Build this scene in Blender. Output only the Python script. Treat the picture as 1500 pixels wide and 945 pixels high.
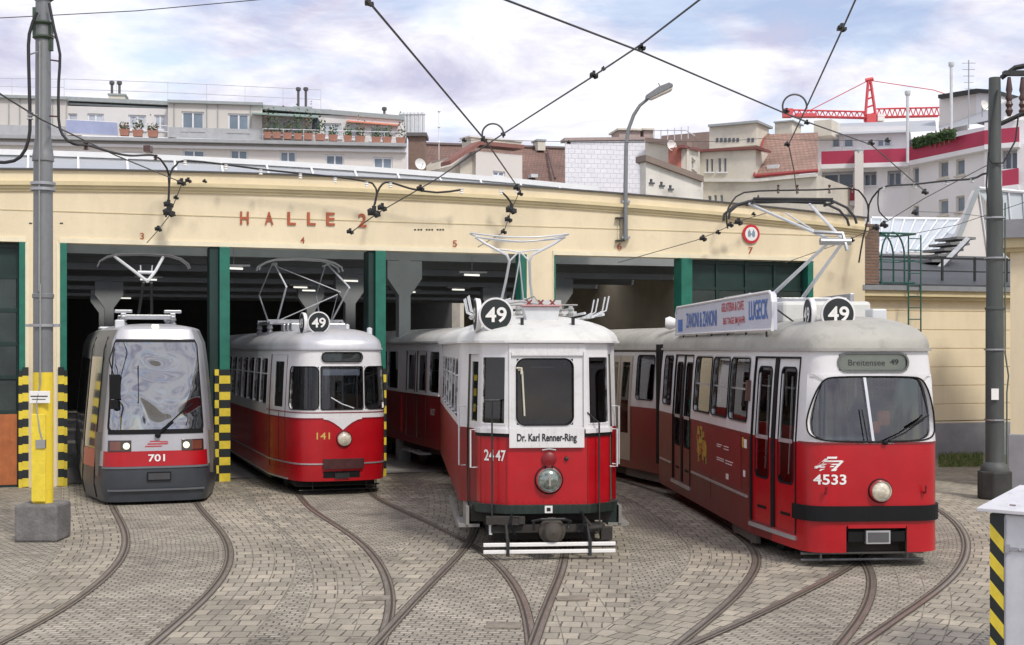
import bpy, math, random
from mathutils import Vector, Matrix
random.seed(7)
for o in list(bpy.data.objects): bpy.data.objects.remove(o)
sc = bpy.context.scene
COL = sc.collection
F = 1935.0; HZ = 510.0; CH = 2.7
# ---------------------------------------------------------------- camera
cam_d = bpy.data.cameras.new('camera'); cam = bpy.data.objects.new('camera', cam_d); COL.objects.link(cam)
cam.location = (0, 0, CH); cam.rotation_euler = (math.pi/2, 0, 0)
cam_d.sensor_width = 36; cam_d.lens = 36*F/1500; cam_d.shift_y = 37.5/1500
cam_d.clip_end = 3000; cam_d.clip_start = 0.1
sc.camera = cam
# ---------------------------------------------------------------- sky
SUN_AZ = math.radians(148); SUN_EL = math.radians(50)      # azimuth clockwise from +Y
w = bpy.data.worlds.new('World'); sc.world = w; w.use_nodes = True
nt = w.node_tree; nt.nodes.clear(); N = nt.nodes.new; L = nt.links.new
out = N('ShaderNodeOutputWorld'); mix = N('ShaderNodeMixShader')
b1 = N('ShaderNodeBackground'); b2 = N('ShaderNodeBackground')
sky = N('ShaderNodeTexSky'); sky.sky_type = 'NISHITA'; sky.sun_disc = False
sky.sun_elevation = SUN_EL; sky.sun_rotation = SUN_AZ
b1.inputs[1].default_value = 0.14
L(sky.outputs[0], b1.inputs[0])
tc = N('ShaderNodeTexCoord'); mp = N('ShaderNodeMapping'); mp.inputs['Scale'].default_value = (1, 1, 2.6); mp.inputs['Location'].default_value = (0.35, 0.1, 0.12)
L(tc.outputs['Generated'], mp.inputs[0])
n1 = N('ShaderNodeTexNoise'); n1.inputs['Scale'].default_value = 3.4; n1.inputs['Detail'].default_value = 8; n1.inputs['Roughness'].default_value = .55; n1.inputs['Distortion'].default_value = .3
L(mp.outputs[0], n1.inputs[0])
r1 = N('ShaderNodeValToRGB'); r1.color_ramp.elements[0].position = .40; r1.color_ramp.elements[0].color = (.42, .42, .42, 1); r1.color_ramp.elements[1].position = .485; r1.color_ramp.elements[1].color = (1, 1, 1, 1)
L(n1.outputs[0], r1.inputs[0])
mp2 = N('ShaderNodeMapping'); mp2.inputs['Scale'].default_value = (1, 1, 3.0); mp2.inputs['Location'].default_value = (3.35, 2.1, 1.0)
L(tc.outputs['Generated'], mp2.inputs[0])
n2 = N('ShaderNodeTexNoise'); n2.inputs['Scale'].default_value = 5.2; n2.inputs['Detail'].default_value = 9; n2.inputs['Roughness'].default_value = .6; n2.inputs['Distortion'].default_value = .4
L(mp2.outputs[0], n2.inputs[0])
r2 = N('ShaderNodeValToRGB'); r2.color_ramp.elements[0].position = .38; r2.color_ramp.elements[0].color = (.46, .455, .59, 1)
r2.color_ramp.elements[1].position = .57; r2.color_ramp.elements[1].color = (.80, .795, .84, 1)
L(n2.outputs[0], r2.inputs[0]); L(r2.outputs[0], b2.inputs[0]); b2.inputs[1].default_value = 1.066
L(r1.outputs[0], mix.inputs[0]); L(b1.outputs[0], mix.inputs[1]); L(b2.outputs[0], mix.inputs[2]); L(mix.outputs[0], out.inputs[0])
# ---------------------------------------------------------------- sun
sd = bpy.data.lights.new('sun', 'SUN'); sd.energy = 1.9; sd.angle = math.radians(10); sd.color = (1, .95, .87)
so = bpy.data.objects.new('sun', sd); COL.objects.link(so)
dv = Vector((math.sin(SUN_AZ)*math.cos(SUN_EL), math.cos(SUN_AZ)*math.cos(SUN_EL), math.sin(SUN_EL)))
so.rotation_euler = dv.to_track_quat('Z', 'Y').to_euler(); so.location = (10, -20, 30)
# ---------------------------------------------------------------- exposure
vs = sc.view_settings; vs.view_transform = 'Standard'; vs.look = 'None'; vs.gamma = 1; vs.use_curve_mapping = False; vs.exposure = 0.36
sc.render.engine = 'CYCLES'
sc.cycles.max_bounces = 8; sc.cycles.transparent_max_bounces = 16

# ================================================================ helpers
def P(px, py, Y): return Vector(((px-750)/F*Y, Y, CH+(HZ-py)/F*Y))
def G(px, py):
    Y = F*CH/(py-HZ); return Vector(((px-750)/F*Y, Y, 0))

def node_mat(name):
    m = bpy.data.materials.new(name); m.use_nodes = True
    t = m.node_tree; return m, t, t.nodes['Principled BSDF']

def mat(name, c, rough=.5, metal=0, var=.12, vscale=3.0, bump=0.0, bscale=40, dirt=0, emit=None, coat=0, streak=False, spec=None):
    m, t, b = node_mat(name); n = t.nodes.new; l = t.links.new
    tcn = n('ShaderNodeTexCoord')
    b.inputs['Roughness'].default_value = rough; b.inputs['Metallic'].default_value = metal
    if spec is not None: b.inputs['Specular IOR Level'].default_value = spec
    if coat: b.inputs['Coat Weight'].default_value = coat; b.inputs['Coat Roughness'].default_value = .08
    nz = n('ShaderNodeTexNoise'); nz.inputs['Scale'].default_value = vscale; nz.inputs['Detail'].default_value = 8; nz.inputs['Roughness'].default_value = .62
    if streak:
        mpn = n('ShaderNodeMapping'); mpn.inputs['Scale'].default_value = (1, 1, .18); l(tcn.outputs['Object'], mpn.inputs[0]); l(mpn.outputs[0], nz.inputs[0])
    else: l(tcn.outputs['Object'], nz.inputs[0])
    rp = n('ShaderNodeValToRGB'); rp.color_ramp.elements[0].position = .3; rp.color_ramp.elements[1].position = .7
    k0, k1 = 1-var, 1+var*.6
    rp.color_ramp.elements[0].color = (c[0]*k0, c[1]*k0, c[2]*k0, 1); rp.color_ramp.elements[1].color = (min(1, c[0]*k1), min(1, c[1]*k1), min(1, c[2]*k1), 1)
    l(nz.outputs[0], rp.inputs[0]); src = rp.outputs[0]
    if dirt:
        n3 = n('ShaderNodeTexNoise'); n3.inputs['Scale'].default_value = vscale*2.7; n3.inputs['Detail'].default_value = 10; n3.inputs['Roughness'].default_value = .75
        l(tcn.outputs['Object'], n3.inputs[0])
        r3 = n('ShaderNodeValToRGB'); r3.color_ramp.elements[0].position = .52; r3.color_ramp.elements[1].position = .75
        r3.color_ramp.elements[0].color = (0, 0, 0, 1); r3.color_ramp.elements[1].color = (dirt,)*3+(1,)
        l(n3.outputs[0], r3.inputs[0])
        mx = n('ShaderNodeMix'); mx.data_type = 'RGBA'; l(r3.outputs[0], mx.inputs[0]); l(src, mx.inputs[6]); mx.inputs[7].default_value = (.09, .08, .065, 1)
        src = mx.outputs[2]
    l(src, b.inputs['Base Color'])
    mr = n('ShaderNodeMapRange'); mr.inputs[3].default_value = max(.02, rough-.1); mr.inputs[4].default_value = min(1, rough+.12); l(nz.outputs[0], mr.inputs[0]); l(mr.outputs[0], b.inputs['Roughness'])
    if bump:
        nb = n('ShaderNodeTexNoise'); nb.inputs['Scale'].default_value = bscale; nb.inputs['Detail'].default_value = 4; l(tcn.outputs['Object'], nb.inputs[0])
        bp = n('ShaderNodeBump'); bp.inputs['Strength'].default_value = bump; bp.inputs['Distance'].default_value = .02; l(nb.outputs[0], bp.inputs['Height']); l(bp.outputs[0], b.inputs['Normal'])
    if emit:
        b.inputs['Emission Color'].default_value = (*emit[0], 1); b.inputs['Emission Strength'].default_value = emit[1]
    return m

def glass_mat(name, tint=(.75, .8, .78), refl=.12, rough=.02, wave=0):
    m = bpy.data.materials.new(name); m.use_nodes = True; t = m.node_tree; t.nodes.clear(); n = t.nodes.new; l = t.links.new
    o = n('ShaderNodeOutputMaterial'); mx = n('ShaderNodeMixShader'); tr = n('ShaderNodeBsdfTransparent'); gl = n('ShaderNodeBsdfGlossy')
    tr.inputs[0].default_value = (*tint, 1); gl.inputs['Roughness'].default_value = rough; gl.inputs[0].default_value = (.95, .97, 1, 1)
    fr = n('ShaderNodeFresnel'); fr.inputs[0].default_value = 1.5
    ad = n('ShaderNodeMath'); ad.operation = 'ADD'; ad.use_clamp = True; ad.inputs[1].default_value = refl; l(fr.outputs[0], ad.inputs[0])
    l(ad.outputs[0], mx.inputs[0]); l(tr.outputs[0], mx.inputs[1]); l(gl.outputs[0], mx.inputs[2]); l(mx.outputs[0], o.inputs[0])
    if wave:
        tcn = n('ShaderNodeTexCoord'); nz = n('ShaderNodeTexNoise'); nz.inputs['Scale'].default_value = 1.1; nz.inputs['Detail'].default_value = 1.2; nz.inputs['Distortion'].default_value = .5; l(tcn.outputs['Object'], nz.inputs[0])
        bp = n('ShaderNodeBump'); bp.inputs['Strength'].default_value = wave; bp.inputs['Distance'].default_value = .3; l(nz.outputs[0], bp.inputs['Height']); l(bp.outputs[0], gl.inputs['Normal']); l(bp.outputs[0], fr.inputs['Normal'])
    return m

class MB:
    def __init__(s): s.v = []; s.f = []; s.m = []; s.uv = {}
    def quad(s, a, b, c, d, mi=0, uv=None):
        i = len(s.v); s.v += [tuple(a), tuple(b), tuple(c), tuple(d)]; s.f.append((i, i+1, i+2, i+3)); s.m.append(mi)
        if uv: s.uv[len(s.f)-1] = uv
        return s
    def hexa(s, p, mi=0):   # p: 8 points, 0-3 bottom ring, 4-7 top ring (ccw from above)
        i = len(s.v); s.v += [tuple(q) for q in p]
        for fc in ((3, 2, 1, 0), (4, 5, 6, 7), (0, 1, 5, 4), (1, 2, 6, 5), (2, 3, 7, 6), (3, 0, 4, 7)):
            s.f.append(tuple(i+k for k in fc)); s.m.append(mi)
        return s
    def box(s, x0, x1, y0, y1, z0, z1, mi=0):
        return s.hexa([(x0, y0, z0), (x1, y0, z0), (x1, y1, z0), (x0, y1, z0), (x0, y0, z1), (x1, y0, z1), (x1, y1, z1), (x0, y1, z1)], mi)
    def obox(s, c, sx, sy, sz, rz=0, mi=0):
        M = Matrix.Translation(c) @ Matrix.Rotation(rz, 4, 'Z'); q = []
        for z in (-.5, .5):
            for x, y in ((-.5, -.5), (.5, -.5), (.5, .5), (-.5, .5)): q.append(M @ Vector((x*sx, y*sy, z*sz)))
        return s.hexa(q, mi)
    def prism(s, poly, z0, z1, mi=0):
        n = len(poly); i = len(s.v); s.v += [(x, y, z0) for x, y in poly]+[(x, y, z1) for x, y in poly]
        s.f.append(tuple(range(i+n-1, i-1, -1))); s.m.append(mi); s.f.append(tuple(range(i+n, i+2*n))); s.m.append(mi)
        for k in range(n): s.f.append((i+k, i+(k+1) % n, i+n+(k+1) % n, i+n+k)); s.m.append(mi)
        return s
    def prismy(s, poly, y0, y1, mi=0):   # polygon in xz extruded along y
        n = len(poly); i = len(s.v); s.v += [(x, y0, z) for x, z in poly]+[(x, y1, z) for x, z in poly]
        s.f.append(tuple(range(i, i+n))); s.m.append(mi); s.f.append(tuple(range(i+2*n-1, i+n-1, -1))); s.m.append(mi)
        for k in range(n): s.f.append((i+(k+1) % n, i+k, i+n+k, i+n+(k+1) % n)); s.m.append(mi)
        return s
    def tube(s, pts, r, n=8, mi=0, closed=False, caps=True):
        pts = [Vector(p) for p in pts]; rs = r if isinstance(r, (list, tuple)) else [r]*len(pts); base = len(s.v); K = len(pts); up = None
        for k, p in enumerate(pts):
            if closed: t = pts[(k+1) % K]-pts[k-1]
            else: t = pts[min(k+1, K-1)]-pts[max(k-1, 0)]
            if t.length < 1e-9: t = Vector((0, 0, 1))
            t.normalize()
            if up is None: up = Vector((0, 0, 1)) if abs(t.z) < .9 else Vector((0, 1, 0))
            a = t.cross(up)
            if a.length < 1e-4: a = t.cross(Vector((1, .3, 0)))
            a.normalize(); b = a.cross(t); b.normalize(); up = b
            for j in range(n):
                th = 2*math.pi*j/n; s.v.append(tuple(p+rs[k]*(math.cos(th)*a+math.sin(th)*b)))
        for k in range(K if closed else K-1):
            for j in range(n):
                a0 = base+k*n; b0 = base+((k+1) % K)*n
                s.f.append((a0+j, b0+j, b0+(j+1) % n, a0+(j+1) % n)); s.m.append(mi)
        if caps and not closed:
            s.f.append(tuple(base+j for j in range(n))); s.m.append(mi)
            s.f.append(tuple(base+(K-1)*n+j for j in range(n-1, -1, -1))); s.m.append(mi)
        return s
    def cyl(s, a, b, r, n=16, mi=0): return s.tube([a, b], r, n, mi)
    def lathe(s, prof, c=(0, 0, 0), axis='Z', n=24, mi=0, rot=None):   # prof: (r, h)
        R = {'Z': Matrix.Identity(3), 'Y': Matrix.Rotation(math.pi/2, 3, 'X'), 'X': Matrix.Rotation(math.pi/2, 3, 'Y')}[axis]
        if rot is not None: R = rot
        i = len(s.v); c = Vector(c)
        for r, h in prof:
            for j in range(n):
                th = 2*math.pi*j/n; s.v.append(tuple(c+R @ Vector((r*math.cos(th), r*math.sin(th), h))))
        for k in range(len(prof)-1):
            for j in range(n): s.f.append((i+k*n+j, i+k*n+(j+1) % n, i+(k+1)*n+(j+1) % n, i+(k+1)*n+j)); s.m.append(mi)
        return s
    def grid(s, fn, us, vs, mi=0, flip=False):
        i = len(s.v); nu, nv = len(us), len(vs)
        for u in us:
            for v in vs: s.v.append(tuple(fn(u, v)))
        for a in range(nu-1):
            for b in range(nv-1):
                q = (i+a*nv+b, i+(a+1)*nv+b, i+(a+1)*nv+b+1, i+a*nv+b+1)
                s.f.append(q[::-1] if flip else q); s.m.append(mi)
        return s
    def build(s, name, mats, parent=None, loc=None, smooth=None, bevel=0, rz=0):
        me = bpy.data.meshes.new(name); me.from_pydata(s.v, [], s.f)
        if not isinstance(mats, (list, tuple)): mats = [mats]
        for m_ in mats: me.materials.append(m_)
        if len(mats) > 1: me.polygons.foreach_set('material_index', s.m)
        if s.uv:
            ul = me.uv_layers.new(name='UVMap')
            for pi, uv in s.uv.items():
                for k, li in enumerate(me.polygons[pi].loop_indices): ul.data[li].uv = uv[k]
        if smooth is not None:
            me.polygons.foreach_set('use_smooth', [True]*len(me.polygons))
            try: me.set_sharp_from_angle(angle=math.radians(smooth))
            except Exception: pass
        me.update()
        o = bpy.data.objects.new(name, me); COL.objects.link(o)
        if parent is not None: o.parent = parent
        if loc is not None: o.location = loc
        if rz: o.rotation_euler.z = rz
        if bevel:
            b = o.modifiers.new('bevel', 'BEVEL'); b.width = bevel; b.segments = 2; b.limit_method = 'ANGLE'
        return o

def tag(o, label=None, cat=None, group=None, kind=None):
    if label: o['label'] = label
    if cat: o['category'] = cat
    if group: o['group'] = group
    if kind: o['kind'] = kind
    return o
def thing(name, label, cat, loc=(0, 0, 0), rz=0, group=None):
    o = bpy.data.objects.new(name, None); o.empty_display_size = .3; COL.objects.link(o); o.location = loc; o.rotation_euler = (0, 0, rz)
    return tag(o, label, cat, group)
def copy_tree(o, parent=None):
    c = o.copy(); COL.objects.link(c); c.parent = parent
    for ch in list(o.children): copy_tree(ch, c)
    return c
def lin(a, b, n): return [a+(b-a)*i/(n-1) for i in range(n)]

_tcache = {}
def text_geo(s, size=1.0, bold=0.0, align='CENTER'):
    key = (s, bold, align)
    if key not in _tcache:
        cu = bpy.data.curves.new('lettering', 'FONT'); cu.body = s; cu.size = 1; cu.align_x = align; cu.align_y = 'CENTER'; cu.offset = bold; cu.resolution_u = 4
        ob = bpy.data.objects.new('lettering', cu); COL.objects.link(ob); dg = bpy.context.evaluated_depsgraph_get(); dg.update()
        me = bpy.data.meshes.new_from_object(ob.evaluated_get(dg)); _tcache[key] = ([tuple(v.co) for v in me.vertices], [tuple(p.vertices) for p in me.polygons])
        bpy.data.objects.remove(ob); bpy.data.meshes.remove(me); bpy.data.curves.remove(cu)
    v, f = _tcache[key]
    return v, f
def add_text(mb, s, fn, w=None, h=1.0, bold=0.0, mi=0):
    """fn(a, b) -> point; text scaled to width w and cap height h, centred on (0, 0)"""
    v, f = text_geo(s, 1, bold)
    xs = [p[0] for p in v]; ys = [p[1] for p in v]; x0, x1, y0, y1 = min(xs), max(xs), min(ys), max(ys)
    sy = h/(y1-y0); sx = (w/(x1-x0)) if w else sy
    i = len(mb.v)
    mb.v += [tuple(fn((p[0]-(x0+x1)/2)*sx, (p[1]-(y0+y1)/2)*sy)) for p in v]
    for q in f: mb.f.append(tuple(i+k for k in q)); mb.m.append(mi)
    return mb

# ================================================================ materials
RED = mat('tram_red', (.43, .004, .010), .34, var=.16, vscale=1.5, coat=.12, dirt=.14, bump=.03, bscale=3)
REDD = mat('tram_red_worn_shaded', (.20, .006, .010), .42, var=.25, vscale=2, dirt=.35)  # worn red; also puts shade into the colour of the vintage tram's left side
REDW = mat('side_red_dusty_shaded', (.17, .012, .012), .38, var=.2, vscale=2, dirt=.3)  # dusty red, darkened further to paint in the shade on the tram's side
WHT = mat('tram_white', (.72, .71, .71), .36, var=.09, vscale=2, coat=.1, dirt=.18, bump=.03, bscale=3)
WHTD = mat('tram_white_dusty', (.56, .55, .53), .42, var=.15, vscale=2, dirt=.3)
SILV = mat('silver_roof', (.55, .55, .57), .38, metal=.35, var=.12, vscale=2, dirt=.15)
ROOFG = mat('roof_dusty_grey', (.40, .39, .345), .6, var=.22, vscale=1.2, dirt=.45, bump=.15)
ROOFW = mat('roof_off_white', (.66, .66, .62), .55, var=.12, vscale=1.5, dirt=.25)
ULFG = mat('light_grey_metallic', (.46, .46, .49), .35, metal=.2, var=.08, vscale=2, coat=.2, dirt=.1)
ULFD = mat('dark_grey_bumper', (.045, .052, .062), .36, var=.15, vscale=3, dirt=.1)
BLK = mat('black_rubber', (.010, .010, .011), .6, var=.2, spec=.2)
IRON = mat('black_iron', (.02, .021, .021), .5, var=.4, dirt=.3)
UNDER = mat('underframe_grime', (.035, .031, .027), .8, var=.4, dirt=.4)
STEEL = mat('galvanised_steel', (.42, .43, .44), .38, metal=.7, var=.2)
STEELW = mat('light_painted_tube', (.62, .64, .65), .4, var=.12)
CHROME = mat('chrome', (.8, .8, .8), .12, metal=1, var=.05)
ALU = mat('aluminium_trim', (.55, .55, .56), .35, metal=.6, var=.12)
WOOD = mat('varnished_wood', (.22, .10, .04), .4, var=.3, vscale=6)
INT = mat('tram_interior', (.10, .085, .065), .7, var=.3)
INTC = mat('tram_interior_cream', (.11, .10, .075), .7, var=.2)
GLS = glass_mat('tram_glass', (.70, .74, .72), .03)
GLSM = glass_mat('tram_glass_dark', (.50, .54, .52), .01)
GLSU = glass_mat('curved_windscreen_glass', (.40, .46, .52), .30, .015, wave=.5)
LAMP = mat('lamp_lens', (.30, .34, .30), .10, metal=.6, var=.7, vscale=14, coat=1)
LAMPY = mat('lamp_lens_warm', (.66, .60, .47), .1, var=.4, vscale=20, coat=1)
LAMPR = mat('red_lamp_lens', (.4, .02, .02), .15, coat=.6)
LAMPON = mat('lit_headlamp', (.8, .8, .6), .2, emit=((1, .93, .62), .7))
PAINTW = mat('white_lettering', (.82, .81, .78), .5, var=.05)
GOLD = mat('gold_lettering', (.62, .42, .10), .5, var=.1)
BLKT = mat('black_lettering', (.02, .02, .02), .5)
CREAM = mat('cream_render', (.78, .67, .465), .85, var=.13, vscale=.8, bump=.25, bscale=60, dirt=.13, streak=True)
CREAMD = mat('cream_moulding', (.66, .56, .34), .85, var=.14, vscale=1.2, bump=.2)
CREAML = mat('pale_lintel', (.80, .72, .52), .8, var=.08)
COPING = mat('metal_coping', (.10, .10, .10), .5, metal=.4)
GREEN = mat('green_post', (.012, .15, .10), .45, var=.25, vscale=4, dirt=.2)
GREEND = mat('dark_green_door', (.006, .030, .025), .5, var=.3, dirt=.2)
YEL = mat('yellow_paint', (.80, .62, .05), .5, var=.15, vscale=6, dirt=.3)
YEL2 = mat('pole_yellow', (.80, .60, .04), .5, var=.12, vscale=3, dirt=.22, streak=True)
BLKP = mat('black_paint', (.015, .02, .02), .5, var=.3)
LETR = mat('rusty_red_letters', (.42, .10, .04), .6, var=.3)
CONC = mat('concrete', (.32, .31, .29), .85, var=.25, vscale=4, bump=.4, dirt=.3)
CONCD = mat('weathered_concrete', (.17, .165, .16), .85, var=.35, vscale=5, bump=.6, bscale=25, dirt=.5)
BEAM = mat('hall_concrete', (.30, .32, .32), .8, var=.15, vscale=1, dirt=.15)
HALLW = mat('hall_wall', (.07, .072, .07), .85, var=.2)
TUBE = mat('fluorescent_tube', (.9, .9, .85), .4, emit=((1, .98, .88), .8))
POLEG = mat('pole_grey_steel', (.22, .23, .235), .5, metal=.3, var=.25, vscale=3, dirt=.3, streak=True)
POLED = mat('pole_dark_green_grey', (.075, .085, .08), .55, var=.35, vscale=3, dirt=.4, streak=True)
CABLE = mat('black_cable', (.022, .022, .024), .6)
WIRE = mat('overhead_wire', (.07, .07, .075), .5, metal=.2)
INS = mat('insulator', (.09, .05, .045), .3)
WALLW = mat('white_render', (.76, .75, .76), .85, var=.07, vscale=.15, dirt=.06)
WALLG = mat('pale_grey_render', (.70, .66, .62), .85, var=.06, vscale=.12, dirt=.05)
WALLT = mat('aged_beige_render', (.64, .60, .51), .9, var=.22, vscale=.35, dirt=.3)
WALLT2 = mat('stained_pale_render', (.70, .68, .62), .9, var=.22, vscale=.4, dirt=.4)
WBLK = mat('small_window_shadow', (.08, .09, .11), .3)
PANEL = mat('metal_cladding', (.53, .50, .48), .6, var=.08, vscale=.2)
SLATE = mat('grey_sheet_roof', (.40, .42, .45), .5, var=.12, vscale=.3)
ZINC = mat('zinc_edge', (.33, .36, .36), .5, var=.15)
BWIN = mat('far_window_glass', (.20, .25, .31), .12, var=.35, vscale=.5)
BFRM = mat('white_window_frame', (.75, .76, .78), .5, var=.05)
TILE = None
MAG = mat('magenta_balcony', (.42, .035, .085), .55, var=.15, vscale=.6)
TERR = mat('terracotta', (.36, .17, .12), .7, var=.2)
LEAF = mat('leaf_green', (.06, .11, .035), .7, var=.5, vscale=3)
LEAFD = mat('leaf_reddish', (.16, .05, .03), .7, var=.4)
CRED = mat('crane_red', (.66, .09, .10), .5, var=.1)
RAILS = mat('polished_rail', (.40, .37, .33), .32, metal=.7, var=.35, vscale=3)
RAILH = mat('worn_rail_head', (.19, .155, .12), .5, metal=.15, var=.3, vscale=8)
JOINT = mat('long_joint', (.22, .195, .155), .9, var=.65, vscale=3)
RAILG = mat('rail_groove', (.05, .04, .03), .8, var=.3)
AWN = mat('orange_awning', (.62, .22, .14), .7)
CABW = mat('white_cabinet_paint', (.62, .63, .66), .45, var=.12, vscale=3, dirt=.2)
STONE = mat('grey_plinth', (.30, .30, .32), .85, var=.2, vscale=2, dirt=.2)
SGLASS = mat('skylight_glass', (.40, .46, .46), .25, var=.12, vscale=1)
ORNG = mat('orange_door_wood', (.42, .13, .04), .5, var=.25, vscale=5)

def brick_mat(name, c1, c2, cm, bw, bh, mortar, use_uv=True, bump=.8, rough=.8, offs=.5, var=.25, nscale=1.2, warp=0.0, broken=False, upright=False):
    m, t, b = node_mat(name); n = t.nodes.new; l = t.links.new
    tcn = n('ShaderNodeTexCoord'); src = tcn.outputs['UV' if use_uv else 'Object']
    if upright:
        sp = n('ShaderNodeSeparateXYZ'); l(src, sp.inputs[0]); cx = n('ShaderNodeCombineXYZ'); l(sp.outputs[0], cx.inputs[0]); l(sp.outputs[2], cx.inputs[1]); src = cx.outputs[0]
    if warp:
        nw = n('ShaderNodeTexNoise'); nw.inputs['Scale'].default_value = 2.2; nw.inputs['Detail'].default_value = 3; l(src, nw.inputs[0])
        sb = n('ShaderNodeVectorMath'); sb.operation = 'SUBTRACT'; l(nw.outputs['Color'], sb.inputs[0]); sb.inputs[1].default_value = (.5, .5, .5)
        sc_ = n('ShaderNodeVectorMath'); sc_.operation = 'SCALE'; l(sb.outputs[0], sc_.inputs[0]); sc_.inputs['Scale'].default_value = warp
        ad = n('ShaderNodeVectorMath'); l(src, ad.inputs[0]); l(sc_.outputs[0], ad.inputs[1]); src = ad.outputs[0]
    bt = n('ShaderNodeTexBrick'); bt.inputs['Scale'].default_value = 1; bt.inputs['Brick Width'].default_value = bw; bt.inputs['Row Height'].default_value = bh
    bt.inputs['Mortar Size'].default_value = mortar; bt.inputs['Mortar Smooth'].default_value = .6; bt.inputs['Bias'].default_value = 0; bt.offset = offs
    bt.inputs['Color1'].default_value = (*c1, 1); bt.inputs['Color2'].default_value = (*c2, 1); bt.inputs['Mortar'].default_value = (*cm, 1)
    l(src, bt.inputs[0])
    if broken:   # joints only partly open
        nk = n('ShaderNodeTexNoise'); nk.inputs['Scale'].default_value = 5.5; nk.inputs['Detail'].default_value = 4; nk.inputs['Roughness'].default_value = .7; l(tcn.outputs['Object'], nk.inputs[0])
        rk = n('ShaderNodeValToRGB'); rk.color_ramp.elements[0].position = .38; rk.color_ramp.elements[1].position = .56
        rk.color_ramp.elements[0].color = (c2[0]*.80, c2[1]*.80, c2[2]*.78, 1); rk.color_ramp.elements[1].color = (*cm, 1); l(nk.outputs[0], rk.inputs[0]); l(rk.outputs[0], bt.inputs['Mortar'])
    nz = n('ShaderNodeTexNoise'); nz.inputs['Scale'].default_value = nscale; nz.inputs['Detail'].default_value = 10; nz.inputs['Roughness'].default_value = .7; l(tcn.outputs['Object'], nz.inputs[0])
    mr = n('ShaderNodeMapRange'); mr.inputs[1].default_value = .3; mr.inputs[2].default_value = .7; mr.inputs[3].default_value = 1-var; mr.inputs[4].default_value = 1+var; l(nz.outputs[0], mr.inputs[0])
    nz2 = n('ShaderNodeTexNoise'); nz2.inputs['Scale'].default_value = nscale*.22; nz2.inputs['Detail'].default_value = 4; l(tcn.outputs['Object'], nz2.inputs[0])
    mr2 = n('ShaderNodeMapRange'); mr2.inputs[1].default_value = .3; mr2.inputs[2].default_value = .7; mr2.inputs[3].default_value = 1-var*.7; mr2.inputs[4].default_value = 1+var*.5; l(nz2.outputs[0], mr2.inputs[0])
    mm = n('ShaderNodeMath'); mm.operation = 'MULTIPLY'; l(mr.outputs[0], mm.inputs[0]); l(mr2.outputs[0], mm.inputs[1])
    if broken:   # oil spots and trodden patches
        ns = n('ShaderNodeTexNoise'); ns.inputs['Scale'].default_value = .8; ns.inputs['Detail'].default_value = 8; ns.inputs['Roughness'].default_value = .7; l(tcn.outputs['Object'], ns.inputs[0])
        ms = n('ShaderNodeMapRange'); ms.inputs[1].default_value = .54; ms.inputs[2].default_value = .70; ms.inputs[3].default_value = 1; ms.inputs[4].default_value = .58; l(ns.outputs[0], ms.inputs[0])
        m2 = n('ShaderNodeMath'); m2.operation = 'MULTIPLY'; l(mm.outputs[0], m2.inputs[0]); l(ms.outputs[0], m2.inputs[1]); mm = m2
    vm = n('ShaderNodeVectorMath'); vm.operation = 'SCALE'; l(bt.outputs[0], vm.inputs[0]); l(mm.outputs[0], vm.inputs['Scale'])
    l(vm.outputs[0], b.inputs['Base Color']); b.inputs['Roughness'].default_value = rough
    nb = n('ShaderNodeTexNoise'); nb.inputs['Scale'].default_value = 14; nb.inputs['Detail'].default_value = 6; l(tcn.outputs['Object'], nb.inputs[0])
    iv = n('ShaderNodeMath'); iv.operation = 'MULTIPLY_ADD'; iv.inputs[1].default_value = -1.0; l(bt.outputs['Fac'], iv.inputs[0]); l(nb.outputs[0], iv.inputs[2])
    bp = n('ShaderNodeBump'); bp.inputs['Strength'].default_value = bump; bp.inputs['Distance'].default_value = .02; l(iv.outputs[0], bp.inputs['Height']); l(bp.outputs[0], b.inputs['Normal'])
    return m
SETT = brick_mat('granite_setts', (.395, .355, .285), (.265, .24, .19), (.075, .068, .052), .13, .092, .010, warp=.08, var=.28, broken=True)
SETT2 = brick_mat('track_setts', (.405, .36, .29), (.275, .248, .198), (.075, .068, .052), .13, .092, .010, warp=.08, var=.28, broken=True)
SLABM = brick_mat('edge_slabs', (.40, .355, .275), (.27, .24, .19), (.07, .06, .045), .20, .26, .010, warp=.04, var=.26, broken=True)
TILE = brick_mat('brown_roof_tiles', (.25, .14, .11), (.19, .115, .09), (.13, .09, .075), .3, .22, .03, use_uv=False, var=.3, nscale=.4, upright=True)
TILE2 = brick_mat('russet_roof_tiles', (.36, .22, .17), (.29, .18, .14), (.21, .14, .11), .3, .22, .03, use_uv=False, var=.25, nscale=.4, upright=True)
WTILE = brick_mat('white_wall_slates', (.82, .82, .86), (.76, .76, .81), (.70, .71, .77), .42, .30, .02, use_uv=False, var=.05, nscale=.2, upright=True)
# ================================================================ ground and tracks
AL = math.radians(18.85); CA, SA = math.cos(AL), math.sin(AL)
IN = Vector((-SA, CA, 0))         # direction into the hall
gm = MB()
gx = [-400, -60, -20, 30, 70, 400]; gy = [-60, 0, 60, 150, 600, 1500]
for i in range(5):
    for j in range(5):
        a = (gx[i], gy[j]); b = (gx[i+1], gy[j]); c = (gx[i+1], gy[j+1]); d = (gx[i], gy[j+1])
        gm.quad((*a, 0), (*b, 0), (*c, 0), (*d, 0), 0, [a, b, c, d])
tag(gm.build('ground', SETT), kind='structure')

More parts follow.
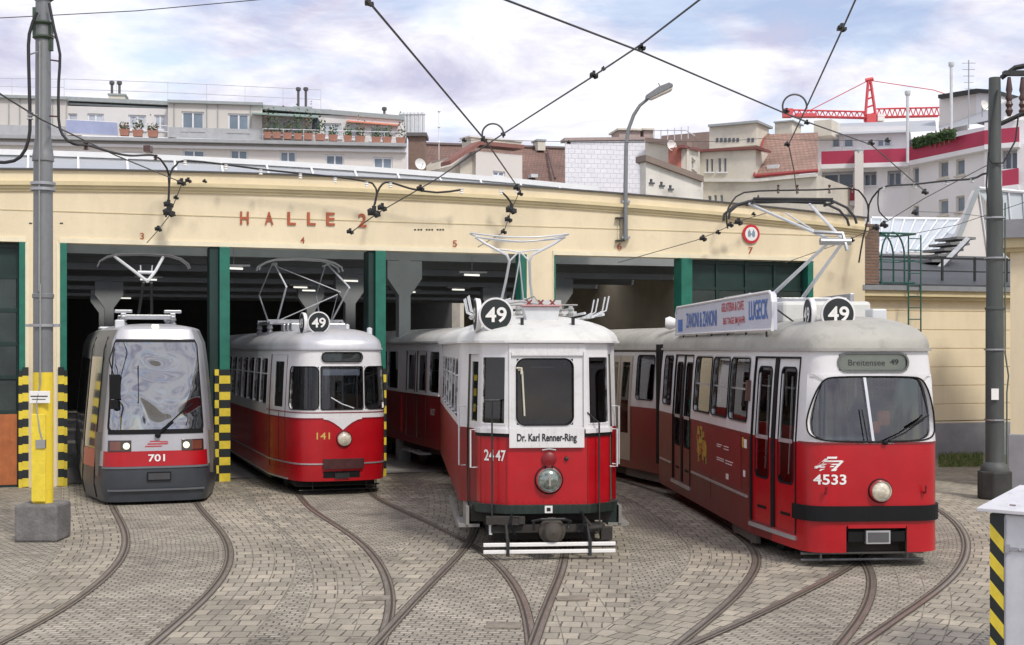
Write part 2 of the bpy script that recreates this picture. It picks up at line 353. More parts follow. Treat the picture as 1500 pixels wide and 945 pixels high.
def catmull(pts, step=.25):
    pts = [Vector(p) for p in pts]; pts = [pts[0]*2-pts[1]]+pts+[pts[-1]*2-pts[-2]]; o = []
    for i in range(1, len(pts)-2):
        a, b, c, d = pts[i-1:i+3]; n = max(2, int((c-b).length/step))
        for k in range(n):
            t = k/n; o.append(.5*((2*b)+(c-a)*t+(2*a-5*b+4*c-d)*t*t+(3*b-a-3*c+d)*t**3))
    o.append(pts[-2]); return o
def smooth_line(p, it=30):
    p = list(p)
    for _ in range(it):
        p = [p[0]]+[(p[i-1]+2*p[i]+p[i+1])/4 for i in range(1, len(p)-1)]+[p[-1]]
    return p
def normals2(p):
    o = []
    for i in range(len(p)):
        t = p[min(i+1, len(p)-1)]-p[max(i-1, 0)]; t.z = 0; t.normalize(); o.append(Vector((t.y, -t.x, 0)))
    return o
def ribbon(mb, p, nn, a0, a1, z, mi=0):
    acc = 0
    for i in range(len(p)-1):
        l_ = (p[i+1]-p[i]).length
        q = [p[i]+nn[i]*a0, p[i]+nn[i]*a1, p[i+1]+nn[i+1]*a1, p[i+1]+nn[i+1]*a0]
        q = [(v.x, v.y, z) for v in q]
        mb.quad(*q, mi, [(a0, acc), (a1, acc), (a1, acc+l_), (a0, acc+l_)]); acc += l_
def hallpt(c, t): return c+IN*t
def ext(pts, L_=4):
    """carry on the last direction beyond the frame"""
    d = (pts[-1]-pts[-2]).normalized(); return pts+[pts[-1]+d*L_]
G_ = lambda l: [G(*q) for q in l]
C1 = Vector((-6.17, 22.9, 0)); C2 = Vector((-3.09, 24.3, 0)); C3 = Vector((-.75, 28.7, 0)); C4 = Vector((2.15, 29.4, 0)); C5 = Vector((5.35, 30.5, 0))
R_ = Vector((CA, SA, 0))*.7175
def start(c, side, a=18, b=1.0): return [hallpt(c, a)+R_*side, hallpt(c, (a+b)/2)+R_*side, hallpt(c, b)+R_*side]
rails = {}
rails['t1'] = (start(C1, -1)+G_([(163, 743), (177, 763), (187, 790), (182, 817), (160, 843), (127, 870), (83, 903), (0, 943)]),
               start(C1, 1)+G_([(288, 740), (313, 767), (333, 790), (340, 817), (328, 847), (300, 880), (260, 913), (222, 945)]))
rails['t2'] = (start(C2, -1, 18, 1.5)+G_([(450, 743), (493, 770), (533, 797), (560, 830), (575, 867), (573, 907), (558, 945)]),
               start(C2, 1, 18, 1.5)+G_([(545, 728), (597, 752), (650, 777), (690, 797), (723, 820), (753, 853), (773, 893), (778, 940)]))
c3 = [hallpt(C3, 16), hallpt(C3, 6), hallpt(C3, 0), Vector((-.18, 26, 0)), Vector((.14, 22, 0)), Vector((.22, 19, 0))]
n3 = normals2(c3)
rails['t3'] = ([p+n*.7175 for p, n in zip(c3[:-1], n3)]+G_([(690, 793), (657, 830), (617, 870), (563, 930)]),
               [p-n*.7175 for p, n in zip(c3[:-1], n3)]+G_([(827, 823), (813, 860), (797, 900), (783, 940)]))
c4 = [hallpt(C4, 16), hallpt(C4, 6), hallpt(C4, 0), Vector((3.1, 26.3, 0)), Vector((3.75, 23, 0)), Vector((4.05, 20, 0))]
n4 = normals2(c4)
rails['t4'] = ([p+n*.7175 for p, n in zip(c4[:-1], n4)]+G_([(1110, 806), (1106, 836), (1086, 869), (1045, 905), (998, 942)]),
               [p-n*.7175 for p, n in zip(c4[:-1], n4)]+G_([(1262, 815), (1276, 845), (1280, 869), (1265, 905), (1232, 944)]))
rails['t5'] = ([hallpt(C5, 6)-R_, hallpt(C5, 0)-R_, Vector((5.6, 26.5, 0)), Vector((5.75, 22.5, 0)), Vector((5.1, 18.4, 0))]+G_([(1225, 845), (1170, 872), (1108, 905), (1016, 944)]),
               [hallpt(C5, 6)+R_, hallpt(C5, 0)+R_, Vector((7.05, 26.8, 0)), Vector((7.25, 23.5, 0))]+G_([(1383, 751), (1408, 773), (1419, 799), (1410, 832), (1383, 861), (1317, 905), (1262, 944)]))
zi = 0
trk_names = ['tram_track']*5
for key, (lf, rt) in rails.items():
    lf = smooth_line(catmull(ext(lf))); rt = smooth_line(catmull(ext(rt)))
    nl = normals2(lf); nr = normals2(rt)
    # which side is outward for each rail: normals2 gives right-hand side of the running direction; rails run towards the viewer, image-left is +normal
    zb = .0015+zi*.0012
    pv = MB()
    # bed between the rails, matched by parameter
    M_ = 160
    def at(p, t):
        x = t*(len(p)-1); i = min(int(x), len(p)-2); return p[i].lerp(p[i+1], x-i)
    acc = 0
    for k in range(M_):
        a, b, c, d = at(lf, k/M_), at(rt, k/M_), at(rt, (k+1)/M_), at(lf, (k+1)/M_)
        l_ = ((c-b).length+(d-a).length)/2
        pv.quad((a.x, a.y, zb), (d.x, d.y, zb), (c.x, c.y, zb), (b.x, b.y, zb), 0, [(0, acc), (0, acc+l_), (1.45, acc+l_), (1.45, acc)]); acc += l_
    o = pv.build('track_bed', SETT2); tag(o, kind='structure')
    pv = MB(); ribbon(pv, lf, nl, .05, .85, zb+.0004); ribbon(pv, rt, nr, -.85, -.05, zb+.0004)
    for a_ in ((.30, .57, .84) if key in ('t1', 't2', 't4') else ()): ribbon(pv, lf, nl, a_-.006, a_+.006, zb+.0022, 1); ribbon(pv, rt, nr, -a_-.006, -a_+.006, zb+.0022, 1)
    o = pv.build('track_edge_paving', [SLABM, JOINT]); tag(o, kind='structure')
    zr = .0095+zi*.0022
    rm = MB()
    for p, nn, sgn in ((lf, nl, 1), (rt, nr, -1)):
        ribbon(rm, p, nn, -.058, .058, zr, 1)
        ribbon(rm, p, nn, *sorted((sgn*.048, -sgn*.004)), zr+.001, 0)
        ribbon(rm, p, nn, *sorted((-sgn*.050, -sgn*.028)), zr+.001, 0)
    # thin base so that the rail has a body
    for p, nn, sgn in ((lf, nl, 1), (rt, nr, -1)): ribbon(rm, p, nn, *sorted((sgn*.032, sgn*.014)), zr+.0016, 2)
    o = rm.build('tram_rails', [RAILH, RAILG, RAILS]); tag(o, kind='structure'); zi += 1
# switch plates
for k, (px, py, a_) in enumerate(((548, 878, .1), (738, 918, -.1), (838, 878, .1))):
    c = G(px, py); q = MB(); q.obox((c.x, c.y, .012), .34, .24, .012, a_); tag(q.build('switch_plate', mat('worn_iron_plate', (.25, .215, .17), .6, var=.4, vscale=6, dirt=.3)), kind='structure')
# ================================================================ the hall
FX, FY = -8.8, 25.8
def UF(px, ox=FX, oy=FY, al=AL):
    k = (px-750)/F; return (k*oy-ox)/(math.cos(al)-k*math.sin(al))
def ZF(px, py, ox=FX, oy=FY, al=AL):
    u = UF(px, ox, oy, al); return CH+(HZ-py)*(oy+u*math.sin(al))/F
hall = thing('tram_depot', 'cream rendered tram depot hall with five open bays, green posts and the words HALLE 2', 'building', (FX, FY, 0), AL)
u0 = UF(505)
def top(u): return 6.26-.0028*(u-u0)**2
ULo, UHi = -14.0, UF(1267)
OH = 4.76
e = [UF(x) for x in (-215, 35, 90, 770, 812, 1190)]
wm = MB()
def wallpiece(ua, ub, zlo, y0=0, y1=.4):
    n = max(2, int((ub-ua)/.5)+1); us = lin(ua, ub, n)
    for a, b in zip(us, us[1:]):
        za, zb_ = top(a), top(b)
        wm.hexa([(a, y0, zlo), (b, y0, zlo), (b, y1, zlo), (a, y1, zlo), (a, y0, za), (b, y0, zb_), (b, y1, zb_), (a, y1, za)])
wallpiece(ULo, e[0], 0); wallpiece(e[0], e[1], OH); wallpiece(e[1], e[2], 0); wallpiece(e[2], e[3], OH); wallpiece(e[3], e[4], 0); wallpiece(e[4], e[5], OH); wallpiece(e[5], UHi, 0)
wm.box(UHi-.4, UHi, .4, 32, 0, 5.2)
wm.build('wall', CREAM, hall)
def follow(mb, dz0, dz1, y0, y1, mi=0, ua=ULo, ub=None, n=70):
    us = lin(ua, ub or UHi+.03, n)
    for a, b in zip(us, us[1:]):
        mb.hexa([(a, y0, top(a)+dz0), (b, y0, top(b)+dz0), (b, y1, top(b)+dz0), (a, y1, top(a)+dz0), (a, y0, top(a)+dz1), (b, y0, top(b)+dz1), (b, y1, top(b)+dz1), (a, y1, top(a)+dz1)], mi)
cm_ = MB(); follow(cm_, -.30, -.22, -.12, -.001); follow(cm_, -.36, -.30, -.07, -.001); follow(cm_, -.41, -.36, -.035, -.001); cm_.build('cornice', CREAMD, hall)
cp = MB(); follow(cp, 0.002, .035, -.06, .46); cp.build('coping', COPING, hall)
sl = MB(); sl.box(ULo, UHi, -.012, -.001, ZF(750, 331), ZF(750, 331)+.015); sl.build('string_course', CREAMD, hall)
ln = MB()
for a, b in ((e[0], e[1]), (e[2], e[3]), (e[4], e[5])):
    ln.box(a-.04, b+.04, -.03, .38, OH-.005, OH+.09)
ln.box(e[1]-.0, e[1]+.09, -.02, -.001, 0.02, OH-.01); ln.box(e[2]-.09, e[2], -.02, -.001, 0.02, OH-.01)
ln.box(e[3], e[3]+.05, -.02, -.001, 0.02, OH-.01); ln.box(e[4]-.05, e[4], -.02, -.001, 0.02, OH-.01)
ln.build('lintel', CREAML, hall)
# green posts with striped feet
def post(ua, ub, y0=-.05, y1=.32, stripe=True, sw=None):
    m_ = MB(); m_.box(ua, ub, y0, y1, .0, OH-.012); o = m_.build('door_post', GREEN, hall, bevel=.008)
    if stripe:
        s_ = MB(); k = 0; z = .0; wd = .165
        while z < 2.25:
            s_.box(ua-.008, ub+.008, y0-.012, y1*.6, z+.002, min(z+wd, 2.27)-.001, k % 2); z += wd; k += 1
        s_.build('warning_stripes', [YEL, BLKP], o)
post(UF(28), UF(37), -.04); post(UF(88), UF(98), -.04)
post(UF(321), UF(336), -.08); post(UF(549), UF(564), -.08)
for pa, pb in ((307, 321), (540, 549)):
    m_ = MB(); m_.box(UF(pa), UF(pb)-.002, .02, .5, 0.02, OH-.014); m_.build('folded_door', GREEND, hall, bevel=.01)
s_ = MB(); z = .0; k = 0
while z < 2.25: s_.box(UF(314), UF(321)-.01, -.07, .018, z+.002, min(z+.165, 2.27)-.001, (k+1) % 2); z += .165; k += 1
s_.build('warning_stripes', [YEL, BLKP], hall); post(UF(762), UF(771), -.04, stripe=False)
post(UF(810), UF(814), -.02, stripe=False); post(UF(996), UF(1012), -.08, stripe=False); post(UF(1183), UF(1191), -.02, stripe=False)
# square yellow black blocks on the wall beside the left bays
for ua, ub in ((UF(33), UF(42)), (UF(85), UF(94))):
    s_ = MB(); k = 0; z = 0.02
    while z < 2.2:
        s_.box(ua, ub, -.07, -.045, z, z+.165, k % 2); z += .165; k += 1
    s_.build('warning_stripes', [YEL, BLKP], hall)
# closed door far left: green upper with glass, orange wood below
def folding_door(ua, ub, y, lower, name='folding_door'):
    m_ = MB(); zt = OH-.02; n = max(2, round((ub-ua)/.75))
    m_.box(ua, ub, y+.03, y+.06, 0, zt, 0)
    us = lin(ua, ub, n+1)
    for a in us: m_.box(a-.035, a+.035, y-.01, y+.028, 0, zt, 0)
    for z in ([0, 1.42, 2.1, 2.75, 3.4, 4.05, zt-.09]): m_.box(ua, ub, y-.004, y+.029, z, z+.07, 0)
    o = m_.build(name, GREEND, hall)
    g_ = MB()
    for a, b in zip(us, us[1:]):
        for z in (1.49, 2.17, 2.82, 3.47): g_.box(a+.05, b-.05, y+.012, y+.02, z, z+.58)
    g_.build('pane', mat('wired_glass', (.035, .05, .047), .25, var=.4, vscale=1.2, dirt=.2), o)
    if lower:
        g_ = MB(); g_.box(ua+.03, ub-.03, y-.02, y-.012, .05, 1.42)
        k = ua+.1
        while k < ub-.05: g_.box(k, k+.012, y-.026, y-.02, .07, 1.4); k += .13
        g_.build('wood_panel', ORNG, o)
folding_door(e[0]+.02, UF(28)-.01, .14, True)
folding_door(UF(1013), UF(1183)-.01, .2, False)
# interior
rf = MB()
us = lin(ULo, UHi-.4, 2)
for a, b in zip(us, us[1:]):
    for y0_, y1_ in ((3.4, 7.8), (8.6, 14.0), (14.8, 20.2), (21.0, 26.4), (27.2, 34)): rf.hexa([(a, y0_, 5.35), (b, y0_, 5.35), (b, y1_, 5.35), (a, y1_, 5.35), (a, y0_, 5.6), (b, y0_, 5.6), (b, y1_, 5.6), (a, y1_, 5.6)])  # unseen gaps left between the roof slabs to let light onto the beams
rf.box(ULo, UHi-.4, .4, 1.1, 5.35, 5.5)
rf.build('roof', BEAM, hall)
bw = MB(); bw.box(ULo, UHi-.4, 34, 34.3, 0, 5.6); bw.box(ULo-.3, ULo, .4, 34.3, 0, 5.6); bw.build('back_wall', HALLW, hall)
fl = MB(); fl.box(ULo+.02, UHi-.42, .45, 33.9, .016, .02); fl.build('hall_floor', mat('hall_floor_grey', (.30, .28, .26), .7, var=.3), hall)
y = 3.2
while y < 33:
    b_ = MB(); b_.box(ULo, UHi-.4, y, y+.32, 4.78, 5.35); b_.box(ULo, UHi-.4, y-.06, y+.38, 5.2, 5.35); b_.build('ceiling_beam', BEAM, hall); y += 3.1
lb = MB()
colu = [UF(320)+.1, UF(575), UF(790), UF(1010)+.1, UF(60)]
cols = [(UF(590, FX-SA*3.4, FY+CA*3.4), 3.36), (UF(590, FX-SA*3.4, FY+CA*3.4), 9.56), (UF(590, FX-SA*3.4, FY+CA*3.4), 15.76), (UF(590, FX-SA*3.4, FY+CA*3.4)-6.3, 15.76), (UF(590, FX-SA*3.4, FY+CA*3.4)-6.3, 22),
        (UF(590, FX-SA*3.4, FY+CA*3.4)+6.3, 9.56), (UF(590, FX-SA*3.4, FY+CA*3.4)+6.3, 15.76)]
for cu_, cy_ in cols:
    c_ = MB(); c_.box(cu_-.14, cu_+.14, cy_-.16, cy_+.16, 0, 4.78)
    c_.prismy([(cu_-.14, 3.95), (cu_+.14, 3.95), (cu_+.42, 4.35), (cu_+.42, 4.77), (cu_-.42, 4.77), (cu_-.42, 4.35)], cy_-.161, cy_+.161)
    c_.build('hall_column', BEAM, hall)
for x_, y_, z_ in [(UF(357), 1.6, 0), (UF(250), 7, 0), (UF(250), 20, 0), (UF(600), 6, 0), (UF(560), 10, 0), (UF(690), 6.4, 0), (UF(600), 12, 0), (UF(740), 2.4, 0), (UF(720), 11, 0), (UF(800), 12, 0), (UF(860), 10, 0), (UF(820), 18, 0)]:
    l_ = MB(); l_.cyl((x_-.20, y_, 4.42), (x_+.20, y_+.12, 4.42), .022, 8); o = l_.build('fluorescent_lamp', TUBE, hall)
    l_ = MB(); l_.box(x_-.34, x_+.34, y_-.05, y_+.16, 4.46, 4.5); l_.cyl((x_, y_+.05, 4.5), (x_, y_+.05, 5.34), .008, 5); l_.build('lamp_housing', STEEL, o)
# glazed skylight behind the parapet
sk = MB(); skf = MB(); us = lin(ULo, UF(955), 27)
for a, b in zip(us, us[1:]):
    za, zb_ = top(a)+.02-.036*(a-ULo)*.5, top(b)+.02-.036*(b-ULo)*.5; Y0, Y1 = 1.2, 3.2; H = 1.14
    sk.quad((a, Y0, za-.5), (b, Y0, zb_-.5), (b, Y1, zb_+H-.2), (a, Y1, za+H-.2))
    skf.hexa([(a-.022, Y0-.03, za-.5), (a+.022, Y0-.03, za-.5), (a+.022, Y1, za+H-.21), (a-.022, Y1, za+H-.21), (a-.022, Y0-.03, za-.46), (a+.022, Y0-.03, za-.46), (a+.022, Y1, za+H-.16), (a-.022, Y1, za+H-.16)])
    skf.hexa([(a, Y1-.05, za+H-.2), (b, Y1-.05, zb_+H-.2), (b, Y1+.2, zb_+H-.2), (a, Y1+.2, za+H-.2), (a, Y1-.05, za+H-.08), (b, Y1-.05, zb_+H-.08), (b, Y1+.2, zb_+H-.08), (a, Y1+.2, za+H-.08)])
    skf.hexa([(a, 3.25, 5.3), (b, 3.25, 5.3), (b, 3.4, 5.3), (a, 3.4, 5.3), (a, 3.25, za+H-.19), (b, 3.25, zb_+H-.19), (b, 3.4, zb_+H-.19), (a, 3.4, za+H-.19)])
o = skf.build('skylight_frame', mat('white_skylight_frame', (.74, .75, .75), .5, var=.06), hall)
sg = glass_mat('roof_glass', (.75, .82, .82), .50, .3)
sk.build('skylight_pane', sg, o)
# lettering and bay numbers
def wtext(s, px, py, h_px, w_px=None, m_=LETR, y=-.03, name='lettering', bold=.02):
    uc, zc = UF(px), ZF(px, py); Yc = FY+uc*SA; k = Yc/F
    t_ = MB(); ww = (UF(px+w_px/2)-UF(px-w_px/2)) if w_px else None
    add_text(t_, s, lambda a, b: (uc+a, y, zc+b), ww, h_px*k, bold)
    add_text(t_, s, lambda a, b: (uc+a, y+.028, zc+b), ww, h_px*k, bold+.002)
    return t_.build(name, m_, hall)
for ch, px in (('H', 358), ('A', 394), ('L', 427), ('L', 456), ('E', 484)): wtext(ch, px, 319.5+(px-358)*.012, 19, 12.5)
wtext('2', 530.5, 323, 20, 12)
for s_, px, py in (('3', 208, 345), ('4', 443, 351), ('5', 666, 356), ('6', 907, 360), ('7', 1099, 366)): wtext(s_, px, py+1, 9.5, 6, name='bay_number', bold=.0)
for px in (608, 613, 617, 625, 629, 633, 641, 645, 649):
    m_ = MB(); a = UF(px); m_.box(a-.02, a+.02, -.01, -.002, ZF(px, 337.5), ZF(px, 335.5)); m_.build('wall_mark', BLKT, hall)
for px, py in ((90, 327), (45, 327)):
    m_ = MB(); a = UF(px); m_.box(a-.03, a+.03, -.012, -.002, ZF(px, py)-.01, ZF(px, py)+.01); m_.build('wall_mark', BLKT, hall)
# small hanging lamp bracket next to street lamp (bay 6) : insulator rods
m_ = MB(); a = UF(908)
for du in (-.04, .04): m_.cyl((a+du, -.09, ZF(908, 352)), (a+du, -.09, ZF(908, 320)), .008, 6)
m_.box(a-.12, a+.06, -.13, -.0, ZF(908, 354), ZF(908, 352)); m_.box(a-.12, a+.04, -.13, -.0, ZF(908, 321), ZF(908, 319)); m_.build('wall_bracket', IRON, hall)

# round sign
a = UF(1099); zc = ZF(1099, 343); sgn = thing('round_sign', 'round white wall sign with red rim and small grey symbol above bay 7', 'sign', (FX+a*CA+SA*.03, FY+a*SA-CA*.03, zc), AL)
m_ = MB(); m_.lathe([(0, .02), (.22, .02), (.22, .0), (0, 0)], axis='Y', n=40); m_.build('plate', mat('sign_red', (.55, .02, .03), .4), sgn)
m_ = MB(); m_.lathe([(0, .026), (.16, .026), (.16, .021), (0, .021)], axis='Y', n=40); m_.build('disc', PAINTW, sgn)
m_ = MB()
for dx in (-.055, .055):
    m_.box(dx-.028, dx+.028, -.034, -.028, -.065, .065)
    m_.box(dx-.012, dx+.012, -.034, -.028, .072, .1); m_.box(dx-.034, dx-.030, -.034, -.028, -.05, .05); m_.box(dx+.030, dx+.034, -.034, -.028, -.05, .05)
m_.box(-.02, .02, -.034, -.028, -.012, .012); m_.build('symbol', mat('sign_symbol', (.22, .30, .38), .5), sgn)

# ================================================================ annex to the right
AO = Vector((FX+UHi*CA, FY+UHi*SA, 0))
annex = thing('low_annex', 'low cream annex with grooved wall and grey plinth beside the depot hall', 'building', (AO.x-.3*SA, AO.y+.3*CA, 0), AL)
ax_, ay_ = AO.x-.3*SA, AO.y+.3*CA
AU = lambda px: UF(px, ax_, ay_); AZ = lambda px, py: ZF(px, py, ax_, ay_)
m_ = MB(); z = .86; m_.box(0, 9, 0, .4, .84, .88)
zs = [.9, 1.32, 1.78, 2.24, 2.7, 3.16, 3.62, 3.95]
for z0_, z1_ in zip(zs, zs[1:]): m_.box(0, 9, 0, .4, z0_, z1_-.02)
m_.box(0, 9, .018, .39, .9, 3.94); m_.build('wall', CREAM, annex, bevel=.006)
m_ = MB(); m_.box(0, 9.02, -.05, .42, 0, .84); m_.build('plinth', STONE, annex, bevel=.01)
m_ = MB(); m_.box(-.05, 9.05, -.25, .5, 3.96, 4.1); m_.box(-.05, 9.05, -.15, .5, 3.88, 3.955); m_.build('cornice', CREAMD, annex)
m_ = MB(); m_.box(-.06, 9.1, -.32, .3, 4.102, 4.22); m_.build('gutter', mat('grey_gutter', (.25, .26, .27), .5, dirt=.3), annex)
m_ = MB(); m_.hexa([(-.05, .3, 4.12), (9, .3, 4.12), (9, 6, 4.12), (-.05, 6, 4.12), (-.05, .3, 4.3), (9, .3, 4.3), (9, 6, 5.5), (-.05, 6, 5.5)]); m_.build('roof', mat('dark_sheet_roof', (.055, .06, .065), .55, var=.3, dirt=.3), annex)
m_ = MB()
for k in range(9):
    m_.box(k+.1, k+.15, .9, .95, 4.3, 5.05)
m_.box(0, 9, .9, .95, 4.98, 5.03); m_.box(0, 9, .9, .95, 4.66, 4.69); m_.build('roof_railing', IRON, annex)
# brick return of the hall above the annex
bp_ = MB(); bp_.box(.02, .5, -.15, .6, 4.25, 5.7); bp_.build('brick_pier', brick_mat('old_brick', (.25, .14, .09), (.18, .11, .08), (.2, .18, .15), .25, .075, .012, use_uv=False, upright=True), annex)
# glass roof and gable further back
gr = thing('glazed_roof_shed', 'greenhouse like shed with pale glass roof and grey gable behind the annex', 'shed', (ax_, ay_, 0), AL)
def LP(px, py, dy):   # local point at depth dy behind the annex plane
    ox, oy = ax_-SA*dy, ay_+CA*dy; return Vector((UF(px, ox, oy), dy, ZF(px, py, ox, oy)))
GROOF = mat('pale_glass_roof', (.52, .57, .60), .25, var=.1, vscale=.6)
m_ = MB(); a, b, c, d = LP(1278, 372, 7), LP(1372, 368, 7), LP(1420, 324, 11), LP(1276, 322, 11)
m_.quad(a, b, c, d); pn = m_.build('glass_roof', GROOF, gr)
m_ = MB()
for t in lin(0, 1, 10): m_.tube([a.lerp(b, t)+Vector((0, 0, .03)), d.lerp(c, t)+Vector((0, 0, .03))], .03, 6)
m_.tube([d+Vector((0, 0, .05)), c+Vector((0, 0, .05))], .07, 6); m_.build('glazing_bars', BFRM, gr)
m_ = MB(); lo = Vector((0, 0, -2)); m_.quad(a+lo, b+lo, b-Vector((0, 0, .02)), a-Vector((0, 0, .02))); m_.quad(a+lo, a, d, d+lo*2.2); m_.build('wall', WALLG, gr)
A_, B_, C_, D_ = LP(1385, 395, 8), LP(1432, 278, 8), LP(1448, 300, 8), LP(1448, 395, 8)
m_ = MB(); m_.v += [tuple(q) for q in (A_, D_, C_, B_)]+[tuple(q+Vector((0, .3, 0))) for q in (A_, D_, C_, B_)]
m_.f += [(0, 1, 2, 3), (7, 6, 5, 4), (0, 3, 7, 4), (1, 5, 6, 2), (3, 2, 6, 7), (0, 4, 5, 1)]; m_.m += [0]*6; m_.build('gable_wall', WALLG, gr)
m_ = MB(); m_.tube([A_+Vector((-.05, -.1, 0)), B_+Vector((-.05, -.1, .05))], .09, 6); m_.build('verge_board', ZINC, gr)
a, b, c, d = LP(1432, 276, 8), LP(1450, 400, 8), LP(1540, 400, 8), LP(1540, 285, 8)
m_ = MB(); m_.quad(b, c, d, a); m_.build('glass_roof', GROOF, gr)
m_ = MB()
for t in lin(0, 1, 6): m_.tube([b.lerp(c, t)+Vector((0, -.04, 0)), a.lerp(d, t)+Vector((0, -.04, 0))], .03, 6)
m_.tube([a+Vector((0, -.05, 0)), d+Vector((0, -.05, 0))], .06, 6); m_.build('glazing_bars', BFRM, gr)
# roof steps
st = thing('roof_steps', 'open concrete steps with pale sloping handrail beam rising over the dark annex roof', 'steps', (ax_, ay_, 0), AL)
m_ = MB()
for i in range(8):
    t = i/7; p = LP(1338+62*t, 408-58*t, 4.2); m_.box(p.x-.35, p.x+.3, 3.7, 4.7, p.z-.05, p.z+.02)
m_.build('treads', mat('step_concrete', (.2, .2, .19), .8), st)
p, q = LP(1362, 408, 3.6), LP(1418, 350, 3.6); m_ = MB(); m_.tube([p, q], .09, 4); m_.build('handrail_beam', STEEL, st)
p, q = LP(1335, 410, 4.8), LP(1395, 350, 4.8); m_ = MB(); m_.tube([p, q], .07, 4); m_.build('stringer', IRON, st)
# ladder with hoops
ld = thing('caged_ladder', 'dark green steel ladder with curved safety hoops against the annex wall', 'ladder', (ax_, ay_, 0), AL)
GRL = mat('ladder_green', (.02, .10, .075), .5)
m_ = MB()
la, lb_ = AU(1318), AU(1336)
for x in (la, lb_): m_.tube([(x, -.35, 1.9), (x, -.35, 5.45)], .02, 6)
m_.build('stile', GRL, ld)
z = 2
m_ = MB()
while z < 5.4: m_.tube([(la, -.35, z), (lb_, -.35, z)], .013, 5); z += .28
m_.build('rungs', GRL, ld)
for px0, px1, yy in ((1290, 1306, -.1), (1290, 1306, .35)):
    x0_, x1_ = AU(px0)-.05, AU(px1)+.3; pts = []
    for k in range(13):
        th = math.pi*k/12; pts.append(((x0_+x1_)/2-math.cos(th)*(x1_-x0_)/2, yy, 4.9+math.sin(th)*.62))
    m_ = MB(); m_.tube([(x0_, yy, 4.2)]+pts+[(x1_, yy, 4.2)], .024, 6); m_.build('hoop', GRL, ld)
m_ = MB(); x0_, x1_ = AU(1290)-.05, lb_+.02
for zz, r in ((5.5, .028), (4.85, .015), (4.3, .02)):
    m_.tube([(x0_, -.1, zz), (x1_, -.1, zz), (x1_, .6, zz), (x0_, .6, zz)], r, 6, closed=True)
m_.build('guard_rail', GRL, ld)

# grass patch
gp = MB(); rnd = random.Random(3)
for i in range(2600):
    px = rnd.uniform(1375, 1440); py = rnd.uniform(666, 686)-(px-1375)*.02; g = G(px, py); h = rnd.uniform(.04, .16 if py < 674 else .07); dx, dy = rnd.uniform(-.04, .04), rnd.uniform(-.03, .03)
    th = rnd.uniform(0, 3.1); wx, wy = math.cos(th)*.012, math.sin(th)*.012
    gp.v += [(g.x-wx, g.y-wy, .02), (g.x+wx, g.y+wy, .02), (g.x+dx, g.y+dy, h+.02)]; n = len(gp.v); gp.f.append((n-3, n-2, n-1)); gp.m.append(rnd.choice([0, 0, 1]))
tag(gp.build('grass', [mat('grass_green', (.09, .16, .035), .8, var=.4), mat('grass_straw', (.28, .26, .10), .8)]), 'tufts of green weeds along the foot of the annex wall', 'grass', kind='stuff')

# gate pier on the right edge
gpX = 9.58
pier = thing('gate_house_corner', 'cream corner of a small building with grey plinth at the right edge behind the pole', 'building', (gpX, 25.4, 0), math.radians(-24))
m_ = MB(); m_.box(0, 6, 0, 6, 1.05, 4.55); m_.build('wall', CREAM, pier)
m_ = MB(); m_.box(-.04, 6, -.04, 6, 0, 1.05); m_.build('plinth', STONE, pier, bevel=.02)
m_ = MB(); m_.box(-.2, 6, -.2, 6, 4.62, 4.8); m_.box(-.1, 6, -.1, 6, 4.55, 4.62); m_.build('cornice', CREAMD, pier)
m_ = MB(); m_.box(-.3, 6, -.3, 6, 4.8, 5.15); m_.build('roof_edge', STONE, pier)
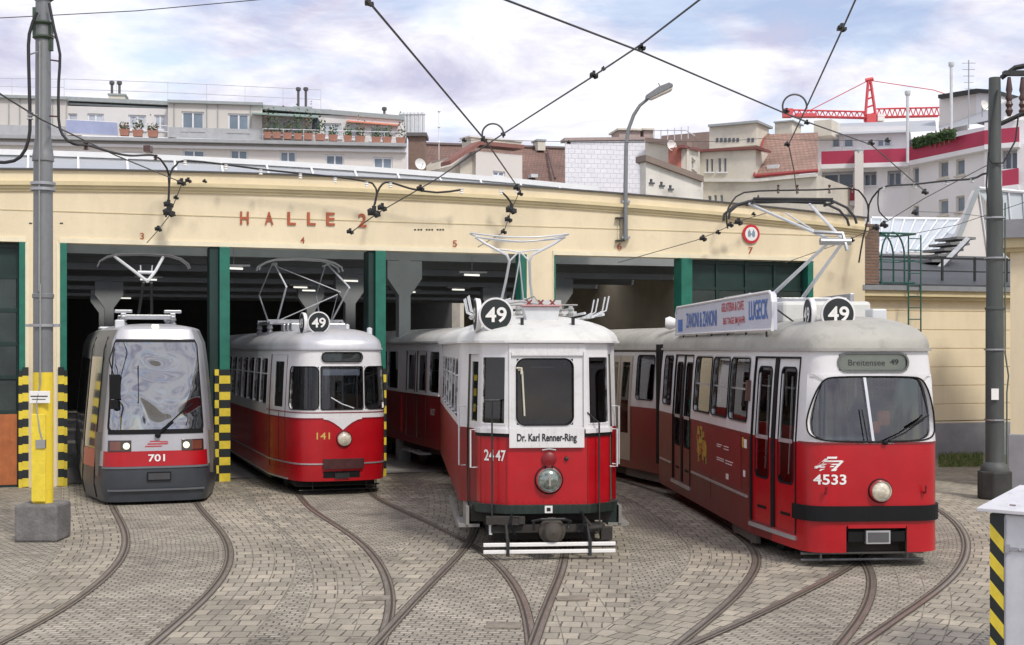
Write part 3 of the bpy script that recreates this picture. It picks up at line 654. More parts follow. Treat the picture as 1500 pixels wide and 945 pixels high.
# ================================================================ tram shell tools
class Shell:
    """vertical surface following a plan outline; s = 0 at the middle of the front, + to the right of the picture"""
    def __init__(self, half, inset, rnd=2):
        # half: right half plan, from front centre to the rear
        pts = [Vector((x, y)) for x, y in half]
        for _ in range(rnd):
            q = [pts[0]]
            for a, b in zip(pts, pts[1:]):
                q += [a.lerp(b, .25), a.lerp(b, .75)]
            q.append(pts[-1]); pts = q
        # mirrored continuation at the centre keeps the nose smooth
        self.h = pts; self.cum = [0]
        for a, b in zip(pts, pts[1:]): self.cum.append(self.cum[-1]+(b-a).length)
        self.L = self.cum[-1]; self.inset = inset
        nn = []
        for i in range(len(pts)):
            t = (pts[min(i+1, len(pts)-1)]-pts[max(i-1, 0)]); 
            if i == 0: t = Vector((1, 0))
            t.normalize(); nn.append(Vector((t.y, -t.x)))
        self.n = nn
    def ins(self, z):
        I = self.inset
        if z <= I[0][0]: return I[0][1]
        for (a, p), (b, q) in zip(I, I[1:]):
            if z <= b: return p+(q-p)*(z-a)/(b-a)
        return I[-1][1]
    def plan(self, s):
        t = min(abs(s), self.L); sg = 1 if s >= 0 else -1
        lo, hi = 0, len(self.cum)-1
        while hi-lo > 1:
            m = (lo+hi)//2
            if self.cum[m] <= t: lo = m
            else: hi = m
        f = (t-self.cum[lo])/max(1e-9, self.cum[hi]-self.cum[lo]); p = self.h[lo].lerp(self.h[hi], f); n = self.n[lo].lerp(self.n[hi], f).normalized()
        return Vector((p.x*sg, p.y)), Vector((n.x*sg, n.y))
    def pt(self, s, z, off=0):
        p, n = self.plan(s); q = p+n*(off-self.ins(z)); return Vector((q.x, q.y, z))
    def s_at_y(self, y, side=-1):   # arc length where the side has depth y
        for i in range(len(self.h)-1):
            a, b = self.h[i].y, self.h[i+1].y
            if a <= y <= b and b > a: return side*(self.cum[i]+(self.cum[i+1]-self.cum[i])*(y-a)/(b-a))
        return side*self.L
    def s_at_x(self, x):
        sg = 1 if x >= 0 else -1; x = abs(x)
        for i in range(len(self.h)-1):
            a, b = self.h[i].x, self.h[i+1].x
            if a <= x <= b and b > a: return sg*(self.cum[i]+(self.cum[i+1]-self.cum[i])*(x-a)/(b-a))
        return sg*self.L
    def ss(self, a, b, step=.09):
        """samples between two arc lengths, plan kinks included"""
        r = {round(a, 5), round(b, 5)}
        for c in self.cum:
            for x in (c, -c):
                if a < x < b: r.add(round(x, 5))
        n = max(1, int((b-a)/step))
        if n < 60: r |= {round(a+(b-a)*k/n, 5) for k in range(n+1)}
        r = sorted(r); q = [r[0]]
        for x in r[1:]:
            if x-q[-1] > 1e-3 or x == r[-1]: q.append(x)
        return q

def shell_body(S, zs, bands, holes, root, mats, name='body', inner=True):
    us = {-round(S.L, 5), round(S.L, 5)}
    us |= set(S.ss(-S.L, S.L, 99)); 
    for h in holes: us |= {h[0], h[1]}
    us = sorted(us); zz = sorted(set(zs) | {h[2] for h in holes} | {h[3] for h in holes} | {b[0] for b in bands[:-1]})
    def dd(l, e_=1e-4):
        q = [l[0]]
        for x in l[1:]:
            if x-q[-1] > e_: q.append(x)
        return q
    us = dd(us); zz = dd(zz)
    mb = MB(); mi_ = MB()
    for a, b in zip(us, us[1:]):
        for c, d in zip(zz, zz[1:]):
            um, zm = (a+b)/2, (c+d)/2
            if any(h[0] < um < h[1] and h[2] < zm < h[3] for h in holes): continue
            k = next(b_[1] for b_ in bands if zm < b_[0])
            if callable(k): k = k(um)
            mb.quad(S.pt(a, c), S.pt(b, c), S.pt(b, d), S.pt(a, d), k)
            if inner: mi_.quad(S.pt(a, c, -.05), S.pt(a, d, -.05), S.pt(b, d, -.05), S.pt(b, c, -.05))
    for h in holes:   # reveals
        for z in (h[2], h[3]):
            q = S.ss(h[0], h[1])
            for a, b in zip(q, q[1:]): mi_.quad(S.pt(a, z), S.pt(b, z), S.pt(b, z, -.05), S.pt(a, z, -.05))
        for s_ in (h[0], h[1]): mi_.quad(S.pt(s_, h[2]), S.pt(s_, h[3]), S.pt(s_, h[3], -.05), S.pt(s_, h[2], -.05))
    # rear wall
    a, b = S.pt(-S.L, zz[0]), S.pt(S.L, zz[0]); c, d = S.pt(S.L, zz[-1]), S.pt(-S.L, zz[-1]); mb.quad(b, a, d, c, bands[0][1] if not callable(bands[0][1]) else 0)
    # merge doubles so that normals run smoothly
    key = {}; nv = []; mp_ = []
    for v in mb.v:
        k = (round(v[0], 4), round(v[1], 4), round(v[2], 4))
        if k not in key: key[k] = len(nv); nv.append(v)
        mp_.append(key[k])
    mb.v = nv; mb.f = [tuple(mp_[i] for i in f) for f in mb.f]
    ok = [i for i, f in enumerate(mb.f) if len(set(f)) == len(f)]; mb.f = [mb.f[i] for i in ok]; mb.m = [mb.m[i] for i in ok]
    o = mb.build(name, mats, root, smooth=28)
    if inner: mi_.build('lining', INTC, root)
    return o
def slab(S, mb, s0, s1, z0, z1, o0, o1, mi=0, nz=1, zf0=None, zf1=None):
    us = S.ss(s0, s1)
    if not zf0 and z1-z0 > .3: nz = max(nz, int((z1-z0)/.2))
    for a, b in zip(us, us[1:]):
        for k in range(nz):
            ca, da = (z0+(z1-z0)*k/nz, z0+(z1-z0)*(k+1)/nz); cb, db = ca, da
            if zf0:
                A0, A1, B0, B1 = zf0(a), zf1(a), zf0(b), zf1(b)
                ca, da = A0+(A1-A0)*k/nz, A0+(A1-A0)*(k+1)/nz; cb, db = B0+(B1-B0)*k/nz, B0+(B1-B0)*(k+1)/nz
            mb.hexa([S.pt(a, ca, o1), S.pt(b, cb, o1), S.pt(b, cb, o0), S.pt(a, ca, o0), S.pt(a, da, o1), S.pt(b, db, o1), S.pt(b, db, o0), S.pt(a, da, o0)], mi)
    return mb
def rrect(s0, s1, z0, z1, r, n=6, m_=10):
    """outline points counter-clockwise with subdivided edges"""
    pts = []
    r = min(r, (s1-s0)/2-.001, (z1-z0)/2-.001)
    for cx, cy, a0 in ((s1-r, z0+r, -90), (s1-r, z1-r, 0), (s0+r, z1-r, 90), (s0+r, z0+r, 180)):
        arc = [(cx+r*math.cos(math.radians(a0+90*k/n)), cy+r*math.sin(math.radians(a0+90*k/n))) for k in range(n+1)]
        if pts:
            a, b = pts[-1], arc[0]; pts += [(a[0]+(b[0]-a[0])*k/m_, a[1]+(b[1]-a[1])*k/m_) for k in range(1, m_)]
        pts += arc
    a, b = pts[-1], pts[0]; pts += [(a[0]+(b[0]-a[0])*k/m_, a[1]+(b[1]-a[1])*k/m_) for k in range(1, m_)]
    return pts
def ring(S, mb, inner, outer, o_out, o_in, mi=0, reveal=None):
    n = len(inner)
    for k in range(n):
        a, b = inner[k], inner[(k+1) % n]; c, d = outer[(k+1) % n], outer[k]
        mb.quad(S.pt(*d, o_out), S.pt(*c, o_out), S.pt(*b, o_out), S.pt(*a, o_out), mi)
        mb.quad(S.pt(*a, o_out), S.pt(*b, o_out), S.pt(*b, o_in), S.pt(*a, o_in), mi if reveal is None else reveal)
        mb.quad(S.pt(*d, o_out), S.pt(*d, o_in), S.pt(*c, o_in), S.pt(*c, o_out), mi)
def window(S, root, s0, s1, z0, z1, r=.08, fw=.03, frame=None, gasket=None, goff=-.03, glass=None, o_out=.006, name='window', bars=(), outline=None, split=None):
    """hole must be cut in the body at s0..s1, z0..z1"""
    frame = frame or WHT; glass = glass or GLS
    inn = outline or rrect(s0, s1, z0, z1, r)
    mb = MB()
    if outline:
        cs, cz = (s0+s1)/2, (z0+z1)/2; out_ = []
        for p in inn:
            dx, dz = p[0]-cs, p[1]-cz; k = min((s1-cs+fw)/abs(dx) if abs(dx) > 1e-6 else 9, (z1-cz+fw)/abs(dz) if abs(dz) > 1e-6 else 9); out_.append([cs+dx*k, cz+dz*k])
        for cx in (s0-fw, s1+fw):
            for cy in (z0-fw, z1+fw):
                i = min(range(len(out_)), key=lambda j: (out_[j][0]-cx)**2+(out_[j][1]-cy)**2); out_[i] = [cx, cy]
        out_ = [tuple(p) for p in out_]
    else:
        out_ = rrect(s0-fw, s1+fw, z0-fw, z1+fw, r+fw if r > .02 else .01)
    ring(S, mb, inn, out_, o_out, goff)
    if gasket:
        cs, cz = (s0+s1)/2, (z0+z1)/2
        mb.tube([S.pt(*p, o_out+.004) for p in inn], .011, 5, 1, closed=True)
    for bz in bars: slab(S, mb, s0, s1, bz-.012, bz+.012, goff-.008, goff+.02)
    if split:
        for s_ in split: slab(S, mb, s_-.014, s_+.014, z0, z1, goff-.008, goff+.02)
    o = mb.build(name, [frame, gasket or frame], root, smooth=35)
    g = MB(); us = S.ss(s0, s1); zz = lin(z0, z1, 4); g.grid(lambda a, b: S.pt(a, b, goff+.004), us, zz); g.build('pane', glass, o, smooth=40)
    return o
def roof(S, z0, h, L_, mat_, root, r0=1.15, e=2.2, over=.02, rear=None, name='roof', flat=0):
    us = S.ss(-S.L, S.L, .2); mb = MB(); N_ = 12; yf = S.pt(0, z0).y
    rear = S.h[-1].y if rear is None else rear
    def fn(s, t):
        p = S.pt(s, z0, over); c = Vector((0, min(max(p.y, yf+r0), max(rear-.0, yf+r0)), z0)); a = t*math.pi/2
        k = 1-abs(math.cos(a))**(2/e) if t < 1 else 1
        zz = z0+h*abs(math.sin(a))**(2/e)
        k = k*(1-flat) if flat else k
        q = p.lerp(c, k); q.z = zz; return q
    mb.grid(fn, us, lin(0, 1, N_))
    if flat:
        top_ = [fn(u, 1) for u in us]; i = len(mb.v); mb.v += [tuple(q) for q in top_]; mb.f.append(tuple(range(i, i+len(top_)))); mb.m.append(0)
    # rear closing face
    i = len(mb.v); ed = [fn(us[-1], t) for t in lin(0, 1, N_)]+[fn(us[0], t) for t in lin(1, 0, N_)]; mb.v += [tuple(q) for q in ed]; mb.f.append(tuple(range(i, i+len(ed)))); mb.m.append(0)
    # soffit
    for a, b in zip(us, us[1:]): mb.quad(S.pt(a, z0, over), S.pt(b, z0, over), S.pt(b, z0, -.06), S.pt(a, z0, -.06))
    return mb.build(name, mat_, root, smooth=50)
def stext(S, root, s, cs, cz, w, h, m_, name='lettering', bold=.02, off=.006):
    t = MB(); add_text(t, s, lambda a, b: S.pt(cs+a, cz+b, off), w, h, bold); return t.build(name, m_, root)
def headlight(root, p, r, lens=LAMP, rim=CHROME, depth=.05, nrm=(0, -1, 0)):
    R = Vector(nrm).to_track_quat('Z', 'Y').to_matrix(); m_ = MB()
    m_.lathe([(r*1.18, -.06), (r*1.2, depth*.5), (r*1.08, depth), (r*.98, depth*.7)], p, n=28, rot=R); o = m_.build('headlight', rim, root, smooth=50)
    m_ = MB(); m_.lathe([(r, depth*.6), (r*.8, depth*1.05), (r*.4, depth*1.3), (0, depth*1.4)], p, n=28, rot=R); m_.build('lens', lens, o, smooth=60)
    m_ = MB(); m_.lathe([(r*1.3, -.02), (r*1.3, depth*.15), (r*1.15, depth*.3)], p, n=28, rot=R); m_.build('rim', BLK, o, smooth=60)
    return o
def route_disc(root, p, r, yaw, txt='49', rimm=None):
    """yaw: 0 faces the front; turned about z"""
    M = Matrix.Translation(p) @ Matrix.Rotation(yaw, 4, 'Z'); R = M.to_3x3() @ Matrix.Rotation(math.pi/2, 3, 'X')
    m_ = MB(); m_.lathe([(0, -.05), (r*1.0, -.05), (r*1.04, 0), (r*1.04, .012), (r*.93, .016)], p, n=36, rot=R); o = m_.build('route_disc', rimm or WHT, root, smooth=40)
    m_ = MB(); m_.lathe([(r*.95, .012), (0, .02)], p, n=36, rot=R); m_.build('face', BLKP, o)
    m_ = MB(); add_text(m_, txt, lambda a, b: M @ Vector((a, -.026, b)), r*1.28, r*.92, .02); m_.build('number', PAINTW, o)
    m_ = MB(); m_.tube([M @ Vector((0, .03, -r)), M @ Vector((0, .06, -r-.16))], .02, 6); m_.build('bracket', IRON, o)
    return o
def interior(root, x, y0, y1, zf, ze, seats=True, rnd=1, S=None):
    def plate(z, t, nm, mt):
        q = MB()
        if S is None: q.box(-x, x, y0, y1, z-t, z)
        else:
            us = S.ss(-S.L+.1, S.L-.1, 9); q.prism([(lambda p: (p.x, p.y))(S.pt(u, z, -.075)) for u in us], z-t, z)
        q.build(nm, mt, root)
    plate(zf, .05, 'floor', INT); plate(ze, .04, 'ceiling', INTC)
    if seats:
        y = y0+1.9
        while y < y1-.8:
            m_ = MB()
            for sx in (-1, 1):
                m_.box(sx*.62-.3, sx*.62+.3, y, y+.42, zf+.38, zf+.45); m_.box(sx*.62-.3, sx*.62+.3, y+.4, y+.45, zf+.4, zf+.95)
            m_.build('seat', WOOD, root); y += .85
        m_ = MB(); y = y0+1.5
        while y < y1-.5:
            for sx in (-1, 1): m_.cyl((sx*.35, y, zf), (sx*.35, y, ze), .016, 6)
            y += 1.7
        for sx in (-1, 1): m_.cyl((sx*.35, y0+.6, ze-.25), (sx*.35, y1-.5, ze-.25), .013, 6)
        m_.build('grab_pole', ALU, root)
def bogie(root, y, x=.72, wb=1.7, r=.34):
    m_ = MB(); m_.box(-x-.16, -x-.06, y-wb*.72, y+wb*.72, .22, .46); m_.box(x+.06, x+.16, y-wb*.72, y+wb*.72, .22, .46); m_.box(-x, x, y-.25, y+.25, .2, .5); m_.box(-x-.12, x+.12, y-wb*.72, y-wb*.72+.12, .12, .3); m_.box(-x-.12, x+.12, y+wb*.72-.12, y+wb*.72, .12, .3)
    o = m_.build('bogie', UNDER, root, bevel=.01)
    for yy in (y-wb/2, y+wb/2):
        m_ = MB()
        for sx in (-1, 1): m_.lathe([(.05, 0), (r-.04, 0), (r, .01), (r, .09), (r+.02, .11), (.05, .12)], (sx*.7175-.05, yy, r), 'X', n=24)
        m_.cyl((-.7, yy, r), (.7, yy, r), .05, 8); m_.build('wheel_set', IRON, o, smooth=40)
    return o
def mirror_pole(root, pts, r=.012, m_=IRON, name='rail'):
    q = MB(); q.tube(pts, r, 7); return q.build(name, m_, root, smooth=60)

# ================================================================ tram 4533 : red and white articulated
def tram_round():
    px, py = 4.44, 16.15; th = math.atan(.071)
    T = thing('articulated_tram', 'large articulated tram 4533 with white advert board on its dusty grey roof', 'tram', (px, py, 0), th)
    S = Shell([(0, 0), (.42, 0), (.70, .03), (.86, .20), (.95, .75), (1.06, 1.6), (1.1, 1.9), (1.1, 5), (1.1, 8.55)], [(0, 0), (1.5, 0), (2.3, .05), (2.7, .09)], 2)
    sy = lambda y: S.s_at_y(y, -1)
    # windscreen outline (s, z): low bulging left, right; narrower at the top
    wl, wr, wb, wt = -.86, .86, 1.56, 2.35
    raw = [(-.62, 1.575), (-.3, 1.56), (0, 1.556), (.3, 1.56), (.62, 1.575), (.8, 1.64), (.855, 1.75), (.85, 1.86), (.79, 2.04), (.70, 2.22), (.60, 2.32), (.42, 2.345), (0, 2.35), (-.42, 2.345), (-.60, 2.32), (-.70, 2.22), (-.79, 2.04), (-.85, 1.86), (-.855, 1.75), (-.8, 1.64)]
    c = [Vector((a, b, 0)) for a, b in raw]; outl = []
    for i in range(len(c)):
        a, b, d, e_ = c[i-1], c[i], c[(i+1) % len(c)], c[(i+2) % len(c)]
        for k in range(4):
            t = k/4; q = .5*((2*b)+(d-a)*t+(2*a-5*b+4*d-e_)*t*t+(3*b-a-3*d+e_)*t**3); outl.append((q.x, q.y))
    holes = [(wl, wr, wb, wt)]
    side = [(2.02, 3.06), (3.16, 4.2), (4.3, 5.5)]
    sw = []
    for sg in (-1, 1):
        for a, b in side:
            s0, s1 = S.s_at_y(a, sg), S.s_at_y(b, sg); sw.append((min(s0, s1), max(s0, s1), 1.69, 2.56))
    nar = []
    for sg in (-1, 1):
        s0, s1 = S.s_at_y(7.45, sg), S.s_at_y(8.2, sg); nar.append((min(s0, s1), max(s0, s1), 1.69, 2.56))
    doors = []
    s0, s1 = sy(1.80), sy(.36); doors.append((s0, s1, .38, 2.58)); s0, s1 = sy(7.25), sy(5.75); doors.append((s0, s1, .42, 2.58))
    dest = (-.43, .43, 2.425, 2.625)
    notch = (-.36, .40, .2, .52)
    body_holes = holes+sw+nar+doors+[dest, notch]
    def low(u): return 2 if u < -1.9 else 0  # only the left side gets the red with shade painted in
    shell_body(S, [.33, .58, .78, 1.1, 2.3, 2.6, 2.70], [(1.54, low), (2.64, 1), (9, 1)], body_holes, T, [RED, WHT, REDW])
    window(S, T, wl, wr, wb, wt, frame=WHT, gasket=BLK, outline=outl, goff=-.05, fw=.03, o_out=.008, name='windscreen', glass=glass_mat('clear_windscreen', (.80, .84, .82), .08))
    m_ = MB(); us = lin(1.56, 2.34, 6)
    for a, b in zip(us, us[1:]):
        x0_ = -.02-(a-1.56)*.12; x1_ = -.02-(b-1.56)*.12
        m_.hexa([S.pt(x0_-.017, a, .0), S.pt(x0_+.017, a, .0), S.pt(x0_+.017, a, -.05), S.pt(x0_-.017, a, -.05), S.pt(x1_-.017, b, .0), S.pt(x1_+.017, b, .0), S.pt(x1_+.017, b, -.05), S.pt(x1_-.017, b, -.05)])
    m_.build('windscreen_post', CHROME, T)
    m_ = MB(); m_.tube([S.pt(.12, 1.56, .03), S.pt(.35, 1.66, .045), S.pt(.62, 1.83, .03)], .009, 5); m_.tube([S.pt(.42, 1.73, .03), S.pt(.70, 1.88, .02)], .012, 5); m_.lathe([(.03, 0), (.03, .04), (0, .05)], S.pt(.12, 1.545, 0), 'Y', n=10); m_.build('wiper', BLK, T)
    m_ = MB(); m_.tube([S.pt(-.10, 1.57, .03), S.pt(-.16, 1.95, .01)], .008, 5); m_.build('wiper', BLK, T)
    # destination box
    o = window(S, T, *dest, r=.095, frame=mat('dark_sign_rim', (.12, .13, .12), .4), fw=.022, o_out=.02, goff=-.01, name='destination_box')
    m_ = MB(); slab(S, m_, -.42, .42, 2.43, 2.62, -.05, -.02); m_.build('blind', mat('destination_blind', (.80, .78, .62), .6, var=.15), o)
    stext(S, o, 'Breitensee', -.08, 2.522, .46, .075, BLKT, bold=.0, off=-.004); stext(S, o, '49', .27, 2.53, .11, .07, BLKT, bold=.03, off=-.004)
    # side windows with sliding tops
    for a in sw+nar:
        window(S, T, *a, r=.08, frame=ALU, gasket=BLK, fw=.03, bars=(2.13,) if a in sw else (), glass=GLS)
    # doors: two leaves each, with tall panes
    def door(s0, s1, z0, z1, dark):
        mid = (s0+s1)/2; low_ = REDW if dark else RED
        for a, b in ((s0+.02, mid-.06), (mid+.06, s1-.02)):
            m_ = MB(); wa, wb_ = a+.11, b-.11; za, zb_ = z0+.62, z1-.14
            for (p, q, r_, t_) in ((a, b, z0, za), (a, b, zb_, z1-.015)): slab(S, m_, p, q, r_, min(t_, 1.52) if t_ < 1.6 else t_, -.045, -.02, 1 if r_ > 1.5 else 0)
            for p, q in ((a, wa), (wb_, b)):
                slab(S, m_, p, q, za, 1.53, -.045, -.02, 0); slab(S, m_, p, q, 1.53, zb_, -.045, -.02, 1)
            o = m_.build('door_leaf', [low_, WHT], T)
            w_ = MB(); inn = rrect(wa, wb_, za, zb_, .07); ring(S, w_, inn, rrect(wa-.025, wb_+.025, za-.025, zb_+.025, .09), -.012, -.04); w_.build('window_seal', BLK, o)
            g = MB(); g.grid(lambda u, v: S.pt(u, v, -.034), S.ss(wa, wb_), lin(za, zb_, 3)); g.build('pane', GLS, o)
            g = MB(); slab(S, g, wa, wb_, 1.50, 1.55, -.03, -.015); g.cyl(S.pt((wa+wb_)/2, za+.1, -.07), S.pt((wa+wb_)/2, zb_-.1, -.07), .014, 6); g.build('grab_bar', ALU, o)
            g = MB(); slab(S, g, (a+b)/2-.14, (a+b)/2+.14, z0+.2, z0+.235, -.022, -.012); g.build('slot', BLK, o)
        m_ = MB(); slab(S, m_, mid-.059, mid+.059, z0, z1-.01, -.05, -.004); slab(S, m_, s0, s1, z1-.012, z1+.012, -.03, .012); slab(S, m_, s0-.008, s0+.018, z0, z1, -.04, .008); slab(S, m_, s1-.018, s1+.008, z0, z1, -.04, .008); m_.build('door_seal', BLK, T)
        m_ = MB(); slab(S, m_, s0-.02, s1+.02, z0-.07, z0-.02, -.06, .03); m_.build('door_step', ALU, T)
    door(*doors[0], False); door(*doors[1], True)
    # front details
    m_ = MB(); sm = S.s_at_y(.40, 1); slab(S, m_, -sm, sm, .585, .77, .0, .035); m_.build('bumper_band', BLK, T, smooth=30, bevel=.006)
    m_ = MB(); slab(S, m_, -.37, .41, .18, .53, -.3, -.26); m_.build('coupler_recess', UNDER, T)
    m_ = MB(); slab(S, m_, -.34, .38, .50, .545, .0, .02); slab(S, m_, -.33, -.1, .33, .46, -.06, -.02, 1); slab(S, m_, .2, .38, .33, .46, -.06, -.02, 1); m_.build('recess_lip', [RED, BLK], T)
    m_ = MB(); slab(S, m_, -.12, .18, .31, .47, -.04, .03); o = m_.build('number_plate', ALU, T, bevel=.006); m_ = MB(); slab(S, m_, -.10, .16, .33, .45, .031, .036); m_.build('plate_face', mat('plate_dark', (.10, .10, .10), .4), o)
    m_ = MB(); slab(S, m_, -S.s_at_y(.3, 1), S.s_at_y(.3, 1), 1.525, 1.55, .0, .008); m_.build('waist_line', mat('waist_dark', (.20, .02, .02), .5), T)
    headlight(T, S.pt(.06, .955, .0), .115, LAMPY, CHROME, .07)
    for sg in (-1, 1):
        m_ = MB(); p = S.pt(sg*.62, .93, .01); m_.tube([p, p+Vector((0, -.05, .0)), p+Vector((0, -.06, .09))], .014, 6); m_.build('hook', REDD, T)
    stext(S, T, '4533', -.56, 1.095, .40, .125, PAINTW, 'fleet_number')
    # rhombus emblem of slanted bars
    m_ = MB()
    def par(x0, x1, z0, z1, sh=.055, o_=.006): m_.quad(S.pt(x0, z0, o_), S.pt(x1, z0, o_), S.pt(x1+sh, z1, o_), S.pt(x0+sh, z1, o_))
    X0 = -.58; Z0 = 1.20
    par(X0-.11, X0+.09, Z0, Z0+.025, .02); par(X0-.17, X0-.11, Z0+.05, Z0+.085, .1); par(X0-.16, X0-.05, Z0+.04, Z0+.055, .02)
    m_.quad(S.pt(X0-.17, Z0+.03, .006), S.pt(X0-.13, Z0+.03, .006), S.pt(X0-.0, Z0+.15, .006), S.pt(X0-.04, Z0+.15, .006))
    m_.quad(S.pt(X0+.03, Z0+.0, .006), S.pt(X0+.07, Z0+.0, .006), S.pt(X0+.19, Z0+.12, .006), S.pt(X0+.15, Z0+.12, .006))
    par(X0-.02, X0+.10, Z0+.15, Z0+.175, .01); par(X0-.05, X0+.15, Z0+.11, Z0+.13, .03); par(X0-.1, X0+.1, Z0+.075, Z0+.09, .03); par(X0-.14, X0+.06, Z0+.048, Z0+.062, .02)
    m_.build('emblem', PAINTW, T)
    m_ = MB()
    for y in (1.86, 4.18, 5.66):
        slab(S, m_, sy(y+.012), sy(y), .4, 1.5, 0, .003)
    m_.build('panel_seam', mat('seam_dark', (.05, .012, .012), .7), T)
    # side trim, decals
    for sg in (-1,):
        m_ = MB(); slab(S, m_, sy(5.6), sy(1.95), .66, .69, 0, .02); slab(S, m_, sy(8.4), sy(7.4), .66, .69, 0, .02); m_.build('side_trim', ALU, T)
        m_ = MB(); slab(S, m_, sy(5.5), sy(2.3), .75, 1.5, .002, .005); o = m_.build('side_advert', mat('advert_dark_red', (.22, .012, .018), .4, var=.25, vscale=3), T)
        m_ = MB()
        for k in range(44):
            a = rnd.uniform(4.45, 5.1); z = rnd.uniform(.82, 1.34); h = rnd.uniform(.07, .16); slab(S, m_, sy(a+h*.8), sy(a), z, z+h, .005, .0065+k*.0002, rnd.choice([0, 0, 1, 2]))
        m_.build('advert_figure', [mat('advert_yellow', (.55, .40, .06), .5, var=.5, vscale=10), mat('advert_black', (.03, .03, .04), .5), mat('advert_orange', (.45, .16, .04), .5, var=.4, vscale=8)], o)
        m_ = MB()
        for z, a0, a1 in ((1.26, 3.0, 3.3), (1.26, 3.42, 3.75), (1.23, 3.5, 3.75), (1.06, 2.75, 3.2), (1.06, 3.3, 3.75), (1.03, 3.3, 3.75), (1.22, 3.0, 3.3), (1.02, 2.8, 3.2)): slab(S, m_, sy(a1), sy(a0), z, z+.012, .005, .008)
        m_.build('advert_print', PAINTW, o)
        m_ = MB(); slab(S, m_, sy(2.12), sy(1.98), 1.33, 1.45, .003, .007, 1); slab(S, m_, sy(2.22), sy(2.15), 1.33, 1.47, .003, .007, 0); slab(S, m_, sy(2.16), sy(2.06), .93, 1.02, .003, .007, 1); slab(S, m_, sy(3.15), sy(3.0), .8, .88, .006, .009, 1); m_.build('stickers', [mat('sticker_yellow', (.6, .42, .04), .5), PAINTW], T)
        m_ = MB(); slab(S, m_, sy(2.0), sy(1.93), 1.98, 2.26, .0, .06); m_.build('side_mirror', mat('mirror_brown', (.10, .05, .04), .4), T)
    # roof, gutter
    roof(S, 2.70, .42, 9, ROOFG, T, r0=1.3, e=2.3)
    m_ = MB(); slab(S, m_, -S.L, S.L, 2.665, 2.70, 0, .045); m_.build('gutter', mat('gutter_grey', (.34, .33, .30), .6, dirt=.3), T)
    m_ = MB(); m_.box(-.62, .62, 1.9, 4.0, 3.02, 3.34); m_.build('resistor_housing', ROOFW, T, bevel=.05)
    m_ = MB(); m_.box(-.75, .75, 3.2, 4.6, 3.36, 3.44); m_.box(-.78, -.72, 3.1, 4.7, 3.30, 3.5); m_.box(.72, .78, 3.1, 4.7, 3.3, 3.5)
    for x in (-.6, .6):
        for y in (3.3, 4.5): m_.cyl((x, y, 3.0), (x, y, 3.36), .03, 8)
    m_.build('pantograph_base', STEEL, T, bevel=.008)
    m_ = MB(); m_.box(.42, .62, 1.3, 1.6, 3.05, 3.22); m_.build('roof_box', STEELW, T, bevel=.02)
    route_disc(T, Vector((-.27, .60, 3.13)), .215, 0.02); route_disc(T, Vector((-.56, .90, 3.13)), .215, -1.60, rimm=WHT)
    # pantograph
    m_ = MB()
    for x in (-.16, .16): m_.tube([(x*1.6, 3.9, 3.47), (x*.6+.06, 1.75, 4.12)], [.03, .022], 8)
    m_.build('lower_arm', STEELW, T, smooth=50)
    m_ = MB(); m_.cyl((-.16, 1.7, 4.14), (.26, 1.7, 4.14), .05, 12); m_.tube([(-.2, 1.85, 4.28), (.15, 1.7, 4.25), (.2, 1.66, 4.02)], .03, 6); m_.build('knuckle', STEEL, T, smooth=50)
    m_ = MB(); m_.tube([(.0, 1.7, 4.16), (-.62, 3.7, 4.86)], .022, 7); m_.tube([(.16, 1.7, 4.16), (.30, 3.7, 4.86)], .022, 7); m_.tube([(.04, 1.72, 4.12), (-.1, 3.6, 4.72)], .012, 6); m_.build('upper_arm', STEELW, T, smooth=50)
    m_ = MB()
    for y in (3.55, 3.9):
        pts = [(-1.0+.03, y, 4.62), (-.96, y, 4.72), (-.82, y, 4.84), (-.6, y, 4.90), (0, y, 4.92), (.6, y, 4.90), (.82, y, 4.80), (.94, y, 4.66), (.97, y, 4.56)]
        m_.tube(pts, .020, 7)
    m_.tube([(-.6, 3.5, 4.87), (-.6, 3.95, 4.87)], .02, 6); m_.tube([(.6, 3.5, 4.87), (.6, 3.95, 4.87)], .02, 6); m_.box(-.6, .6, 3.52, 3.58, 4.915, 4.94); m_.box(-.6, .6, 3.87, 3.93, 4.915, 4.94)
    m_.build('contact_bow', mat('bow_dark', (.045, .045, .048), .5, metal=.4), T, smooth=50)
    # advert board with its words
    B = MB(); y0_, y1_ = 1.08, 7.5; x = -.98
    zf = lambda y: 3.22+.40*(1-.0*(y-y0_))
    B.v += []; n = 12; out2 = [(y1_, 2.94), (y1_, 3.30), (y1_-.12, 3.42), (y0_+.14, 3.44), (y0_+.04, 3.40), (y0_, 3.30), (y0_, 2.94)]
    i = 0; nn = len(out2); B.v = [(x, a, b) for a, b in out2]+[(x+.06, a, b) for a, b in out2]; B.f = [tuple(range(nn)), tuple(range(2*nn-1, nn-1, -1))]+[((k+1) % nn, k, nn+k, nn+(k+1) % nn) for k in range(nn)]; B.m = [0]*len(B.f)
    bd = B.build('advert_board', mat('board_pale_grey', (.56, .58, .66), .45, var=.06, dirt=.08), T)
    m_ = MB(); m_.tube([(x-.004, a, b) for a, b in out2], .022, 6, closed=True); m_.build('board_edge', WHT, bd)
    BLUE = mat('advert_blue', (.05, .16, .50), .5, var=.1); ARED = mat('advert_red', (.55, .03, .04), .5)
    def bt(s_, yc, zc, w_, h_, m__):
        t = MB(); add_text(t, s_, lambda a, b: Vector((x-.008, yc-a, zc+b)), w_, h_, .015); t.build('board_lettering', m__, bd)
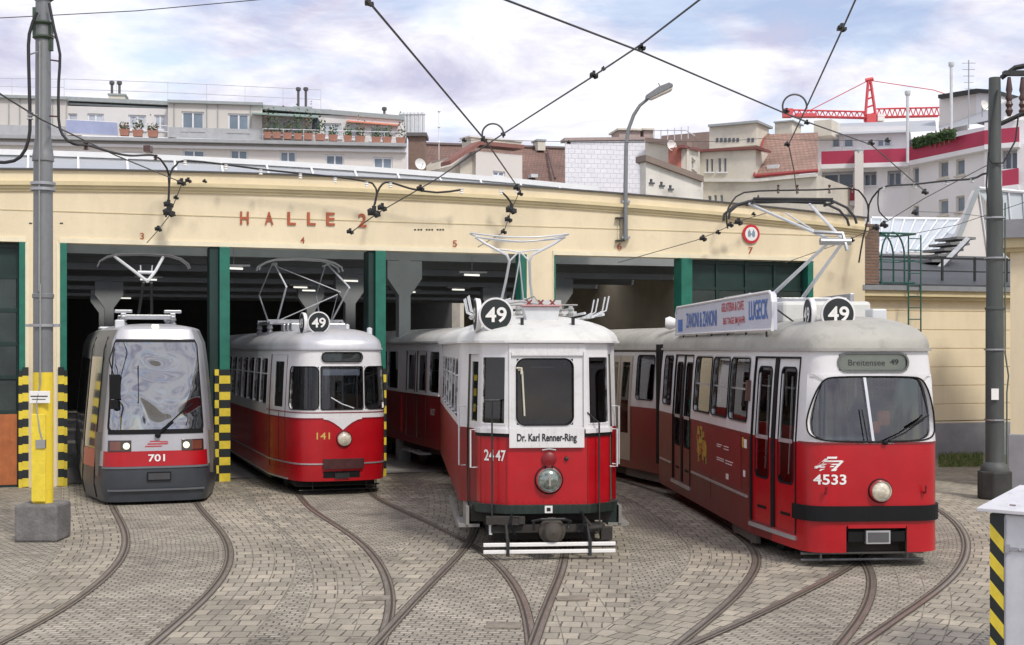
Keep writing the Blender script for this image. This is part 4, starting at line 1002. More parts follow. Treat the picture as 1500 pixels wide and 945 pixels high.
    bt('ZANONI & ZANONI', 5.45, 3.17, 2.3, .25, BLUE); bt('GELATERIA & CAFE', 3.28, 3.31, 1.35, .13, ARED); bt('365 TAGE IM JAHR', 3.20, 3.09, 1.35, .13, ARED); bt('LUGECK', 1.80, 3.22, 1.0, .27, BLUE)
    m_ = MB(); m_.box(x-.008, x-.002, 6.95, 7.3, 2.99, 3.2); m_.build('board_mark', BLUE, bd)
    m_ = MB()
    for y in (1.5, 2.6, 3.7, 4.8, 5.9, 7.0): m_.tube([(x+.03, y, 2.95), (x+.03, y, 2.85)], .015, 5); m_.tube([(x+.05, y, 3.3), (x+.4, y, 3.05)], .012, 5)
    m_.build('board_bracket', IRON, bd)
    # skirts and under
    m_ = MB(); m_.box(-.98, .98, 2.0, 8.5, .30, .6); m_.box(-.8, .8, .8, 8.3, .14, .32); m_.box(-.9, -.6, 2.6, 3.6, .2, .5); m_.box(-1.0, -.75, 5.4, 6.6, .22, .45); m_.build('underframe', UNDER, T)  # low, wide boxes shaped to deepen the shade under the tram
    m_ = MB(); m_.box(-1.04, -.96, 1.75, 3.05, .06, .40); m_.box(-1.05, -.95, 1.9, 1.97, .04, .40); m_.box(-1.05, -.95, 2.8, 2.9, .05, .40); m_.box(.96, 1.04, 1.75, 3.05, .06, .4); m_.build('bogie_cover', mat('dusty_grey_cover', (.12, .11, .095), .8, var=.3, dirt=.5), T, bevel=.01)
    bogie(T, 2.4); bogie(T, 8.3, r=.33)
    m_ = MB(); m_.cyl((-.85, .25, .16), (.70, .25, .16), .016, 8); m_.cyl((-.85, .25, .08), (.70, .25, .08), .016, 8); m_.cyl((-.6, .25, .06), (-.6, .25, .4), .014, 6); m_.cyl((.5, .25, .06), (.5, .25, .4), .014, 6); m_.build('lifeguard_bars', mat('dull_bar', (.22, .22, .22), .5, metal=.3), T)
    m_ = MB(); m_.box(-.8, .8, .3, 1.5, .16, .40); m_.build('coupler', UNDER, T)
    interior(T, 1.02, .25, 8.5, .82, 2.66, S=S)
    m_ = MB(); m_.box(-.7, .72, .25, .62, 1.05, 1.52); m_.box(-.55, .1, .3, .58, 1.52, 1.60); m_.build('dashboard', mat('dash_grey', (.20, .21, .23), .5, var=.3), T, bevel=.03)
    m_ = MB(); m_.box(.08, .55, 1.1, 1.22, 1.25, 2.05); m_.box(.1, .55, .8, 1.2, 1.2, 1.3); m_.build('driver_seat', mat('cab_seat', (.05, .05, .06), .8), T, bevel=.04)
    m_ = MB(); m_.box(.30, .46, .72, .80, 1.70, 1.90); m_.box(.22, .34, .74, .80, 1.60, 1.76); m_.build('orange_bag', mat('orange_red_bag', (.62, .12, .04), .6, var=.3, vscale=12), T, bevel=.03)
    m_ = MB(); m_.box(-.86, .86, 1.38, 1.42, .85, 1.75); m_.cyl((-.02, 1.4, .8), (-.02, 1.4, 2.6), .05, 8); m_.build('cab_partition', INTC, T)
    m_ = MB(); m_.cyl((-.36, .9, 1.5), (-.36, .9, 2.62), .022, 8); m_.tube([(-.6, .8, 2.3), (-.1, .8, 2.27)], .02, 6); m_.build('sun_blind_rail', BLK, T)
    # coupling bellows and rear section
    J = Vector((0, 8.9, 0))
    m_ = MB()
    for k in range(9):
        y = 8.58+k*.085; x_ = 1.03 if k % 2 else .97; m_.box(-x_, x_, y, y+.075, .5, 2.72+(.05 if k % 2 else 0))
    m_.build('bellows', BLK, T)
    rr = AL-th; M2 = Matrix.Translation((0, 9.15, 0)) @ Matrix.Rotation(rr, 4, 'Z')
    rs = bpy.data.objects.new('rear_section', None); COL.objects.link(rs); rs.parent = T; rs.location = (0.12, 9.2, 0); rs.rotation_euler.z = rr
    S2 = Shell([(0, 0), (.98, 0), (1.1, .02), (1.1, .2), (1.1, 9)], [(0, 0), (1.5, 0), (2.3, .05), (2.7, .09)], 0)
    def e2(a, b): 
        s0, s1 = S2.s_at_y(a, -1), S2.s_at_y(b, -1); return (min(s0, s1), max(s0, s1), 1.69, 2.56)
    w2 = [e2(.5, 1.3), e2(3.0, 4.0), e2(4.1, 5.1), e2(5.2, 6.2)]
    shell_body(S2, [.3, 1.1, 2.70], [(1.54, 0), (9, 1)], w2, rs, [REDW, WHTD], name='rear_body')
    for a in w2: window(S2, rs, *a, r=.08, frame=ALU, gasket=BLK, fw=.03)
    m_ = MB(); sa = S2.s_at_y
    for a, b in ((1.55, 2.1), (2.15, 2.7)): slab(S2, m_, sa(b), sa(a), .45, 2.55, .0, .015)
    m_.build('rear_door', mat('door_cream_grey', (.38, .34, .27), .5), rs)
    m_ = MB()
    for a, b in ((1.64, 2.0), (2.24, 2.6)): slab(S2, m_, sa(b), sa(a), 1.0, 2.42, .016, .02)
    m_.build('rear_door_pane', GLSM, rs)
    roof(S2, 2.70, .42, 9, ROOFG, rs, r0=.6, e=2.3, name='rear_roof')
    m_ = MB(); slab(S2, m_, -S2.L, S2.L, 2.665, 2.70, 0, .045); m_.build('rear_gutter', ROOFG, rs)
    m_ = MB(); m_.lathe([(0, -.14), (.10, -.13), (.13, -.05), (.10, .03), (.05, .12), (.05, .2)], (-.75, .35, 3.18), rot=Vector((1, -.5, 0)).to_track_quat('Z', 'Y').to_matrix()); m_.lathe([(.05, .2), (.12, .34), (.13, .35), (.12, .36)], (-.75, .35, 3.18), rot=Vector((1, -.5, 0)).to_track_quat('Z', 'Y').to_matrix()); m_.build('roof_horn', WHT, rs, smooth=50)
    m_ = MB(); m_.box(-1.0, 1.0, .3, 8.5, .14, .5); m_.build('rear_underframe', UNDER, rs)  # kept low and wide to darken the ground below
    m_ = MB(); m_.box(-1.04, -.9, .3, 1.9, .12, .42); m_.build('equipment_box', mat('dusty_box', (.13, .13, .12), .8, var=.3, dirt=.5), rs, bevel=.01)
    interior(rs, 1.02, .1, 8.8, .82, 2.66)
    return T
rnd = random.Random(11)
t4533 = tram_round()

# ================================================================ tram 141
def tram_silver_roof():
    T = thing('motor_tram', 'rounded red and white tram 141 with silver roof between the striped posts', 'tram', (-3.09, 24.15, 0), AL)
    S = Shell([(0, 0), (.45, .02), (.74, .14), (.88, .42), (1.0, 1.1), (1.08, 1.6), (1.1, 2.0), (1.1, 12)], [(0, .03), (.6, 0), (1.5, 0), (2.3, .04), (2.7, .07)], 2)
    sx = S.s_at_x; SL = S.s_at_y(.55, -1); SR = S.s_at_y(.55, 1)
    wz = (1.58, 2.36)
    fw_ = [(SL, -.44, *wz), (-.40, .38, *wz), (.42, SR, *wz)]
    dest = (-.38, .38, 2.45, 2.62)
    sides = []
    for sg in (-1, 1):
        y = 2.1
        while y < 10:
            a, b = S.s_at_y(y, sg), S.s_at_y(y+.85, sg); sides.append((min(a, b), max(a, b), 1.62, 2.5)); y += .95
    dr = (S.s_at_y(1.75, -1), S.s_at_y(.75, -1), .45, 2.58)
    shell_body(S, [.27, .6, 1.05, 2.3, 2.7], [(1.42, 0), (2.63, 1), (9, 1)], fw_+[dest, dr]+sides, T, [RED, WHT])
    window(S, T, *fw_[0], r=.10, frame=WHT, gasket=BLK, fw=.016, glass=GLSM, name='front_window'); window(S, T, *fw_[1], r=.03, frame=WHT, gasket=BLK, fw=.012, glass=GLS, name='windscreen'); window(S, T, *fw_[2], r=.10, frame=WHT, gasket=BLK, fw=.016, glass=GLSM, name='front_window')
    o = window(S, T, *dest, r=.08, frame=WHTD, gasket=BLK, fw=.02, o_out=.02, name='destination_box', glass=GLSM)
    m_ = MB(); slab(S, m_, -.37, .37, 2.455, 2.615, -.06, -.03); m_.build('blind', mat('blank_blind', (.30, .31, .28), .6), o)
    for a in sides: window(S, T, *a, r=.04, frame=WHT, fw=.02, bars=(2.2,), glass=GLS)
    # door leaf
    a, b, z0, z1 = dr; m_ = MB(); wa, wb_ = a+.28, b-.2
    slab(S, m_, a, b, z0, 1.42, -.03, -.01, 0); slab(S, m_, a, wa, 1.42, z1, -.03, -.01, 1); slab(S, m_, wb_, b, 1.42, z1, -.03, -.01, 1); slab(S, m_, wa, wb_, 2.45, z1, -.03, -.01, 1); slab(S, m_, wa, wb_, 1.42, 1.6, -.03, -.01, 1)
    o = m_.build('door', [RED, WHT], T); m_ = MB(); m_.grid(lambda u, v: S.pt(u, v, -.02), S.ss(wa, wb_), [1.6, 2.45]); m_.build('pane', GLSM, o)
    m_ = MB(); slab(S, m_, a-.01, a+.01, z0, z1, -.03, .004); slab(S, m_, b-.01, b+.01, z0, z1, -.03, .004); slab(S, m_, (a+b)/2+.1, (a+b)/2+.12, z0, 1.5, -.02, -.005); m_.build('door_seal', mat('seam_dark_red', (.08, .01, .01), .6), o)
    # V shaped white dip and dark line
    def vlow(s): return 1.40-.20*max(0, 1-abs(s)/.34)**1.6
    m_ = MB(); slab(S, m_, -.36, .36, 0, 0, .001, .004, zf0=vlow, zf1=lambda s: 1.43); m_.build('white_point', WHT, T)
    m_ = MB(); lo2 = S.s_at_y(2.0, 1)
    slab(S, m_, -lo2, -.36, 1.40, 1.425, 0, .007); slab(S, m_, .36, lo2, 1.40, 1.425, 0, .007); slab(S, m_, -.36, .36, 0, 0, .002, .007, zf0=lambda s: vlow(s)-.02, zf1=lambda s: vlow(s)+.003)
    slab(S, m_, -lo2, lo2, 1.515, 1.53, 0, .007); m_.build('pin_stripe', mat('dark_red_line', (.22, .01, .02), .5), T)
    m_ = MB(); slab(S, m_, -S.L, S.L, .575, .60, 0, .012); slab(S, m_, -S.L, -SR-.1, .27, .30, 0, .015); m_.build('side_trim', ALU, T)
    m_ = MB(); slab(S, m_, -.36, .38, .50, .68, 0, .06); m_.build('bumper', mat('bumper_dark_red', (.06, .015, .015), .6, var=.5, vscale=10), T, bevel=.01)
    m_ = MB(); slab(S, m_, -.36, .32, .33, .45, -.02, .004); o = m_.build('coupler_slot', BLK, T); m_ = MB(); slab(S, m_, -.15, .12, .32, .42, .01, .03); m_.build('plate', IRON, o)
    headlight(T, S.pt(.02, 1.04, 0), .115, LAMPY, CHROME, .05)
    stext(S, T, '141', -.36, 1.10, .24, .125, GOLD, 'fleet_number', bold=.01)
    m_ = MB(); m_.tube([S.pt(.2, 1.6, .03), S.pt(-.02, 1.68, .03), S.pt(-.22, 1.80, .02)], .011, 5); m_.build('wiper', STEELW, T)
    m_ = MB(); slab(S, m_, -.36, .34, 2.20, 2.31, -.05, -.045); m_.build('paper_notice', mat('pale_blue_paper', (.55, .58, .70), .6), T)
    roof(S, 2.70, .38, 12, SILV, T, r0=1.1, e=2.4)
    m_ = MB(); slab(S, m_, -S.L, S.L, 2.67, 2.70, 0, .04); m_.build('gutter', SILV, T)
    route_disc(T, Vector((-.36, .45, 3.17)), .20, -.25, rimm=WHT); route_disc(T, Vector((-.62, .70, 3.16)), .20, -1.5, rimm=WHT)
    m_ = MB(); m_.lathe([(.05, 0), (.05, .16), (0, .18)], (.72, 1.0, 2.92)); m_.lathe([(.04, 0), (.04, .1), (0, .12)], (.35, 1.3, 3.05)); m_.build('roof_vent', STEELW, T, smooth=50)
    m_ = MB()
    for k in range(3): m_.box(-.55, .55, 2.4+k*.5, 2.7+k*.5, 3.05, 3.2)
    m_.build('resistor_grid', STEEL, T, bevel=.02)
    m_ = MB(); m_.box(-.8, .8, 3.9, 3.98, 3.22, 3.3); m_.box(-.8, .8, 5.3, 5.38, 3.22, 3.3)
    for x in (-.75, .75):
        m_.box(x-.03, x+.03, 3.7, 5.6, 3.2, 3.26)
        for y in (3.9, 5.4): m_.lathe([(.05, 0), (.07, .04), (.04, .08), (.07, .12), (.04, .2)], (x, y, 3.0), n=10)
    m_.build('pantograph_base', STEEL, T)
    m_ = MB()
    for x in (-.72, .72):
        s_ = 1 if x > 0 else -1
        m_.tube([(x*.8, 4.0, 3.28), (x*.9+.1, 3.0, 3.95)], .02, 6); m_.tube([(x*.8, 5.3, 3.28), (x*.9, 6.2, 3.9)], .018, 6)
    m_.tube([(-.5, 4.0, 3.3), (.5, 3.0, 3.8), (.6, 4.2, 3.3)], .012, 5)
    m_.build('lower_arm', STEELW, T)
    m_ = MB()
    for x in (-.72, .72): m_.tube([(x*.9+.1, 3.0, 3.95), (x*.8, 4.5, 4.52)], .018, 6); m_.tube([(x*.9, 6.2, 3.9), (x*.8, 4.7, 4.52)], .014, 6)
    m_.tube([(.58, 3.05, 3.85), (-.55, 4.4, 4.45)], .010, 5); m_.build('upper_arm', STEELW, T)
    m_ = MB()
    for y in (4.4, 4.8):
        m_.tube([(-.90, y, 4.36), (-.87, y, 4.45), (-.72, y, 4.54), (-.5, y, 4.60), (0, y, 4.62), (.5, y, 4.60), (.72, y, 4.54), (.87, y, 4.45), (.90, y, 4.36)], .022, 7)
    for x in (-.55, .55): m_.tube([(x, 4.35, 4.5), (x*.9, 4.6, 4.47), (x, 4.85, 4.5)], .02, 6)
    m_.build('contact_bow', STEELW, T, smooth=50)
    interior(T, 1.02, .25, 11.8, .8, 2.66, S=S)
    m_ = MB(); m_.box(-.95, .95, 1.1, 11.5, .24, .5); m_.box(-.75, .75, .7, 11.5, .12, .3); m_.build('underframe', UNDER, T); bogie(T, 2.6); bogie(T, 8.6)  # lower underframe box reaches down to darken the ground beneath
    m_ = MB(); m_.box(-1.03, -.97, 2, 11, .18, .3); m_.build('step_board', IRON, T)
    m_ = MB(); m_.cyl((-.75, .3, .17), (.75, .3, .17), .014, 6); m_.cyl((-.75, .3, .09), (.75, .3, .09), .014, 6); m_.cyl((.5, .3, .08), (.5, .3, .35), .012, 6); m_.cyl((-.5, .3, .08), (-.5, .3, .35), .012, 6); m_.cyl((.68, .28, .05), (.68, .28, .3), .012, 6); m_.build('lifeguard_bars', IRON, T)
    m_ = MB(); m_.box(-.6, .6, .5, .56, 1.0, 1.5); m_.build('dashboard', INT, T)
    return T
tram_silver_roof()

# ================================================================ tram 701 : modern low floor
def tram_modern():
    T = thing('low_floor_tram', 'modern light grey tram 701 with big windscreen and dark grey bumper', 'tram', (-6.12, 22.75, 0), AL)
    S = Shell([(0, 0), (.5, .0), (.78, .06), (.90, .22), (.98, .6), (1.16, 1.5), (1.2, 1.9), (1.2, 12)], [(.05, .04), (.35, -.02), (.68, 0), (1.2, .03), (2.75, .17), (3.05, .30)], 2)
    S.h = S.h
    SW = .84
    wz = (1.30, 2.80)
    hs = [(-SW+.02, SW-.02, *wz)]
    sd = (S.s_at_y(1.75, -1), S.s_at_y(.65, -1), .50, 2.5)
    shell_body(S, [.06, .2, .35, .68, .92, 1.2, 2.0, 2.4, 2.85, 3.02], [(.67, 1), (.93, lambda u: 2 if abs(u) < .98 else (0 if -1.1 < u < 1.7 else 3)), (9, lambda u: 0 if -1.06 < u < 1.7 else 3)], hs, T,
               [ULFG, ULFD, RED, mat('side_grey_shaded', (.17, .175, .18), .35, var=.15)])  # left side grey is darkened to paint in the shade away from the sun
    o = window(S, T, *hs[0], r=.07, frame=BLK, fw=.055, o_out=.006, goff=.0, glass=GLSU, name='windscreen')
    m_ = MB(); slab(S, m_, -SW, SW, 1.22, 1.30, .004, .01); m_.build('windscreen_seal', BLK, T)
    # lamp clusters
    for sg in (-1, 1):
        a, b = sorted((sg*.42, sg*.83)); m_ = MB(); slab(S, m_, a, b, .93, 1.12, 0, .012); o = m_.build('lamp_cluster', mat('lamp_housing_dark', (.035, .02, .02), .2, coat=.8), T, bevel=.01)
        p = S.pt(sg*.50, 1.02, .012); m_ = MB(); m_.lathe([(.058, 0), (.048, .02), (0, .03)], p, rot=Vector((0, -1, 0)).to_track_quat('Z', 'Y').to_matrix()); m_.build('headlight', LAMPON, o, smooth=50)
        a, b = sorted((sg*.60, sg*.78)); m_ = MB(); slab(S, m_, a, b, .95, 1.10, .012, .018); m_.build('tail_lamp', mat('amber_brown_lens', (.16, .05, .03), .15, coat=.8), o)
    stext(S, T, '701', 0.0, .81, .28, .125, PAINTW, 'fleet_number')
    m_ = MB(); z = 1.01
    for (x0_, x1_, z0_, z1_, sh) in ((-.20, .08, 1.0, 1.02, .02), (-.16, .18, 1.04, 1.062, .02), (-.12, .04, 1.085, 1.105, .02), (.06, .2, 1.075, 1.095, -.02)):
        m_.quad(S.pt(x0_, z0_, .006), S.pt(x1_, z0_, .006), S.pt(x1_+sh, z1_, .006), S.pt(x0_+sh, z1_, .006))
    m_.build('emblem', mat('emblem_red', (.5, .04, .05), .4), T)
    m_ = MB(); slab(S, m_, -.16, .24, .42, .57, .02, .035); o = m_.build('number_plate_recess', BLK, T); 
    m_ = MB(); slab(S, m_, -.14, .22, .44, .55, .036, .042); m_.build('plate_face', mat('plate_grey', (.05, .05, .055), .4), o)
    m_ = MB(); slab(S, m_, -.96, .96, .635, .665, 0, .02); slab(S, m_, -.8, .8, .25, .28, 0.02, .04); m_.build('bumper_edge', mat('bumper_edge', (.14, .15, .165), .4), T)
    m_ = MB(); m_.tube([S.pt(.02, 1.24, .03), S.pt(.30, 1.48, .03), S.pt(.62, 1.74, .03)], .012, 5); m_.tube([S.pt(.03, 1.22, .045), S.pt(.28, 1.43, .045)], .012, 5); m_.lathe([(.05, 0), (.05, .06), (0, .07)], S.pt(.02, 1.2, 0), rot=Vector((0, -1, 0)).to_track_quat('Z', 'Y').to_matrix(), n=12); m_.tube([S.pt(-.3, 1.75, .03), S.pt(-.3, 2.4, .03)], .007, 5); m_.build('wiper', BLK, T)
    # door and side windows
    m_ = MB(); sy = lambda y: S.s_at_y(y, -1)
    slab(S, m_, sy(1.55), sy(.72), .95, 2.55, .002, .008); o = m_.build('side_glass', mat('side_glass_reflecting', (.06, .06, .06), .06, coat=1), T)
    m_ = MB(); slab(S, m_, sy(1.6), sy(.68), .62, .93, .002, .008); m_.build('door_lower_panel', mat('salmon_red_panel', (.42, .12, .09), .35, var=.25), T)
    for y0_ in (2.2, 3.9, 5.6, 7.3, 9.0):
        m_ = MB(); slab(S, m_, sy(y0_+1.5), sy(y0_), 1.0, 2.5, .002, .008); m_.build('side_glass', mat('side_glass_dark', (.02, .022, .024), .08, coat=1), T)
    m_ = MB()
    for y in (.66, 1.62): slab(S, m_, sy(y+.035), sy(y), .1, 2.9, .001, .012)
    m_.build('door_seal', BLK, T)
    m_ = MB(); p = S.pt(-.90, 2.1, .0); m_.tube([S.pt(-.86, 2.72, 0), p+Vector((-.02, -.16, .4)), p+Vector((.06, -.2, .1))], .012, 6); m_.obox(p+Vector((.07, -.2, -.06)), .17, .09, .42, .2); m_.obox(p+Vector((.06, -.2, -.36)), .12, .09, .16, .2); m_.build('side_mirror', BLK, T, bevel=.02)
    roof(S, 3.02, .12, 12, ULFG, T, r0=1.0, e=2.0, over=0)
    m_ = MB(); p = S.pt(0, 3.02, -.04); m_.box(p.x-.06, p.x+.06, p.y-.03, p.y+.1, 3.04, 3.11); m_.build('top_lamp', LAMPON, T, bevel=.01)
    m_ = MB(); m_.box(-.66, -.5, .7, .9, 3.04, 3.2); m_.box(-.9, -.6, 1.6, 2.4, 3.05, 3.09); m_.build('roof_box', STEELW, T, bevel=.02)
    m_ = MB()
    for x in (-.45, .45):
        m_.box(x-.04, x+.04, 2.2, 3.9, 3.27, 3.31); m_.box(x-.16, x+.16, 2.3, 2.4, 3.36, 3.42); m_.box(x-.05, x+.05, 2.3, 2.4, 3.3, 3.36)
        for y in (2.4, 3.6): m_.lathe([(.05, 0), (.08, .04), (.04, .08), (.08, .12), (.04, .2)], (x, y, 3.12), n=10)
    m_.box(-.5, .5, 2.3, 2.4, 3.24, 3.33); m_.box(-.5, .5, 3.6, 3.7, 3.28, 3.35); m_.build('pantograph_base', STEEL, T, bevel=.01)
    m_ = MB()
    for x in (-.09, .09): m_.tube([(x*1.4, 3.3, 3.35), (x*.8-.0, 2.55, 3.95)], .03, 7)
    m_.build('lower_arm', IRON, T)
    m_ = MB(); m_.tube([(0, 2.55, 3.97), (-.24, 3.0, 4.2), (-.56, 3.6, 4.5)], .03, 7); m_.tube([(0, 2.55, 3.97), (.18, 3.0, 4.2), (.36, 3.6, 4.5)], .03, 7); m_.tube([(-.16, 2.9, 4.16), (.16, 2.9, 4.16)], .035, 7); m_.tube([(-.1, 2.9, 4.16), (-.11, 2.9, 4.3)], .012, 5); m_.tube([(.1, 2.9, 4.16), (.11, 2.9, 4.3)], .012, 5); m_.build('upper_arm', STEELW, T, smooth=50)
    m_ = MB()
    for y in (3.5, 3.85): m_.tube([(-.88, y, 4.30), (-.84, y, 4.40), (-.7, y, 4.49), (-.5, y, 4.54), (0, y, 4.56), (.5, y, 4.54), (.7, y, 4.48), (.84, y, 4.38), (.88, y, 4.29)], .018, 6)
    m_.build('contact_bow', mat('bow_grey', (.14, .14, .14), .5, metal=.4), T, smooth=50)
    m_ = MB(); m_.box(-1.0, 1.0, .4, .45, .5, 1.25); m_.build('dashboard', INT, T); m_ = MB(); m_.box(-.3, .3, 1.3, 1.42, 1.0, 2.0); m_.build('driver_seat', BLK, T, bevel=.05)
    interior(T, 1.1, .5, 11.8, .6, 2.95, seats=False, S=S)
    m_ = MB(); m_.box(-.5, .2, .42, .9, 1.25, 1.5); m_.tube([(-.62, .3, 1.6), (-.50, .35, 1.72), (-.32, .35, 1.6)], .1, 8); m_.build('console', mat('console_pale', (.5, .5, .52), .5), T, smooth=50)
    m_ = MB(); m_.box(-.9, .9, .5, 11.5, .06, .3); m_.build('underframe', UNDER, T)
    return T
tram_modern()

# ================================================================ tram 2447 : old two axle motor car
OLD_IN = [(0, .02), (.65, .0), (1.6, 0), (2.75, .03)]
def old_body(T, L_, front_board=False, number=None, dusty=False):
    S = Shell([(0, 0), (.50, .0), (.53, .005), (.84, .24), (.87, .30), (1.02, 1.02), (1.08, 1.10), (1.1, 1.2), (1.1, L_)], OLD_IN, 0)
    white, red = (WHTD, REDD) if dusty else (WHT, RED)
    wz = (1.72, 2.56)
    sA, sB, sC = S.s_at_x(.52), S.s_at_x(.85), S.s_at_y(.36, 1)
    cw = (-.40, .34, 1.70, 2.56); lw = (-sB+.03, -sA-.05, 1.72, 2.58); rw = (sA+.05, sB-.03, 1.72, 2.58)
    door = (S.s_at_y(.92, -1), S.s_at_y(.42, -1), .60, 2.62); door2 = (-door[1], -door[0], .60, 2.62)
    side = []
    for sg in (-1, 1):
        y = 1.75
        while y < L_-1.9:
            a, b = S.s_at_y(y, sg), S.s_at_y(y+1.0, sg); side.append((min(a, b), max(a, b), 1.72, 2.55)); y += 1.12
    def lowm(u): return 2 if u < -1.1 else 0  # left side alone takes the darker red, as painted shade
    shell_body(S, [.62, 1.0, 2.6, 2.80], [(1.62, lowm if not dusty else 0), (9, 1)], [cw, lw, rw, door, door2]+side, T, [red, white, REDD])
    window(S, T, *cw, r=.11, frame=white, gasket=BLK, fw=.0201, glass=GLSM, name='windscreen')
    window(S, T, *lw, r=.012, frame=white, fw=.02, glass=GLSM, name='front_window'); window(S, T, *rw, r=.012, frame=white, fw=.02, glass=GLSM, name='front_window')
    for a in side: window(S, T, *a, r=.03, frame=white, fw=.025, bars=(2.3,), glass=GLS)
    for d in (door, door2):
        a, b, z0, z1 = d; m_ = MB(); wa, wb_ = a+.08, b-.08
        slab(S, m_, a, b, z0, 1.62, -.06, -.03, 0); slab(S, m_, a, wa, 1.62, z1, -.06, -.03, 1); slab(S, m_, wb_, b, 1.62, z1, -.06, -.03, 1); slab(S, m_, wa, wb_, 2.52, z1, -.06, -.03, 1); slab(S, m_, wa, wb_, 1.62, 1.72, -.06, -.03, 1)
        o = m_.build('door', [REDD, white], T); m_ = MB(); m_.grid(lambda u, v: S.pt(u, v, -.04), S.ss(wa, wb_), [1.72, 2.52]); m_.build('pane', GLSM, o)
    roof(S, 2.80, .37, L_, ROOFW if not dusty else ROOFG, T, r0=1.9, e=2.0, over=.06)
    m_ = MB(); slab(S, m_, -S.L, S.L, 2.77, 2.80, 0, .08); m_.build('gutter', white, T)
    return S
def tram_old():
    L_ = 9.5
    T = thing('vintage_tram', 'vintage two axle tram 2447 with Dr. Karl Renner-Ring board below its windscreen', 'tram', (.46, 17.2, 0), math.atan(.085))
    S = old_body(T, L_)
    m_ = MB()
    for x in (-.86, -.53, .53, .86): u = S.s_at_x(x) if abs(x) < .6 else (S.s_at_x(.852)*(1 if x > 0 else -1)); slab(S, m_, u-.006, u+.006, .67, 1.54, 0, .006)
    for k in range(22):
        u = -.95+k*.09; m_.lathe([(.009, -.002), (.006, .006), (0, .007)], S.pt(u, .70, 0), rot=Vector((0, -1, 0)).to_track_quat('Z', 'Y').to_matrix(), n=6)
    m_.build('panel_beading', mat('beading_red', (.25, .006, .01), .4), T)
    # flat front frame around the windscreen
    m_ = MB(); slab(S, m_, -.50, -.475, 1.64, 2.66, 0, .03); slab(S, m_, .475, .50, 1.64, 2.66, 0, .03); slab(S, m_, -.47, .47, 2.60, 2.64, .0, .03); slab(S, m_, -.5, .5, 2.64, 2.76, 0, .02); m_.build('window_surround', WHT, T, bevel=.004)
    sC = S.s_at_y(.42, 1)
    m_ = MB(); slab(S, m_, -sC, -.5, 1.59, 1.65, 0, .03, 0); slab(S, m_, .5, sC, 1.59, 1.65, 0, .03, 0); slab(S, m_, -sC, sC, 1.545, 1.585, 0, .02, 1); m_.build('waist_rail', [WHT, BLK], T)
    m_ = MB(); slab(S, m_, -.50, .48, 1.405, 1.665, .03, .045); b_ = m_.build('destination_board', WHT, T, bevel=.003)
    stext(S, b_, 'Dr. Karl Renner-Ring', -.01, 1.525, .78, .13, BLKT, bold=.028, off=.05)
    stext(S, T, '24', -.80, 1.30, .155, .145, PAINTW, 'fleet_number', off=.008); stext(S, T, '47', -.62, 1.30, .155, .145, PAINTW, 'fleet_number', off=.008)
    headlight(T, S.pt(.02, .985, 0), .145, LAMP, CHROME, .07)
    m_ = MB(); m_.cyl(S.pt(.02, .92, .12), S.pt(.02, 1.05, .12), .018, 8); m_.build('bulb', CHROME, T)
    m_ = MB(); m_.lathe([(.095, -.02), (.095, .03), (.06, .05), (0, .055)], S.pt(.02, 1.25, 0), rot=Vector((0, -1, 0)).to_track_quat('Z', 'Y').to_matrix()); m_.build('round_cap', REDD, T, smooth=50)
    m_ = MB(); m_.tube([S.pt(-.07, 1.375, .02), S.pt(.02, 1.39, .03), S.pt(.11, 1.375, .02)], .01, 5); m_.build('lamp_bracket', STEELW, T)
    m_ = MB(); p = S.pt(.25, 1.26, .01); m_.lathe([(.03, -.01), (.025, .02), (0, .03)], p, rot=Vector((0, -1, 0)).to_track_quat('Z', 'Y').to_matrix(), n=10); m_.build('bolt', IRON, T)
    # buffer beam
    m_ = MB(); slab(S, m_, -sC-.05, sC+.05, .55, .665, -.02, .06); slab(S, m_, -sC-.2, -sC-.02, .40, .60, -.1, .09); slab(S, m_, sC-.02, sC+.17, .36, .66, -.1, .09); m_.build('buffer_beam', mat('beam_black_green', (.015, .028, .022), .45, var=.4, dirt=.2), T, bevel=.012)
    m_ = MB(); slab(S, m_, -.04, .06, .56, .655, .062, .068, 0); slab(S, m_, -.015, .035, .585, .63, .069, .073, 1); m_.build('white_mark', [PAINTW, BLKP], T)
    # coupler with drum face
    m_ = MB(); m_.lathe([(0, .2), (.1, .18), (.13, .12), (.12, .05), (.17, .03), (.17, -.05), (.08, -.3)], (.03, -.28, .36), rot=Vector((0, -1, 0)).to_track_quat('Z', 'Y').to_matrix()); m_.build('coupler', mat('coupler_brown', (.06, .05, .04), .6, dirt=.4), T, smooth=40)
    m_ = MB(); m_.tube([(-.22, -.25, .48), (-.12, -.38, .52), (.18, -.38, .52), (.28, -.25, .47)], .018, 6); m_.tube([(.26, -.22, .47), (.24, -.25, .38)], .016, 6); m_.tube([(-.2, -.22, .47), (-.2, -.2, .36)], .016, 6); m_.build('coupler_handle', IRON, T)
    m_ = MB(); m_.box(-.75, .75, -.02, .3, .30, .40); m_.box(-.8, -.3, -.1, .05, .42, .52); m_.tube([(-.66, -.08, .42), (-.38, -.1, .42), (-.38, -.1, .52), (-.66, -.08, .52)], .014, 6, closed=True); m_.cyl((.46, -.1, .5), (.64, -.1, .3), .03, 8); m_.cyl((.5, -.12, .36), (.7, -.12, .38), .035, 8); m_.box(.70, .85, -.05, .1, .2, .36); m_.build('front_gear', UNDER, T, bevel=.008)
    # hoses
    m_ = MB(); m_.tube([(.44, -.02, .58), (.46, -.2, .5), (.42, -.22, .34), (.5, -.1, .28)], .018, 6); m_.tube([(-.46, -.02, .58), (-.5, -.22, .45), (-.44, -.2, .3)], .016, 6); m_.build('hose', BLK, T)
    # lifeguard rails, bright
    m_ = MB()
    for z in (.115, .205): m_.box(-.86, .83, -.42, -.38, z-.024, z+.024)
